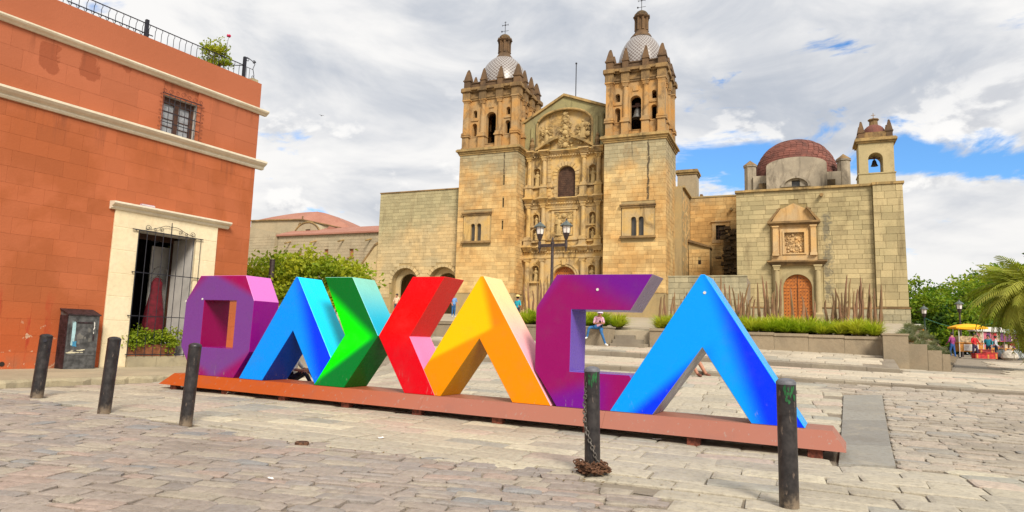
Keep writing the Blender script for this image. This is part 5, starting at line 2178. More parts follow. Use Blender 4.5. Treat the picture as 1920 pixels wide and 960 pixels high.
# portal
mb = MB(o)
mb.prism(rect(-1.5, 2.7, 4.0, 9.0), -.08, .055, holes=[arch(.6, 1.2, 4.05, 8.2)])
por = mb.build('portal', M['chapel'], chapel)
for r0, r1, pr_ in ((1.2, 1.38, .16), (1.38, 1.55, .11)):
    mb = MB(o)
    mb.prism(arch(.6, r1, 4.05, 8.2 + r1 - 1.2, 16), -pr_, -.075, holes=[arch(.6, r0, 4.06, 8.2 + r0 - 1.2, 16)])
    mb.build('door_arch', M['chapel'], por)
me = column_mesh(4.55, .26, M['chapel'], .45)
for x in (-1.12, 2.3):
    inst('column', me, por, Vector((x, -.3, 4.45)) - Vector(o))
mb = MB(o)
mb.box(-1.5, -.75, -.62, 0, 3.4, 4.45)
mb.box(1.93, 2.68, -.62, 0, 3.4, 4.45)
mb.build('column_base', M['chapel'], por)
mb = MB(o)
for z0, z1, p in ((9.0, 9.14, .4), (9.14, 9.28, .52), (9.28, 9.42, .68)):
    mb.box(-1.65 - (p - .4), 2.8 + (p - .4), -p, .05, z0, z1)
mb.build('portal_cornice', M['dark_trim'], por)
# upper panel
mb = MB(o)
mb.box(-1.55, 2.3, -.22, .055, 9.42, 9.9)
mb.prism(rect(-1.5, 2.25, 9.9, 12.6), -.12, .055, holes=[rect(-.45, 1.27, 10.1, 12.05)])
mb.prism(rect(-.78, 1.6, 9.92, 12.35), -.24, -.12, holes=[rect(-.55, 1.37, 10.02, 12.12)])
mb.prism(rect(-.58, 1.4, 10.0, 12.15), -.32, -.2, holes=[rect(-.42, 1.24, 10.12, 12.02)])
mb.box(-1.6, 2.35, -.2, .055, 12.6, 12.8)
up = mb.build('upper_panel', M['portal'], por)
me = column_mesh(2.75, .22, M['portal'], .36, True)
for x in (-1.17, 2.0):
    inst('pilaster', me, por, Vector((x, -.26, 9.88)) - Vector(o))
mb = MB(o)
for k in range(70):
    x, z = rnd.uniform(-.38, 1.2), rnd.uniform(10.15, 11.98)
    if rnd.random() < .5:
        mb.ball(x, .0, z, rnd.uniform(.06, .15), 7, sy=1.2)
    else:
        mb.tube(scroll(x, z, rnd.uniform(.1, .2), rnd.choice((-1, 1)), rnd.choice((-1, 1)), 1.1, -.03, 8), .04, 5)
mb.box(-.46, 1.28, .02, .06, 10.1, 12.06)
mb.build('carved_relief', M['portal'], por)
mb = MB(o)
mb.prism([(-1.5, 13.0), (2.25, 13.0), (1.75, 14.05), (1.15, 14.35), (.4, 14.75), (-.35, 14.38), (-1.0, 14.1)], -.14, .055)
mb.build('pediment', M['portal'], por)
mb = MB(o)
mb.box(-1.85, 2.6, -.62, .05, 12.86, 13.04)
mb.box(-1.72, 2.47, -.45, .05, 12.74, 12.86)
for a, b in (((-1.85, 13.04), (-.85, 14.3)), ((2.6, 13.04), (1.6, 14.3))):
    dx = .16 if a[0] < 0 else -.16
    mb.prism([a, b, (b[0] + dx, b[1] - .02), (a[0] + dx * 1.6, a[1])], -.5, .05)
mb.build('pediment_cornice', M['dark_trim'], por)
mb = MB(o)
mb.prism(arch(.6, 1.19, 4.06, 8.19), .28, .31)
dr = mb.build('door', M['wood'], chapel)
plank_door(dr, o, -.59, 1.79, 4.1, 8.19, .17, 9)
mb = MB(o)
mb.box(.575, .625, .11, .175, 4.12, 8.1)
mb.build('door_post', M['stud'], dr)
mb = MB(o)
mb.tube([(2.76, -.5, 15.35), (2.76, .2, 15.42)], .16, 10)
mb.build('water_spout', M['dark_trim'], chapel)
# the low dome behind the parapet: whitewashed drum, lunette arch, red shell
DC = (.75, 9.0)
mb = MB(o)
hw = 4.05
mb.box(DC[0] - hw, DC[0] + hw, DC[1] - hw + .6, DC[1] + hw, 15.9, 18.9)
drum = mb.build('drum', M['whitewash'], chapel)
mb = MB(o)
ye = DC[1] - hw - .42
arc = [(DC[0] + 2.75 * math.cos(a), 19.5 + .85 * math.sin(a)) for a in [math.pi * i / 18 for i in range(19)]]
mb.prism([(DC[0] - 2.75, 15.9), (DC[0] + 2.75, 15.9)] + arc, ye - .05, ye + 1.4, holes=[rect(DC[0] - .42, DC[0] + .32, 17.32, 18.0)])
mb.build('lunette_wall', M['whitewash'], drum)
mb = MB(o)
l2 = [(DC[0] - .05 + 1.35 * math.cos(a), 17.3 + 1.05 * math.sin(a)) for a in [math.pi * i / 14 for i in range(15)]]
l3 = [(DC[0] - .05 + 1.1 * math.cos(a), 17.31 + .85 * math.sin(a)) for a in [math.pi * i / 14 for i in range(15)]]
mb.prism(l2, ye - .3, ye - .04, holes=[l3])
mb.build('lunette_arch', M['whitewash'], drum)
mb = MB(o)
mb.box(DC[0] - .5, DC[0] + .4, ye + .3, ye + .4, 17.2, 18.2)
mb.build('pane', M['pane'], drum)
mb = MB(o)
rs = [(4.2 * math.cos(a) ** .8 if a < 1.56 else .05, 18.4 + 4.8 * math.sin(a)) for a in [math.pi / 2 * i / 12 for i in range(13)]]
mb.lathe(rs, DC[0], DC[1] + .1, 40)
shell = mb.build('dome', M['reddome'], chapel, smooth=True)
# rings of bricks standing proud on the shell
mb = MB(o)
for j in range(22):
    a = math.pi / 2 * (j + .5) / 24
    r, z = 4.2 * math.cos(a) ** .8, 18.4 + 4.8 * math.sin(a)
    n = max(8, int(2 * math.pi * r / .55))
    for i in range(n):
        t_ = 2 * math.pi * (i + .5 * (j % 2)) / n
        if math.sin(t_) > .35:
            continue
        dt = math.pi / n * .9
        q = rnd.uniform(.01, .05)
        a2 = a + .028
        r2, z2 = 4.2 * math.cos(a2) ** .8, 18.4 + 4.8 * math.sin(a2)
        a3 = a - .028
        r3, z3 = 4.2 * math.cos(a3) ** .8, 18.4 + 4.8 * math.sin(a3)
        vs = []
        for rr, zz in ((r3, z3), (r2, z2)):
            for tt in (t_ - dt, t_ + dt):
                for e in (-.02, q):
                    vs.append((DC[0] + (rr + e) * math.cos(tt), DC[1] + .1 + (rr + e) * math.sin(tt), zz + e * .7))
        mb.add(vs, [(1, 3, 7, 5), (0, 1, 5, 4), (2, 6, 7, 3), (0, 2, 3, 1), (4, 5, 7, 6)])
mb.build('dome_brick', M['reddome'], shell, kind='stuff', recalc=False)
for x in (-1, 1):
    mb = MB(o)
    cx_ = DC[0] + x * 4.35
    mb.lathe([(.62, 15.9), (.62, 20.0), (.72, 20.05), (.72, 20.2), (.55, 20.3), (.3, 20.5), (.02, 20.75)], cx_, DC[1] - 2.6, 8, a0=math.pi / 8)
    mb.build('corner_pier', M['whitewash'], drum)
    mb = MB(o)
    mb.lathe([(.74, 20.21), (.56, 20.36), (.32, 20.55), (.02, 20.8)], cx_, DC[1] - 2.6, 8, a0=math.pi / 8)
    mb.build('pier_cap', M['dark_trim'], drum)
    mb = MB(o)
    mb.prism([(DC[1] - 4.4, 15.9), (DC[1] - 3.2, 15.9), (DC[1] - 3.2, 18.2), (DC[1] - 3.9, 18.0)], cx_ - x * 1.2 - .35, cx_ - x * 1.2 + .35, axis='x')
    mb.build('drum_buttress', M['ruin'], drum)
# bell gable
BG0, BG1 = 5.85, 8.72
mb = MB(o)
mb.prism(rect(BG0 + .05, BG1 - .05, 17.1, 20.0), .1, 2.2, holes=[arch(7.22, .58, 17.12, 19.05)])
bt = mb.build('bell_tower', M['chapel'], chapel, label='small bell gable with an open arch')
mb = MB(o)
ring(mb, BG0, BG1, .05, 2.25, [(19.95, 20.1, .1), (20.1, 20.3, .24), (20.3, 20.4, .16)])
mb.build('cornice', M['cornice'], bt)
mb = MB(o)
ring(mb, BG0, BG1, .05, 2.25, [(15.95, 17.1, .0), (17.1, 17.2, .06)])
mb.build('base', M['chapel'], bt)
mb = MB(o)
ring(mb, BG0 + .1, BG1 - .1, .15, 2.15, [(20.4, 20.95, .0)])
mb.build('parapet', M['dark_trim'], bt)
for x in (BG0 + .32, BG1 - .32):
    for y in (.36, 1.94):
        inst('pinnacle', PINN, bt, M=Matrix.Translation(Vector((x, y, 20.35)) - Vector(o)) @ Matrix.Diagonal((.72, .72, .8, 1)))
mb = MB(o)
cx_, cy_ = 7.28, 1.15
mb.lathe([(.98, 20.9)] + [(.95 * math.cos(a), 20.95 + .95 * math.sin(a)) for a in (.1, .3, .5, .7, .9, 1.1, 1.3)], cx_, cy_, 16)
mb.build('small_dome', M['reddome'], bt, smooth=True)
mb = MB(o)
mb.lathe([(.42, 21.75), (.36, 21.85), (.34, 22.25), (.46, 22.3), (.46, 22.4), (.3, 22.45)], cx_, cy_, 8)
mb.tube([(cx_, cy_, 22.4), (cx_, cy_, 23.0)], .03)
mb.tube([(cx_ - .18, cy_, 22.8), (cx_ + .18, cy_, 22.8)], .025)
mb.build('lantern', M['dark_trim'], bt)
b2 = make_bell('small dark bell hanging in the arch of the chapel bell gable', CU * 7.22 + CV * (VC + 1.1) + Vector((0, 0, 18.05)), .5, -TC)
for ch in b2.children:
    if ch.name.startswith('bell_body'):
        ch.data.materials[0] = M['dark_bronze']

# ------------------------------------------------------------------ left wing with the two arches
WO = (-40, 1, 4)
wing = croot('convent_wing', 'plain greenish stone wing with two round arches left of the church towers', 'building', *WO)
o = WO
A1_, A2_ = (-41.35, 1.78, 3.0, 9.5), (-36.35, 1.85, 3.0, 9.55)
mb = MB(o)
mb.prism(rect(-45.28, -34.3, 2.0, 18.5), 1.05, 2.2, holes=[arch(*A1_, n=16), arch(*A2_, n=16)])
mb.box(-45.27, -34.31, 6.5, 14, 2, 18.49)
mb.box(-45.27, -34.31, 2.2, 6.5, 10.4, 18.48)
mb.box(-45.26, -44.6, 2.2, 6.5, 2, 10.41)
ww = mb.build('wall', M['mortar'], wing)
block_wall(ww, o, M['wing'], -45.3, -34.28, 6.0, 18.5, .40, (.55, .68, .8, .95), 1.0, .06, .012, [hole_arch(A1_[0], A1_[1] + .3, 3, 9.85), hole_arch(A2_[0], A2_[1] + .3, 3, 9.9)], 300, proud=.008, order=lambda q: -q[1])
for uc, hw_, z0, z1 in (A1_, A2_):
    n = 13
    for i in range(n):
        a0, a1 = math.pi * i / n + .012, math.pi * (i + 1) / n - .012
        mb = MB(o)
        zc = z1 - hw_
        mb.prism([(uc + r * math.cos(a), zc + r * math.sin(a)) for r, a in ((hw_, a0), (hw_ + .34, a0), (hw_ + .34, a1), (hw_, a1))], .95, 1.08)
        mb.build('voussoir', M['wing'], ww)
    mb = MB(o)
    mb.prism(arch(uc, hw_ - .02, z0, z1 - .02, 16), 1.9, 2.18, holes=[arch(uc + .1, hw_ - .5, z0 + .05, z1 - .6, 16)])
    mb.build('inner_arch', M['wing'], ww)
mb = MB(o)
mb.box(-45.32, -34.3, .9, 1.5, 18.5, 18.62)
mb.build('coping', M['dark_trim'], wing)
mb = MB(o)
mb.prism([(-45.28, 3), (-45.28, 12.6), (-45.9, 12.2), (-47.9, 9.6), (-48.4, 8.8), (-48.4, 3)], 1.3, 2.6)
bt_ = mb.build('sloping_buttress', M['wing'], wing)
mb = MB(o)
mb.prism([(-45.26, 12.6), (-45.9, 12.2), (-47.9, 9.6), (-48.4, 8.8), (-48.45, 9.0), (-47.95, 9.85), (-45.95, 12.45), (-45.26, 12.85)], 1.2, 2.7)
mb.build('buttress_coping', M['dark_trim'], bt_)
mb = MB(o)
mb.box(-45.55, -45.2, 1.5, 1.9, 17.3, 17.5)
mb.build('water_spout', M['dark_trim'], wing)

# ------------------------------------------------------------------ convent with terracotta roofs, far left
NO = (-60, 8, 4)
conv = croot('convent', 'long low stone convent with salmon red roofs and a hipped dome, far left', 'building', *NO)
o = NO
NY = 8
mb = MB(o)
wins = [(-62.95, 12.2, 13.0), (-58.4, 12.0, 13.1), (-54.25, 11.95, 13.05)]
mb.prism([(-66.9, 2), (-44, 2), (-44, 15.1), (-66.9, 15.1)], NY + .05, NY + 1, holes=[rect(x - .33, x + .33, a, b) for x, a, b in wins])
mb.prism([(-80, 2), (-66.95, 2), (-66.95, 15.6), (-71.3, 16.5), (-80, 18.3)], NY - .5, NY + 8)
cvw = mb.build('wall', M['convent'], conv)
block_wall(cvw, o, M['convent'], -66.85, -44, 8.5, 15.1, .40, (.8, 1.0, 1.3), NY, .06, .012, [hole_rect(x - .36, x + .36, a, b) for x, a, b in wins], 200, proud=.008, order=lambda q: -q[1])
block_wall(cvw, o, M['convent'], -74, -66.97, 9, 15.4, .40, (.8, 1.0, 1.3), NY - .56, .06, .012, [], 90, proud=.008)
for x, a, b in wins:
    mb = MB(o)
    mb.box(x - .33, x + .33, NY + .3, NY + .35, a, b)
    mb.build('window', plain('orange_brown_shutter', c(176, 116, 72, .8), .8) if 'shut' not in M else M['shut'], conv)
    mb = MB(o)
    mb.box(x - .5, x + .5, NY - .2, NY + .02, a - .2, a - .04)
    mb.build('window_sill', M['dark_trim'], conv)
for x in (-64.6, -60.2, -55.6, -51.2):
    mb = MB(o)
    mb.tube([(x, NY - 1.2, 13.9), (x, NY + .1, 14.3)], .11, 8)
    mb.build('water_spout', M['cornice'], conv)
mb = MB(o)
mb.prism([(NY - .35, 15.1), (NY - .35, 15.3), (NY + 5, 17.0), (NY + 5, 15.1)], -67.3, -44, axis='x')
mb.build('roof', M['terracotta'], conv)
mb = MB(o)
mb.prism([(-52.6, 15.3), (-44, 15.3), (-44, 16.4), (-48.5, 16.3), (-50.5, 16.15), (-52, 15.8)], NY + 3, NY + 9)
mb.prism([(-57.5, 15.3), (-53, 15.3), (-53.4, 16.0), (-56.8, 16.3)], NY + 4.5, NY + 9)
mb.build('roof', M['terracotta'], conv)
mb = MB(o)
mb.box(-53.3, -52.5, NY + 6, NY + 6.8, 16, 16.9)
mb.lathe([(.5, 16.9), (.3, 17.3), (.03, 17.7)], -52.9, NY + 6.4, 6)
mb.build('chimney', M['dark_trim'], conv)
# drum with lunette and hipped dome
mb = MB(o)
mb.prism([(-77, 15.0), (-57.0, 15.0), (-57.0, 16.2), (-58.6, 16.5), (-62.4, 17.4), (-67.0, 18.35), (-72, 18.5), (-77, 18.6)], NY + 5, NY + 14)
dm = mb.build('drum', M['convent'], conv)
mb = MB(o)
mb.prism([(-77, 18.6), (-72, 18.52), (-67.0, 18.37), (-62.4, 17.42), (-58.4, 16.5), (-58.4, 16.62), (-62.4, 17.56), (-67.0, 18.52), (-72, 18.68), (-77, 18.76)], NY + 4.7, NY + 14)
mb.build('drum_coping', M['dark_trim'], dm)
mb = MB(o)
base = [(-77, NY + 5), (-67.0, NY + 5), (-60.5, NY + 8.5), (-60.5, NY + 16), (-77, NY + 16)]
zb = [18.6, 18.4, 17.3, 17.3, 18.6]
vs, fs = [(x, y, z) for (x, y), z in zip(base, zb)], []
ap = (-67.3, NY + 8.5)
lv = 6
for k in range(1, lv):
    t_ = k / lv
    s_ = 1 - t_ ** 1.7
    for (x, y), z in zip(base, zb):
        vs.append((ap[0] + (x - ap[0]) * (1 - t_), ap[1] + (y - ap[1]) * (1 - t_), z + (20.35 - z) * (1 - (1 - t_) ** 1.5)))
vs.append((ap[0], ap[1], 20.35))
for k in range(lv - 1):
    for i in range(5):
        j = (i + 1) % 5
        fs.append((k * 5 + i, k * 5 + j, k * 5 + 5 + j, k * 5 + 5 + i))
for i in range(5):
    fs.append(((lv - 1) * 5 + i, (lv - 1) * 5 + (i + 1) % 5, len(vs) - 1))
mb.add(vs, fs)
mb.build('dome', M['terracotta'], conv)
mb = MB(o)
lu = [(-64.35 + 2.5 * math.cos(a), 15.2 + 2.4 * math.sin(a)) for a in [math.pi * i / 16 for i in range(17)]]
mb.prism(lu, NY + 3.0, NY + 5.1, holes=[rect(-64.7, -63.85, 15.75, 16.55)])
mb.build('lunette', M['convent'], dm)
mb = MB(o)
mb.tube([(x, NY + 2.95, z) for x, z in lu], .11, 6)
mb.build('lunette_moulding', M['cornice'], dm)
mb = MB(o)
mb.box(-64.7, -63.85, NY + 3.4, NY + 3.5, 15.75, 16.55)
mb.build('pane', M['pane'], dm)
mb = MB(o)
mb.prism([(-61.9, 15.2), (-58.2, 15.2), (-58.4, 16.2), (-61.0, 17.0), (-61.6, 16.4)], NY + 3.6, NY + 5.05)
mb.build('roof', M['terracotta'], conv)
mb = MB(o)
mb.tube([(-67.1, NY + 4.6, 17.9), (-67.2, NY + 4.4, 17.5)], .14, 6)
mb.tube([(-66.9, NY + 4.8, 18.3), (-66.9, NY + 4.8, 18.95)], .1, 6)
mb.build('water_spout', M['dark_trim'], dm)

# low old wall in front of the chapel's left half
TO = (-6.6, -6, 4)
tw_ = croot('terrace_wall', 'old low stone block wall before the recess between tower and chapel', 'wall', *TO)
o = TO
mb = MB(o)
mb.box(-9.9, -3.4, -5.95, -5.2, 2.2, 7.45)
mb.box(-4.0, -3.41, -5.2, -.3, 2.2, 7.44)
core = mb.build('wall_core', M['sand'], tw_)
block_wall(core, o, M['old_wall'], -9.95, -3.38, 3.0, 7.45, .5, (.6, .8, 1.0, 1.2), -6, .08, .02, [], 200, proud=.015)
mb = MB(o)
mb.box(-9.98, -3.36, -6.06, -5.15, 7.45, 7.56)
mb.build('coping', M['old_wall'], core)

# ------------------------------------------------------------------ plants


def leaf_quad(mb, P, w, l, up=.4):
    d = Vector((rnd.gauss(0, 1), rnd.gauss(0, 1), rnd.gauss(up, .7))).normalized()
    s_ = d.cross(Vector((rnd.gauss(0, 1), rnd.gauss(0, 1), rnd.gauss(0, 1)))).normalized()
    n_ = d.cross(s_) * (l * .12)
    mb.add([P - s_ * w * .3, P + d * l * .5 - s_ * w * .5 + n_, P + d * l, P + d * l * .5 + s_ * w * .5 + n_], [(0, 1, 2, 3)])


def crown_mesh(name, mat, blobs, nleaf, lsize, clump=.55, droop=.3):
    """blobs: (x, y, z, rx, ry, rz); leaves sit in clumps near the blob surfaces with gaps between"""
    mb = MB()
    vol = [b[3] * b[4] + b[4] * b[5] + b[3] * b[5] for b in blobs]
    tot = sum(vol)
    for b, v in zip(blobs, vol):
        nc = max(4, int(nleaf * v / tot / 26))
        for k in range(nc):
            a, q = rnd.uniform(0, 2 * math.pi), rnd.uniform(-.75, 1)
            r_ = rnd.uniform(.62, 1.08)
            h_ = math.sqrt(max(0, 1 - q * q))
            cpt = Vector((b[0] + b[3] * r_ * h_ * math.cos(a), b[1] + b[4] * r_ * h_ * math.sin(a), b[2] + b[5] * r_ * q))
            cs = clump * rnd.uniform(.6, 1.3)
            for i in range(26):
                P = cpt + Vector((rnd.gauss(0, cs), rnd.gauss(0, cs), rnd.gauss(0, cs * .6)))
                s_ = lsize * rnd.uniform(.6, 1.35)
                leaf_quad(mb, P, s_ * .62, s_, droop)
    return mb.mesh(name, mat, recalc=False)


def tree(label, P, H, blobs, mat, nleaf, lsize, clump=.55, trunk_r=.2, group=None, kindname='tree', cat='tree'):
    t = thing(kindname, label, cat, P, 0, group)
    mb = MB()
    top = Vector((rnd.uniform(-.3, .3), rnd.uniform(-.3, .3), H * .62))
    fork = Vector((rnd.uniform(-.1, .1), rnd.uniform(-.1, .1), H * .33))
    mb.tube([(0, 0, -.3), fork * .5, fork, top], [trunk_r * 1.25, trunk_r, trunk_r * .85, trunk_r * .35], 8)
    for b in blobs:
        e = Vector((b[0], b[1], b[2]))
        mid = fork.lerp(e, .5) + Vector((0, 0, -.12 * H * rnd.random()))
        mb.tube([fork, mid, e], [trunk_r * .5, trunk_r * .32, trunk_r * .12], 6)
        for k in range(3):
            e2 = e + Vector((rnd.uniform(-1, 1) * b[3], rnd.uniform(-1, 1) * b[4], rnd.uniform(-.2, .8) * b[5])) * .8
            mb.tube([mid.lerp(e, .6), e2], [trunk_r * .16, trunk_r * .05], 5)
    mb.build('trunk', M['tree_bark'], t, smooth=True)
    me = crown_mesh('crown', mat, blobs, nleaf, lsize, clump)
    inst('crown', me, t)
    return t


# spreading shrub tree behind the O
P = at(585, 560, 29)
zg = z_atrium(*su(P))
P.z = zg
h = 5.0 - zg
tree('broad light green tree spreading between the orange building and the stone wing', P, h * .8,
     [(-2.3, .3, h * .62, 1.5, 1.4, .65), (-.9, -.2, h * .74, 1.6, 1.5, .7), (.7, .2, h * .72, 1.6, 1.5, .65), (1.7, -.1, h * .5, 1.0, 1.2, .55),
      (-1.6, -1.0, h * .35, 1.4, 1.0, .6), (.3, -1.1, h * .32, 1.5, 1.0, .6), (1.5, -.9, h * .24, 1.0, 1.0, .5), (-2.9, -.6, h * .3, 1.1, 1.0, .6)],
     M['leaf_light'], 9500, .20, .26, .16)
# far trees on the right: (px, py top, Y, crown radius, material, label)
for px, py, Y, R, mt, lab in (
        (1712, 532, 82, 4.2, 'leaf_mid', 'round mid green tree right behind the corner of the chapel'),
        (1752, 545, 96, 4.6, 'leaf_dark', 'dark dense tree in the gap behind the first far lamp'),
        (1798, 532, 88, 4.6, 'leaf_mid', 'bright green tree above the vendor cart'),
        (1846, 516, 92, 5.2, 'leaf_light', 'yellowish green tree behind the second far lamp'),
        (1868, 492, 104, 5.6, 'leaf_mid', 'tallest tree with a feathery top, left of the palm'),
        (1905, 500, 84, 5.2, 'leaf_mid', 'mid green tree standing behind the palm fronds'),
        (1960, 480, 80, 6.0, 'leaf_dark', 'big tree at the right edge beyond the palm'),
        (1770, 590, 78, 3.4, 'leaf_dark', 'low dark tree behind the purple shirted person'),
        (1830, 585, 74, 3.2, 'leaf_mid', 'small leafy tree behind the yellow cart roof')):
    T_ = at(px, py - 14, Y)
    P = Vector((T_.x, T_.y, z_plaza(*su(T_))))
    h = T_.z - P.z
    bl = []
    for k in range(7):
        a = k * 2.4
        r_ = R * (.0 if k == 0 else .55)
        bl.append((r_ * math.cos(a), r_ * math.sin(a), h - R * (.55 if k == 0 else rnd.uniform(.75, 1.35)), R * rnd.uniform(.42, .6), R * rnd.uniform(.42, .6), R * rnd.uniform(.38, .5)))
    for k in range(3):
        a = k * 2.1 + 1
        bl.append((R * .7 * math.cos(a), R * .7 * math.sin(a), h * .32, R * .5, R * .5, h * .22))
    tree(lab, P, h, bl, M[mt], 8500, .42, .5, .35, 'trees beyond the plaza')

# palm at the right edge


def frond_mesh(L, droop, name='frond'):
    mb = MB()
    pts = []
    n = 14
    for i in range(n + 1):
        t_ = i / n
        pts.append(Vector((L * (t_ - .16 * droop * t_ ** 3), 0, L * (.34 * t_ - droop * .75 * t_ ** 2.2))))
    mb.tube(pts, [.035 * (1 - .8 * i / n) for i in range(n + 1)], 5)
    for i in range(1, n + 1):
        for sub in (0, .5):
            k = min(i + sub - 1, n - 1)
            p = pts[int(k)].lerp(pts[int(k) + 1], k - int(k))
            d = (pts[min(int(k) + 1, n)] - pts[int(k)]).normalized()
            ll = L * .19 * math.sin(math.pi * min(.12 + .86 * k / n, 1)) + .08
            for s_ in (-1, 1):
                side = Vector((0, s_, 0))
                e = p + (d * .75 + side * .8 + Vector((0, 0, -.35 + rnd.uniform(-.2, .1)))).normalized() * ll
                w_ = d * .028
                m_ = p.lerp(e, .5) + Vector((0, 0, .02))
                mb.add([p - w_, m_ - w_ * 1.2, e, m_ + w_ * 1.2, p + w_], [(0, 1, 2, 3, 4)])
    return mb.mesh(name, M['leaf_palm'], recalc=False)


P = at(1944, 640, 26)
zg = z_plaza(*su(P))
ctr = at(1944, 546, 26)
palm = thing('palm_tree', 'palm with drooping yellow green fronds at the right edge of the plaza', 'palm', Vector((ctr.x, ctr.y, zg)))
ch_ = ctr.z - zg
mb = MB()
mb.lathe([(.34, -.2), (.3, .3)] + [(.27 + .03 * (k % 2), .3 + (ch_ - .5) * k / 14) for k in range(1, 15)], n=12)
mb.build('trunk', M['tree_bark'], palm)
FR = [frond_mesh(2.8, .6), frond_mesh(3.0, .9), frond_mesh(2.9, 1.2), frond_mesh(2.7, 1.5)]
for k in range(190):
    el = rnd.random() ** .8
    a = k * 2.39996
    me = FR[min(3, int(el * 4))]
    tilt = .8 - 1.75 * el
    Mx = Matrix.Translation((0, 0, ch_ - .15)) @ Matrix.Rotation(a, 4, 'Z') @ Matrix.Rotation(-tilt, 4, 'Y') @ Matrix.Rotation(rnd.uniform(-.4, .4), 4, 'X') @ Matrix.Scale(rnd.uniform(.7, 1.0), 4)
    inst('frond', me, palm, M=Mx)

# plant on the roof
t = thing('potted_shrub', 'light green flowering shrub in a pot on the roof behind the railing', 'shrub', LU * 13.4 + LV * (VL + .75) + Vector((0, 0, 9.55)), 0)
mb = MB()
mb.lathe([(.22, 0), (.32, .5), (.36, .52), (.36, .6), (.28, .6)], n=16)
mb.build('pot', M['terracotta'], t, smooth=True)
mb = MB()
for k in range(9):
    a = k * .7
    mb.tube([(0, 0, .5), (.2 * math.cos(a), .2 * math.sin(a), 1.1), (.35 * math.cos(a), .35 * math.sin(a), 1.6)], [.02, .014, .006], 5)
mb.tube([(.1, 0, .6), (.36, -.1, 1.5), (.42, -.1, 1.98)], [.014, .01, .005], 5)
mb.build('stem', M['tree_bark'], t)
inst('foliage', crown_mesh('foliage', M['leaf_light'], [(0, 0, 1.55, .36, .36, .36), (-.2, 0, 1.25, .34, .34, .35), (.2, 0, 1.2, .34, .34, .35), (0, 0, .85, .34, .34, .3)], 1700, .09, .09), t)
mb = MB()
for q in range(8):
    a = q * .8
    mb.ball(.42 + .04 * math.cos(a), -.1 + .04 * math.sin(a), 1.99 + .02 * (q % 2), .035, 6)
mb.build('flower', plain('magenta_petals', c(196, 30, 84), .7), t)
# planter box in the opening
t = thing('window_box', 'terracotta box of pale green leafy plants behind the grille', 'plants', LU * 11.7 + LV * (VL + .14) + Vector((0, 0, .72)), math.radians(90) - AL)
mb = MB()
mb.box(-.72, .68, -.14, .14, 0, .3, tx=-.02, ty=-.02)
mb.box(-.75, .71, -.17, .17, .3, .34)
mb.build('box', plain('brown_clay', c(150, 92, 58, .8), .85, .2, 8), t)
inst('foliage', crown_mesh('foliage', M['leaf_light'], [(x, -.06, .5 + .08 * (k % 2), .26, .22, .24) for k, x in enumerate((-.65, -.35, -.05, .25, .5))] + [(.5, -.12, .25, .2, .12, .3), (-.6, -.15, .4, .25, .12, .3), (.75, -.1, .6, .1, .1, .3)], 2400, .085, .085), t)

# spiky plants along the planters


def agave_mesh(n, L, mat, name='spiky_leaves'):
    mb = MB()
    for k in range(n):
        a = rnd.uniform(0, 2 * math.pi)
        el = rnd.uniform(.25, 1.35)
        l = L * rnd.uniform(.7, 1.15)
        r0 = rnd.uniform(0, .16)
        d = Vector((math.cos(a) * math.cos(el), math.sin(a) * math.cos(el), math.sin(el)))
        s_ = Vector((-math.sin(a), math.cos(a), 0)) * .022
        p0 = Vector((r0 * math.cos(a), r0 * math.sin(a), .0))
        p1 = p0 + d * l * .55
        p2 = p0 + d * l + Vector((math.cos(a) * .1, math.sin(a) * .1, -.16)) * l
        mb.add([p0 - s_, p0 + s_, p1 + s_ * .9, p2, p1 - s_ * .9], [(0, 1, 2, 4), (4, 2, 3)])
    return mb.mesh(name, mat, recalc=False)


AG = [agave_mesh(330, .92, M['leaf_agave']) for _ in range(3)]
HEART = MB()
HEART.lathe([(.2, -.05), (.22, .06), (.12, .16), (.02, .2)], n=9)
HEART = HEART.mesh('plant_base', M['dirt_leaf'])


def spiky(u, v, z, s_, lab, grp, meshes=AG):
    t = thing('spiky_plant', lab, 'plant', sp(u, v, z), rnd.uniform(0, 6), grp)
    t.scale = (s_ * rnd.uniform(.95, 1.15), s_, s_ * rnd.uniform(.9, 1.1))
    inst('spiky_leaves', rnd.choice(meshes), t)
    inst('plant_base', HEART, t)


for row, (v, s_) in enumerate(((27.75, .82), (28.5, .95))):
    u = -6.8 + .3 * row
    while u < 1.0:
        spiky(u, v + rnd.uniform(-.1, .1), 2.02 - .015 * u + .045 * (v - 27), s_ * rnd.uniform(.85, 1.1), 'green spiky leaved plant in the long planter right of the stairs', 'spiky plants in the right planter')
        u += rnd.uniform(.5, .72)
    u = -14.4 + .3 * row
    while u < -8.7:
        spiky(u, v + rnd.uniform(-.1, .1), 2.02 - .015 * u + .045 * (v - 27), s_ * rnd.uniform(.85, 1.1), 'green spiky leaved plant in the planter left of the stairs', 'spiky plants in the left planter')
        u += rnd.uniform(.55, .8)
AGG = [agave_mesh(200, .6, M['leaf_grey'], 'grey_spiky_leaves') for _ in range(2)]
for k in range(46):
    v = 29.0 + 30 * rnd.random() ** 1.5
    t_ = rnd.uniform(.1, .9)
    u = atrium_edge(v) - .3 + (1.7 + .045 * (v - 28)) * t_
    zt, zb = z_atrium(u, v) - .05, z_plaza(u, v) + .05
    spiky(u, v, zt + (zb - zt) * sstep(.1, 1, t_), rnd.uniform(.5, .85), 'grey green spiky plant on the bank right of the pier', 'grey spiky plants on the bank', AGG)
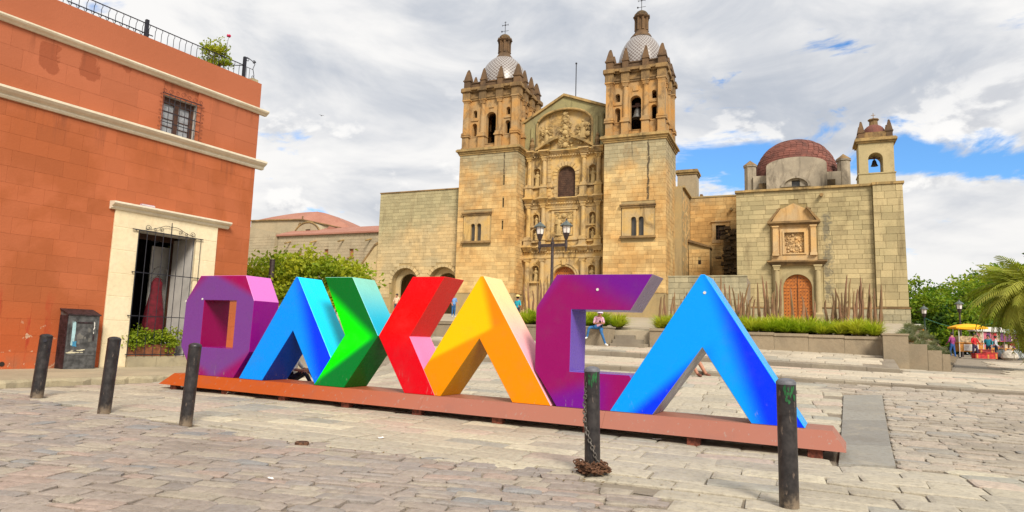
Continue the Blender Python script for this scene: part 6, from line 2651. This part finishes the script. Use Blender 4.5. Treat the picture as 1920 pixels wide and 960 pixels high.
# dry grass tuft at the right end of the row
# tall thin stalks
STK = []
for k in range(5):
    mb = MB()
    bx_, by_ = rnd.uniform(-.38, .38), rnd.uniform(-.15, .15)
    pts, rs = [], []
    for i in range(9):
        t_ = i / 8
        pts.append((bx_ * t_ * (t_ - 1) * 1.1 + .03 * math.sin(9 * t_ + k), by_ * t_ * (t_ - 1), t_))
        rs.append((.066 + .016 * (i % 2)) * (1 - .75 * t_ ** 2))
    mb.tube(pts, rs, 6)
    STK.append(mb.mesh('stalk', M['stalk']))


def stalk(u, v, z0, h_, lean, lab, grp):
    t = inst('cactus_stalk', rnd.choice(STK), None)
    t.matrix_world = Matrix.Translation(sp(u, v, z0)) @ Matrix.Rotation(-TS, 4, 'Z') @ Matrix.Rotation(lean, 4, 'Y') @ Matrix.Rotation(rnd.uniform(-.06, .06), 4, 'X') @ Matrix.Rotation(rnd.uniform(0, 6), 4, 'Z') @ Matrix.Diagonal((1, 1, h_, 1))
    tag(t, lab, 'stalk', grp)


# (px at foot, px lean, py top) read off the photograph, planted in the bed at v = 31
EXTRA = []
for px, tip, top in ((1238, 1240, 556), (1250, 1246, 552), (1258, 1262, 556), (1266, 1264, 548), (1272, 1276, 560), (1280, 1284, 555), (1290, 1304, 530), (1296, 1294, 560),
                     (1352, 1351, 517), (1362, 1358, 532), (1374, 1368, 535), (1380, 1384, 550), (1386, 1372, 538), (1385, 1407, 530), (1392, 1412, 552), (1402, 1405, 562), (1410, 1416, 560),
                     (1426, 1420, 530), (1438, 1428, 516), (1443, 1437, 527), (1448, 1450, 548), (1454, 1455, 527), (1463, 1466, 524), (1484, 1481, 540), (1506, 1504, 556), (1510, 1508, 562),
                     (1528, 1526, 562), (1552, 1548, 562), (1562, 1565, 540), (1580, 1568, 546), (1578, 1588, 515), (1590, 1596, 522), (1600, 1601, 545), (1604, 1608, 542), (1610, 1612, 520),
                     (1614, 1613, 536), (1566, 1592, 560), (1632, 1632, 532), (1636, 1638, 540), (1646, 1652, 533), (1640, 1636, 556)):
    vv = rnd.choice((30.4, 31.0, 31.8))
    if rnd.random() < .5:
        EXTRA.append((px + rnd.uniform(-16, 16), top + rnd.uniform(10, 34)))
    d = Fv * FPX + Rv * (px - 960) + Uv * (480 - 590)
    P = CAM + d * (vv / d.dot(SV))
    d2 = Fv * FPX + Rv * (tip - 960) + Uv * (480 - top)
    Q = CAM + d2 * (vv / d2.dot(SV))
    u0_, z0_ = su(P)[0], 2.0 - .012 * su(P)[0] + .05 * (vv - 27)
    k = (P.z - z0_)
    stalk(u0_, vv, z0_, max(.6, Q.z - z0_), math.atan2(su(Q)[0] - u0_, Q.z - z0_), 'tall thin reddish brown stalk in the bed before the chapel', 'brown stalks before the chapel')
for px, top in list(EXTRA):
    tip = px + rnd.uniform(-5, 5)
    vv = rnd.choice((30.2, 30.8, 31.5, 32.2))
    d = Fv * FPX + Rv * (px - 960) + Uv * (480 - 590)
    P = CAM + d * (vv / d.dot(SV))
    d2 = Fv * FPX + Rv * (tip - 960) + Uv * (480 - top)
    Q = CAM + d2 * (vv / d2.dot(SV))
    u0_, z0_ = su(P)[0], 2.0 - .012 * su(P)[0] + .05 * (vv - 27)
    k = (P.z - z0_)
    stalk(u0_, vv, z0_, max(.6, Q.z - z0_), math.atan2(su(Q)[0] - u0_, Q.z - z0_), 'tall thin reddish brown stalk in the bed before the chapel', 'brown stalks before the chapel')
for px, tip, top in ((986, 984, 532), (992, 989, 528), (1000, 999, 545), (1008, 1006, 526), (1014, 1013, 524), (1020, 1018, 532), (1030, 1028, 540), (1024, 1026, 548)):
    vv = rnd.choice((31.5, 32.4))
    d = Fv * FPX + Rv * (px - 960) + Uv * (480 - 590)
    P = CAM + d * (vv / d.dot(SV))
    d2 = Fv * FPX + Rv * (tip - 960) + Uv * (480 - top)
    Q = CAM + d2 * (vv / d2.dot(SV))
    u0_, z0_ = su(P)[0], 2.0 - .012 * su(P)[0] + .05 * (vv - 27)
    stalk(u0_, vv, z0_, max(.6, Q.z - z0_), math.atan2(su(Q)[0] - u0_, Q.z - z0_), 'tall thin brown stalk in the bed before the church door', 'brown stalks before the church')

# ------------------------------------------------------------------ lamps, posts, wire
M['lamp_iron'] = plain('dark_brown_lamp_iron', c(66, 54, 52), .5, .2, 12, .2)
M['lamp_top'] = plain('grey_green_lamp_roof', c(96, 104, 100), .5, .2, 12, .3)
mg, tg, bg_ = newmat('frosted_lamp_glass', .4)
bg_.inputs['Base Color'].default_value = c(222, 214, 206)
M['lamp_glass'] = mg


def lantern(mb_iron, mb_glass, mb_top, x, z, s_=1.0):
    """open cone at the foot, six glass sides with ribs, conical roof with finial"""
    for q_ in (mb_iron, mb_glass, mb_top):
        q_.M = Matrix.Translation((x, 0, z)) @ Matrix.Scale(s_, 4)
    x, z = 0, 0
    mb_iron.lathe([(.03, z), (.07, z + .06), (.10, z + .1), (.19, z + .36), (.2, z + .38)], x, 0, 6)
    mb_glass.lathe([(.175, z + .385), (.225, z + .74)], x, 0, 6)
    for i in range(6):
        a = i * math.pi / 3
        mb_iron.tube([(x + .185 * math.cos(a), .185 * math.sin(a), z + .38), (x + .235 * math.cos(a), .235 * math.sin(a), z + .75)], .014, 4)
    mb_top.lathe([(.33, z + .745), (.33, z + .77), (.2, z + .9), (.09, z + .97), (.07, z + 1.02), (.02, z + 1.04)], x, 0, 12)
    mb_iron.lathe([(.03, z + 1.03), (.05, z + 1.08), (.01, z + 1.16)], x, 0, 8)


Pl = at(1035.5, 560, 30)
zg = z_atrium(*su(Pl))
Pt = at(1036, 458, 30)
lamp = thing('street_lamp', 'dark double headed street lamp before the church front', 'street lamp', Vector((Pt.x, Pt.y, zg)), -TS)
za = Pt.z - zg
mb = MB()
mb.lathe([(.16, 0), (.16, .5), (.11, .55), (.1, .8), (.075, .9), (.065, za), (.09, za + .02), (.09, za + .1), (.03, za + .14), (.05, za + .22), (.01, za + .34)], n=12)
mb.build('pole', M['lamp_iron'], lamp, smooth=True)
mb = MB()
mb.box(-.62, .64, -.05, .05, za - .12, za + .02)
for x in (-.64, .66):
    mb.lathe([(.015, za - .38), (.05, za - .2), (.07, za - .16), (.07, za + .14), (.05, za + .16)], x, 0, 10)
mb.build('crossarm', M['lamp_iron'], lamp)
for x in (-.64, .66):
    a, b, d_ = MB(), MB(), MB()
    lantern(a, b, d_, x, za + .15, .88)
    lo = a.build('lantern', M['lamp_iron'], lamp)
    b.build('lantern_glass', M['lamp_glass'], lo)
    d_.build('lantern_roof', M['lamp_top'], lo)
for px, top, foot, Y, lab in ((1732, 572, 645, 56, 'green single headed lamp post next to the yellow booth'), (1798, 562, 640, 52, 'single headed lamp post rising behind the vendor cart')):
    T_ = at(px, top, Y)
    zg = z_plaza(*su(T_))
    t = thing('street_lamp', lab, 'street lamp', Vector((T_.x, T_.y, zg)), 0)
    h_ = T_.z - zg
    mb = MB()
    mb.lathe([(.14, 0), (.13, .5), (.08, .6), (.06, h_ - 1.15), (.1, h_ - 1.1)], n=10)
    mb.build('pole', plain('dark_green_pole', c(36, 60, 52), .5) if px < 1740 else M['lamp_iron'], t)
    a, b, d_ = MB(), MB(), MB()
    lantern(a, b, d_, 0, h_ - 1.1)
    lo = a.build('lantern', M['lamp_iron'], t)
    b.build('lantern_glass', M['lamp_glass'], lo)
    d_.build('lantern_roof', M['lamp_top'], lo)
A_, B_ = at(1733, 596, 56), at(1862, 606, 50)
mb = MB()
mb.tube([A_.lerp(B_, i / 12) - Vector((0, 0, .55 * math.sin(math.pi * i / 12))) for i in range(13)], .022, 5)
tag(mb.build('cable', plain('teal_cable', c(60, 120, 110), .6)), 'thin green cable slung from the far lamp post towards the stalls', 'cable')
T_ = at(511, 487, 27)
zg = z_atrium(*su(T_)) - .4
t = thing('post', 'dark grey post standing before the broad green tree, above the O', 'post', Vector((T_.x, T_.y, zg)))
mb = MB()
mb.lathe([(.11, 0), (.105, T_.z - zg - .03)], n=14)
mb.build('shaft', M['lamp_iron'], t, smooth=True)
mb = MB()
mb.lathe([(.12, T_.z - zg - .03), (.12, T_.z - zg), (.02, T_.z - zg + .02)], n=14)
mb.build('cap', M['lamp_iron'], t)

# ------------------------------------------------------------------ people


def cloth(name, col):
    return plain(name, col, .85, .18, 9)


M['skin'] = plain('skin', c(176, 120, 92, .9), .6, .08, 9)
M['hair'] = plain('dark_hair', c(30, 22, 20), .6, .2, 20)
M['eye'] = plain('dark_eye', c(20, 16, 14), .3)


def person(label, P, rz, J, cols, shoe, hair=True, hat=None, group=None, long_sleeve=False, scale=1.0):
    """J: joint positions (x, y, z), facing -y. One skinned body; materials by the bone a face belongs to."""
    top, legs = cols
    nodes = ['pelvis', 'waist', 'chest', 'neck', 'head', 'crown',
             'lsh', 'lel', 'lwr', 'lpa', 'rsh', 'rel', 'rwr', 'rpa',
             'lhip', 'lkn', 'lan', 'lto', 'rhip', 'rkn', 'ran', 'rto']
    rad = dict(pelvis=.145, waist=.125, chest=.15, neck=.06, head=.098, crown=.082,
               lsh=.07, lel=.048, lwr=.033, lpa=.04, rsh=.07, rel=.048, rwr=.033, rpa=.04,
               lhip=.098, lkn=.066, lan=.044, lto=.042, rhip=.098, rkn=.066, ran=.044, rto=.042)
    E = [('pelvis', 'waist', 't'), ('waist', 'chest', 't'), ('chest', 'neck', 'n'), ('neck', 'head', 's'), ('head', 'crown', 's'),
         ('chest', 'lsh', 't'), ('lsh', 'lel', 't'), ('lel', 'lwr', 't' if long_sleeve else 's'), ('lwr', 'lpa', 's'),
         ('chest', 'rsh', 't'), ('rsh', 'rel', 't'), ('rel', 'rwr', 't' if long_sleeve else 's'), ('rwr', 'rpa', 's'),
         ('pelvis', 'lhip', 'l'), ('lhip', 'lkn', 'l'), ('lkn', 'lan', 'l'), ('lan', 'lto', 'f'),
         ('pelvis', 'rhip', 'l'), ('rhip', 'rkn', 'l'), ('rkn', 'ran', 'l'), ('ran', 'rto', 'f')]
    pos = {k: Vector(J[k]) for k in nodes}
    names = list(nodes)
    hd = pos['head']
    fw = (pos['head'] - pos['neck'])
    face = Vector(J.get('face', (0, -1, 0))).normalized()
    pos['nose'] = hd + face * .098 + Vector((0, 0, -.005))
    rad['nose'] = .022
    names.append('nose')
    E.append(('head', 'nose', 's'))
    for s_ in 'lr':
        wr, pa = pos[s_ + 'wr'], pos[s_ + 'pa']
        d = (pa - wr).normalized()
        side = d.cross(Vector((0, 1, 0)) if abs(d.y) < .8 else Vector((1, 0, 0))).normalized()
        nrm = d.cross(side)
        for i, l in enumerate((.075, .085, .08, .065)):
            off = side * (.026 * (i - 1.5))
            a = pa + off + d * .03
            b = pa + off * 1.1 + d * (.03 + l * .55) + nrm * .01
            e = pa + off * 1.1 + d * (.03 + l) + nrm * .035
            ka, kb, ke = (f'{s_}f{i}{q}' for q in 'abe')
            for k_, p_, r_ in ((ka, a, .011), (kb, b, .009), (ke, e, .007)):
                pos[k_], rad[k_] = p_, r_
                names.append(k_)
            E += [(s_ + 'pa', ka, 's'), (ka, kb, 's'), (kb, ke, 's')]
        th = pa + side * .05 + d * .01
        te = th + side * .02 + d * .04
        for k_, p_, r_ in ((s_ + 'th', th, .012), (s_ + 'te', te, .008)):
            pos[k_], rad[k_] = p_, r_
            names.append(k_)
        E += [(s_ + 'wr', s_ + 'th', 's'), (s_ + 'th', s_ + 'te', 's')]
    ix = {n_: i for i, n_ in enumerate(names)}
    me = bpy.data.meshes.new('skeleton')
    me.from_pydata([pos[n_] for n_ in names], [(ix[a], ix[b]) for a, b, _ in E], [])
    tmp = bpy.data.objects.new('skeleton', me)
    COL.objects.link(tmp)
    sk = tmp.modifiers.new('skin', 'SKIN')
    sk.use_smooth_shade = True
    for n_ in names:
        r_ = rad[n_]
        me.skin_vertices[0].data[ix[n_]].radius = (r_, r_)
        me.skin_vertices[0].data[ix[n_]].use_root = n_ == 'pelvis'
    for k_ in ('pelvis', 'chest', 'waist'):
        r_ = rad[k_]
        me.skin_vertices[0].data[ix[k_]].radius = (r_ * 1.12, r_ * .86)
    sb = tmp.modifiers.new('sub', 'SUBSURF')
    sb.levels = sb.render_levels = 1
    dg = bpy.context.evaluated_depsgraph_get()
    body = bpy.data.meshes.new_from_object(tmp.evaluated_get(dg))
    bpy.data.objects.remove(tmp)
    mats = {'t': 0, 'n': 0, 's': 1, 'l': 2, 'f': 3}
    body.materials.clear()
    for m_ in (top, M['skin'], legs, shoe):
        body.materials.append(m_)
    segs = [(pos[a], pos[b], k) for a, b, k in E]
    for f in body.polygons:
        cpt = f.center
        best, bk = 9, 't'
        for a, b, k in segs:
            ab = b - a
            t_ = max(0, min(1, (cpt - a).dot(ab) / max(ab.length_squared, 1e-9)))
            d = (cpt - (a + ab * t_)).length
            if k == 'n' and t_ > .55:
                k = 's'
            if d < best:
                best, bk = d, k
        f.material_index = mats[bk]
        f.use_smooth = True
    t = thing('person', label, 'person', P, rz, group)
    t.scale = (scale,) * 3
    bo = inst('body', body, t)
    if hair:
        mb = MB()
        up = (pos['crown'] - hd).normalized()
        b_ = hd + up * .05 - face * .02
        mb.ball(b_.x, b_.y, b_.z + .02, .112, 10, sz=.95)
        mb.build('hair', M['hair'], t, smooth=True)
    mb = MB()
    sd = face.cross(Vector((0, 0, 1))).normalized()
    for q in (-1, 1):
        e = hd + face * .088 + sd * .035 * q + Vector((0, 0, .03))
        mb.ball(e.x, e.y, e.z, .012, 6)
    mb.build('eyes', M['eye'], t)
    if hat:
        mb = MB()
        cpt = pos['crown'] + Vector((0, 0, -.02))
        hat_kind, hat_mat = hat
        if hat_kind == 'straw':
            mb.lathe([(.26, .02), (.25, .035), (.13, .03), (.12, .12), (.08, .16), (.01, .165)], n=18)
        else:
            mb.lathe([(.125, -.03), (.122, .04), (.09, .1), (.02, .125)], n=16)
            mb.box(-.07, .07, -.22, -.1, -.03, -.012)
        mb.build('hat', hat_mat, t, cpt, smooth=True)
    return t


def standing(spread=.1, arm=.0, step=0.0):
    return dict(pelvis=(0, 0, .95), waist=(0, 0, 1.12), chest=(0, 0, 1.33), neck=(0, 0, 1.5), head=(0, -.02, 1.61), crown=(0, 0, 1.69),
                lsh=(.18, 0, 1.4), lel=(.24 + arm * .1, .03 - arm * .1, 1.12), lwr=(.24, -.08 - arm * .25, .9 + arm * .22), lpa=(.235, -.11 - arm * .3, .84 + arm * .22),
                rsh=(-.18, 0, 1.4), rel=(-.24 - arm * .1, .03 - arm * .1, 1.12), rwr=(-.24, -.08 - arm * .25, .9 + arm * .22), rpa=(-.235, -.11 - arm * .3, .84 + arm * .22),
                lhip=(.095, 0, .88), lkn=(spread, -.03 - step, .49), lan=(spread, .02 - step * .6, .075), lto=(spread + .02, -.14 - step * .6, .04),
                rhip=(-.095, 0, .88), rkn=(-spread, -.03 + step, .49), ran=(-spread, .04 + step, .075), rto=(-spread - .02, -.12 + step, .04))


white_sh = plain('white_shoe', c(224, 224, 222, .9), .6, .05)
dark_sh = plain('dark_shoe', c(40, 32, 30), .6)
brown_sh = plain('brown_sandal', c(110, 64, 46), .7)
jeans = cloth('blue_jeans', c(44, 104, 160, .85))
# man leaning on the low wall, one leg stretched to the pavement
seat = dict(pelvis=(0, .0, .86), waist=(.02, -.05, 1.0), chest=(.06, -.14, 1.17), neck=(.1, -.2, 1.31), head=(.13, -.26, 1.4), crown=(.14, -.24, 1.48), face=(.5, -.7, -.45),
            lsh=(.2, -.02, 1.2), lel=(.3, -.2, 1.0), lwr=(.3, -.4, .98), lpa=(.27, -.46, 1.0),
            rsh=(-.1, -.2, 1.22), rel=(-.12, -.32, .98), rwr=(.12, -.44, .98), rpa=(.18, -.46, 1.0),
            lhip=(.1, -.02, .82), lkn=(.26, -.4, .60), lan=(.48, -.5, .10), lto=(.62, -.58, .045),
            rhip=(-.1, -.02, .82), rkn=(-.3, -.42, .8), ran=(-.36, -.5, .36), rto=(-.4, -.66, .32))
Pm = at(1112, 652, 26.4)
um, vm = su(Pm)
um = su(at(1114, 652, 26.9))[0]
zz = z_terrace(um, 25.7)
man = person('man in pink shirt and blue jeans leaning on the low wall', sp(um, 26.12, zz), -TS, seat,
             (cloth('pale_pink_shirt', c(222, 168, 190, .9)), jeans), white_sh, True, ('cap', plain('pale_lilac_cap', c(224, 208, 232, .9), .8)), scale=.93)
mb = MB()
mb.box(-.04, .04, -.006, .006, -.075, .075)
ph = mb.build('phone', M['black'], None, sp(um, 26.12, zz) + SU * .22 + SV * -.485 + Vector((0, 0, .96)))
ph.rotation_euler = (.5, 0, -TS)
tag(ph, 'dark phone in the hands of the man on the low wall', 'phone')
# man in the straw hat behind the left planter
Q = at(971, 552, 37)
zz = z_atrium(*su(Q))
person('person in turquoise shirt and straw hat standing behind the planter', Vector((Q.x, Q.y, zz)), 2.4, standing(.1, .2),
       (cloth('turquoise_shirt', c(40, 178, 196, .9)), cloth('dark_trousers', c(50, 52, 66))), dark_sh, True, ('straw', plain('straw', c(226, 200, 130, .9), .9, .15, 14)),
       scale=max(.8, min(1.15, (Q.z - zz) / 1.84)))
# the two sitting on the far side of the sign: only glimpsed between the letters


def sitting():
    return dict(pelvis=(0, 0, .12), waist=(0, .0, .3), chest=(0, -.04, .52), neck=(0, -.06, .69), head=(0, -.09, .80), crown=(0, -.07, .88),
                lsh=(.18, -.04, .58), lel=(.26, -.2, .36), lwr=(.18, -.42, .34), lpa=(.15, -.48, .34),
                rsh=(-.18, -.04, .58), rel=(-.26, -.2, .36), rwr=(-.18, -.42, .34), rpa=(-.15, -.48, .34),
                lhip=(.1, -.04, .1), lkn=(.16, -.42, .34), lan=(.18, -.72, -.09), lto=(.19, -.86, -.12),
                rhip=(-.1, -.04, .1), rkn=(-.16, -.42, .34), ran=(-.18, -.70, -.09), rto=(-.2, -.84, -.12))


Q = at(549, 705, 15.0)
u_, v_ = su(Q)
person('person in white and dark clothes sitting behind the left blue A', sp(u_, 11.25, z_street(u_, 11.2) + .2), -TS + 1.9, sitting(),
       (cloth('white_top', c(226, 218, 210, .9)), cloth('black_shorts', c(34, 34, 44))), brown_sh, True, scale=.85)
Q = at(1268, 700, 18.3)
u_, v_ = su(Q)
person('person in sandals sitting on the kerb, foot showing inside the right blue A', sp(u_ - .02, 19.0, z_plaza(u_, 19.1)), -TS + 1.15, sitting(),
       (cloth('blue_top', c(70, 120, 180, .9)), M['skin']), brown_sh, True)
# people near the stalls and the arches
for px, foot, Y, rz, top_, leg_, lab, hat, arm in (
        (1787, 672, 47.5, .3, c(150, 60, 120, .9), c(44, 92, 160, .9), 'person in purple top and blue jeans beside the yellow roofed cart', None, .5),
        (1829, 671, 47.0, .2, c(206, 30, 40, .9), c(60, 50, 80, .9), 'person in red jacket between the cart and the red boxes', None, .6),
        (1854, 660, 51.0, -.8, c(30, 130, 150, .9), c(40, 44, 60, .9), 'person in teal top behind the red boxes', None, .4),
        (1868, 655, 54.0, .8, c(190, 196, 204, .9), c(40, 44, 60, .9), 'person in grey top beneath the palm fronds', None, .2)):
    Q = at(px, foot, Y)
    zz = z_plaza(*su(Q))
    person(lab, Vector((Q.x, Q.y, zz)), rz + math.pi * (px == 1787), standing(.1, arm, .08), (cloth('shirt', top_), cloth('trousers', leg_)), dark_sh, True, hat, long_sleeve=True)
Q = at(850, 588, 50)
person('person in blue and white standing in the right wing arch', Vector((Q.x, Q.y, z_atrium(*su(Q)))), .6, standing(.1, .3), (cloth('light_blue_shirt', c(110, 160, 220, .9)), jeans), white_sh)
Q = at(744, 560, 54)
person('person in pale top standing in the left wing arch', Vector((Q.x, Q.y, z_atrium(*su(Q)))), -.3, standing(.1, .3), (cloth('cream_top', c(232, 200, 168, .9)), cloth('navy_trousers', c(40, 60, 90, .9))), dark_sh)

# ------------------------------------------------------------------ vendor cart and stalls
Q = at(1817, 669, 48)
zz = z_plaza(*su(Q))
cart = thing('vendor_cart', 'wooden vendor cart under a yellow canopy', 'cart', Vector((Q.x, Q.y, zz)), -.15)
M['yellow'] = plain('yellow_canvas', c(246, 180, 20, .9), .8, .08, 5)
M['cart_wood'] = plain('honey_wood', c(206, 140, 56, .85), .7, .15, 8)
mb = MB()
mb.box(-.78, .78, -.4, .4, .45, 1.05)
mb.build('body', M['cart_wood'], cart)
mb = MB()
mb.box(-.5, .45, -.43, -.402, .52, .98)
mb.build('front_panel', M['white_paint'], cart)
mb = MB()
mb.box(-.84, .84, -.46, .46, 1.05, 1.1)
mb.build('counter', M['cart_wood'], cart)
mb = MB()
mb.box(-.7, .7, -.36, .36, 1.1, 1.55)
mb.build('display_case', plain('display_goods', c(196, 170, 130, .8), .5, .3, 6), cart)
for x in (-.78, .78):
    for y in (-.4, .4):
        mb = MB()
        mb.tube([(x, y, .05), (x, y, 2.1)], .03, 6)
        mb.build('post', M['white_paint'], cart)
mb = MB()
n = 12
vs, fs = [], []
for z, k in ((2.08, 1.06), (2.18, 1.08), (2.38, .55), (2.44, .02)):
    for x, y in ((-.98, -.6), (-.3, -.62), (.3, -.62), (.98, -.6), (.98, .6), (.3, .62), (-.3, .62), (-.98, .6)):
        vs.append((x * k, y * k, z - (.06 if abs(x) < .5 and z < 2.1 else 0)))
for j in range(3):
    for i in range(8):
        i2 = (i + 1) % 8
        fs.append((j * 8 + i, j * 8 + i2, j * 8 + 8 + i2, j * 8 + 8 + i))
mb.add(vs, fs)
mb.build('canopy', M['yellow'], cart)
for x in (-.6, .6):
    mb = MB()
    loop = [(x + 0, .45 * 0, 0)]
    mb.tube([(x, .0 + .24 * math.cos(a), .26 + .24 * math.sin(a)) for a in [i * math.pi / 8 for i in range(17)]], .03, 6)
    for i in range(4):
        a = i * math.pi / 4
        mb.tube([(x, .24 * math.cos(a), .26 + .24 * math.sin(a)), (x, -.24 * math.cos(a), .26 - .24 * math.sin(a))], .012, 4)
    mb.build('wheel', M['iron'], cart)
for k, (px, py, Y, w_, d_, h_, col, lab) in enumerate(((1839, 671, 46.5, .9, .6, .34, c(196, 40, 40, .85), 'bottom red crate of the stack before the red jacketed person'),
                                                 (1847, 671, 47.3, .9, .6, .62, c(150, 40, 44, .85), 'dark red chest at the back of the red crates'),
                                                 (1856, 671, 46.6, .7, .6, .42, c(204, 54, 40, .85), 'bright red crate at the right end of the crates'))):
    Q = at(px, py, Y)
    zz = z_plaza(*su(Q))
    t = thing('crate', lab, 'crate', Vector((Q.x, Q.y, zz)), -.2)
    mt = plain('red_crate_paint', col, .6, .2, 6)
    mb = MB()
    mb.box(-w_ / 2, w_ / 2, -d_ / 2, d_ / 2, .03, h_)
    mb.build('body', mt, t)
    mb = MB()
    mb.box(-w_ / 2 - .03, w_ / 2 + .03, -d_ / 2 - .03, d_ / 2 + .03, h_, h_ + .05)
    mb.build('lid', mt, t)
    for q in (-.25, .25):
        mb = MB()
        mb.box(q * w_ * 1.5 - .05, q * w_ * 1.5 + .05, -d_ / 2 - .015, -d_ / 2 - .0005, .05, h_ - .02)
        mb.build('batten', M['cart_wood'], t)


def stall(px, py, Y, w_, awn, lab, goods):
    Q = at(px, py, Y)
    zz = z_plaza(*su(Q))
    t = thing('market_stall', lab, 'market stall', Vector((Q.x, Q.y, zz)), -.2)
    for x in (-w_ / 2, w_ / 2):
        for y in (-.6, .6):
            mb = MB()
            mb.tube([(x, y, 0), (x, y, 2.15)], .03, 6)
            mb.build('post', M['steel'], t)
    mb = MB()
    mb.prism([(-.75, 2.1), (.75, 2.15), (.1, 2.5)], -w_ / 2 - .15, w_ / 2 + .15, axis='x')
    mb.build('awning', awn, t)
    mb = MB()
    mb.box(-w_ / 2, w_ / 2, -.5, .5, .72, .8)
    mb.box(-w_ / 2, w_ / 2, -.51, -.49, .2, .72)
    mb.build('table', M['cart_wood'], t)
    for k in range(16):
        x = -w_ / 2 + .1 + (w_ - .2) * rnd.random()
        mb = MB()
        s_ = rnd.uniform(.1, .2)
        mb.box(-s_, s_, -s_, s_, .8, .8 + s_ * rnd.uniform(1, 2.6), tx=.02, ty=.02)
        mb.build('goods', rnd.choice(goods), t, (x, rnd.uniform(-.4, .3), 0))
    for k in range(8):
        x = -w_ / 2 + .15 + (w_ - .3) * k / 7
        mb = MB()
        mb.box(x - .12, x + .12, -.58, -.55, 1.35, 2.05)
        mb.build('hanging_cloth', rnd.choice(goods), t)
    return t


GD = [cloth('red_goods', c(190, 50, 60, .85)), cloth('pink_goods', c(206, 110, 130, .85)), cloth('teal_goods', c(40, 130, 150, .85)), cloth('cream_goods', c(214, 196, 170, .85)), cloth('violet_goods', c(120, 70, 120, .85))]
stall(1852, 664, 56, 2.0, plain('white_awning', c(220, 214, 206, .85), .8), 'white roofed stall of red and pink goods right of the cart', GD)
stall(1880, 662, 60, 2.0, plain('grey_green_awning', c(140, 158, 148, .85), .8), 'grey green roofed stall half hidden by the palm', GD)
for px, py, Y, lab, mt in ((1893, 668, 46, 'pale sack of goods on the plaza below the palm', c(196, 186, 170, .8)), (1878, 669, 47, 'dark bundle on the plaza beside the pale sack', c(90, 96, 100, .8)),
                       (1906, 666, 48, 'grey bundle on the plaza at the foot of the palm bed', c(150, 156, 156, .8))):
    Q = at(px, py, Y)
    zz = z_plaza(*su(Q))
    t = thing('bundle', lab, 'bundle', Vector((Q.x, Q.y, zz)))
    mb = MB()
    mb.lathe([(.3, 0), (.46, .16), (.42, .42), (.22, .62), (.1, .7), (.13, .78)], n=11, sx=1.2)
    mb.build('sack', plain('sack_cloth', mt, .9, .2, 6, bump=.3), t, smooth=True)
    mb = MB()
    mb.tube([(.13 * math.cos(a), .12 * math.sin(a), .7) for a in [i * math.pi / 6 for i in range(13)]], .02, 5)
    mb.build('tie', M['wood'], t)
# yellow booth beyond the chapel corner
Q = at(1721, 640, 62)
zz = z_plaza(*su(Q))
t = thing('booth', 'small orange yellow booth beyond the chapel corner', 'booth', Vector((Q.x, Q.y, zz)), -.3)
mb = MB()
hb = at(1721, 612, 62).z - zz
mb.box(-.5, .5, -.5, .5, 0, hb - .25)
mb.build('body', plain('orange_yellow_panel', c(232, 150, 20, .9), .7), t)
mb = MB()
mb.box(-.56, .56, -.56, .56, hb - .25, hb - .05)
mb.box(-.3, .3, -.3, .3, hb - .05, hb + .2, tx=.05, ty=.05)
mb.build('roof', M['white_paint'], t)
mb = MB()
mb.box(-.3, .3, -.53, -.502, .2, hb - .9)
mb.build('shutter', M['wood'], t)
# grey bird in the sky
B = at(603, 217, 60)
t = thing('bird', 'tiny dark bird gliding in the clouds left of the church', 'bird', B, .6)
mb = MB()
mb.lathe([(.01, -.2), (.06, -.08), (.07, .02), (.04, .14), (.01, .2)], n=8)
mb.M = Matrix.Rotation(math.pi / 2, 4, 'X')
o_ = MB()
t.scale = (.5, .5, .5)
o_.ball(0, 0, 0, .08, 8, sy=2.6, sz=.8)
o_.ball(0, -.24, .02, .05, 8)
o_.build('body', M['iron'], t, smooth=True)
for s_ in (-1, 1):
    mb = MB()
    mb.add([(0, -.1, .02), (s_ * .3, -.08, .12), (s_ * .56, .04, .06), (s_ * .28, .08, .11), (0, .1, .02), (0, 0, -.01), (s_ * .28, 0, .09)],
           [(0, 1, 3, 4), (1, 2, 3), (0, 5, 6, 1), (5, 4, 3, 6), (1, 6, 2), (6, 3, 2)])
    mb.build('wing', M['iron'], t)
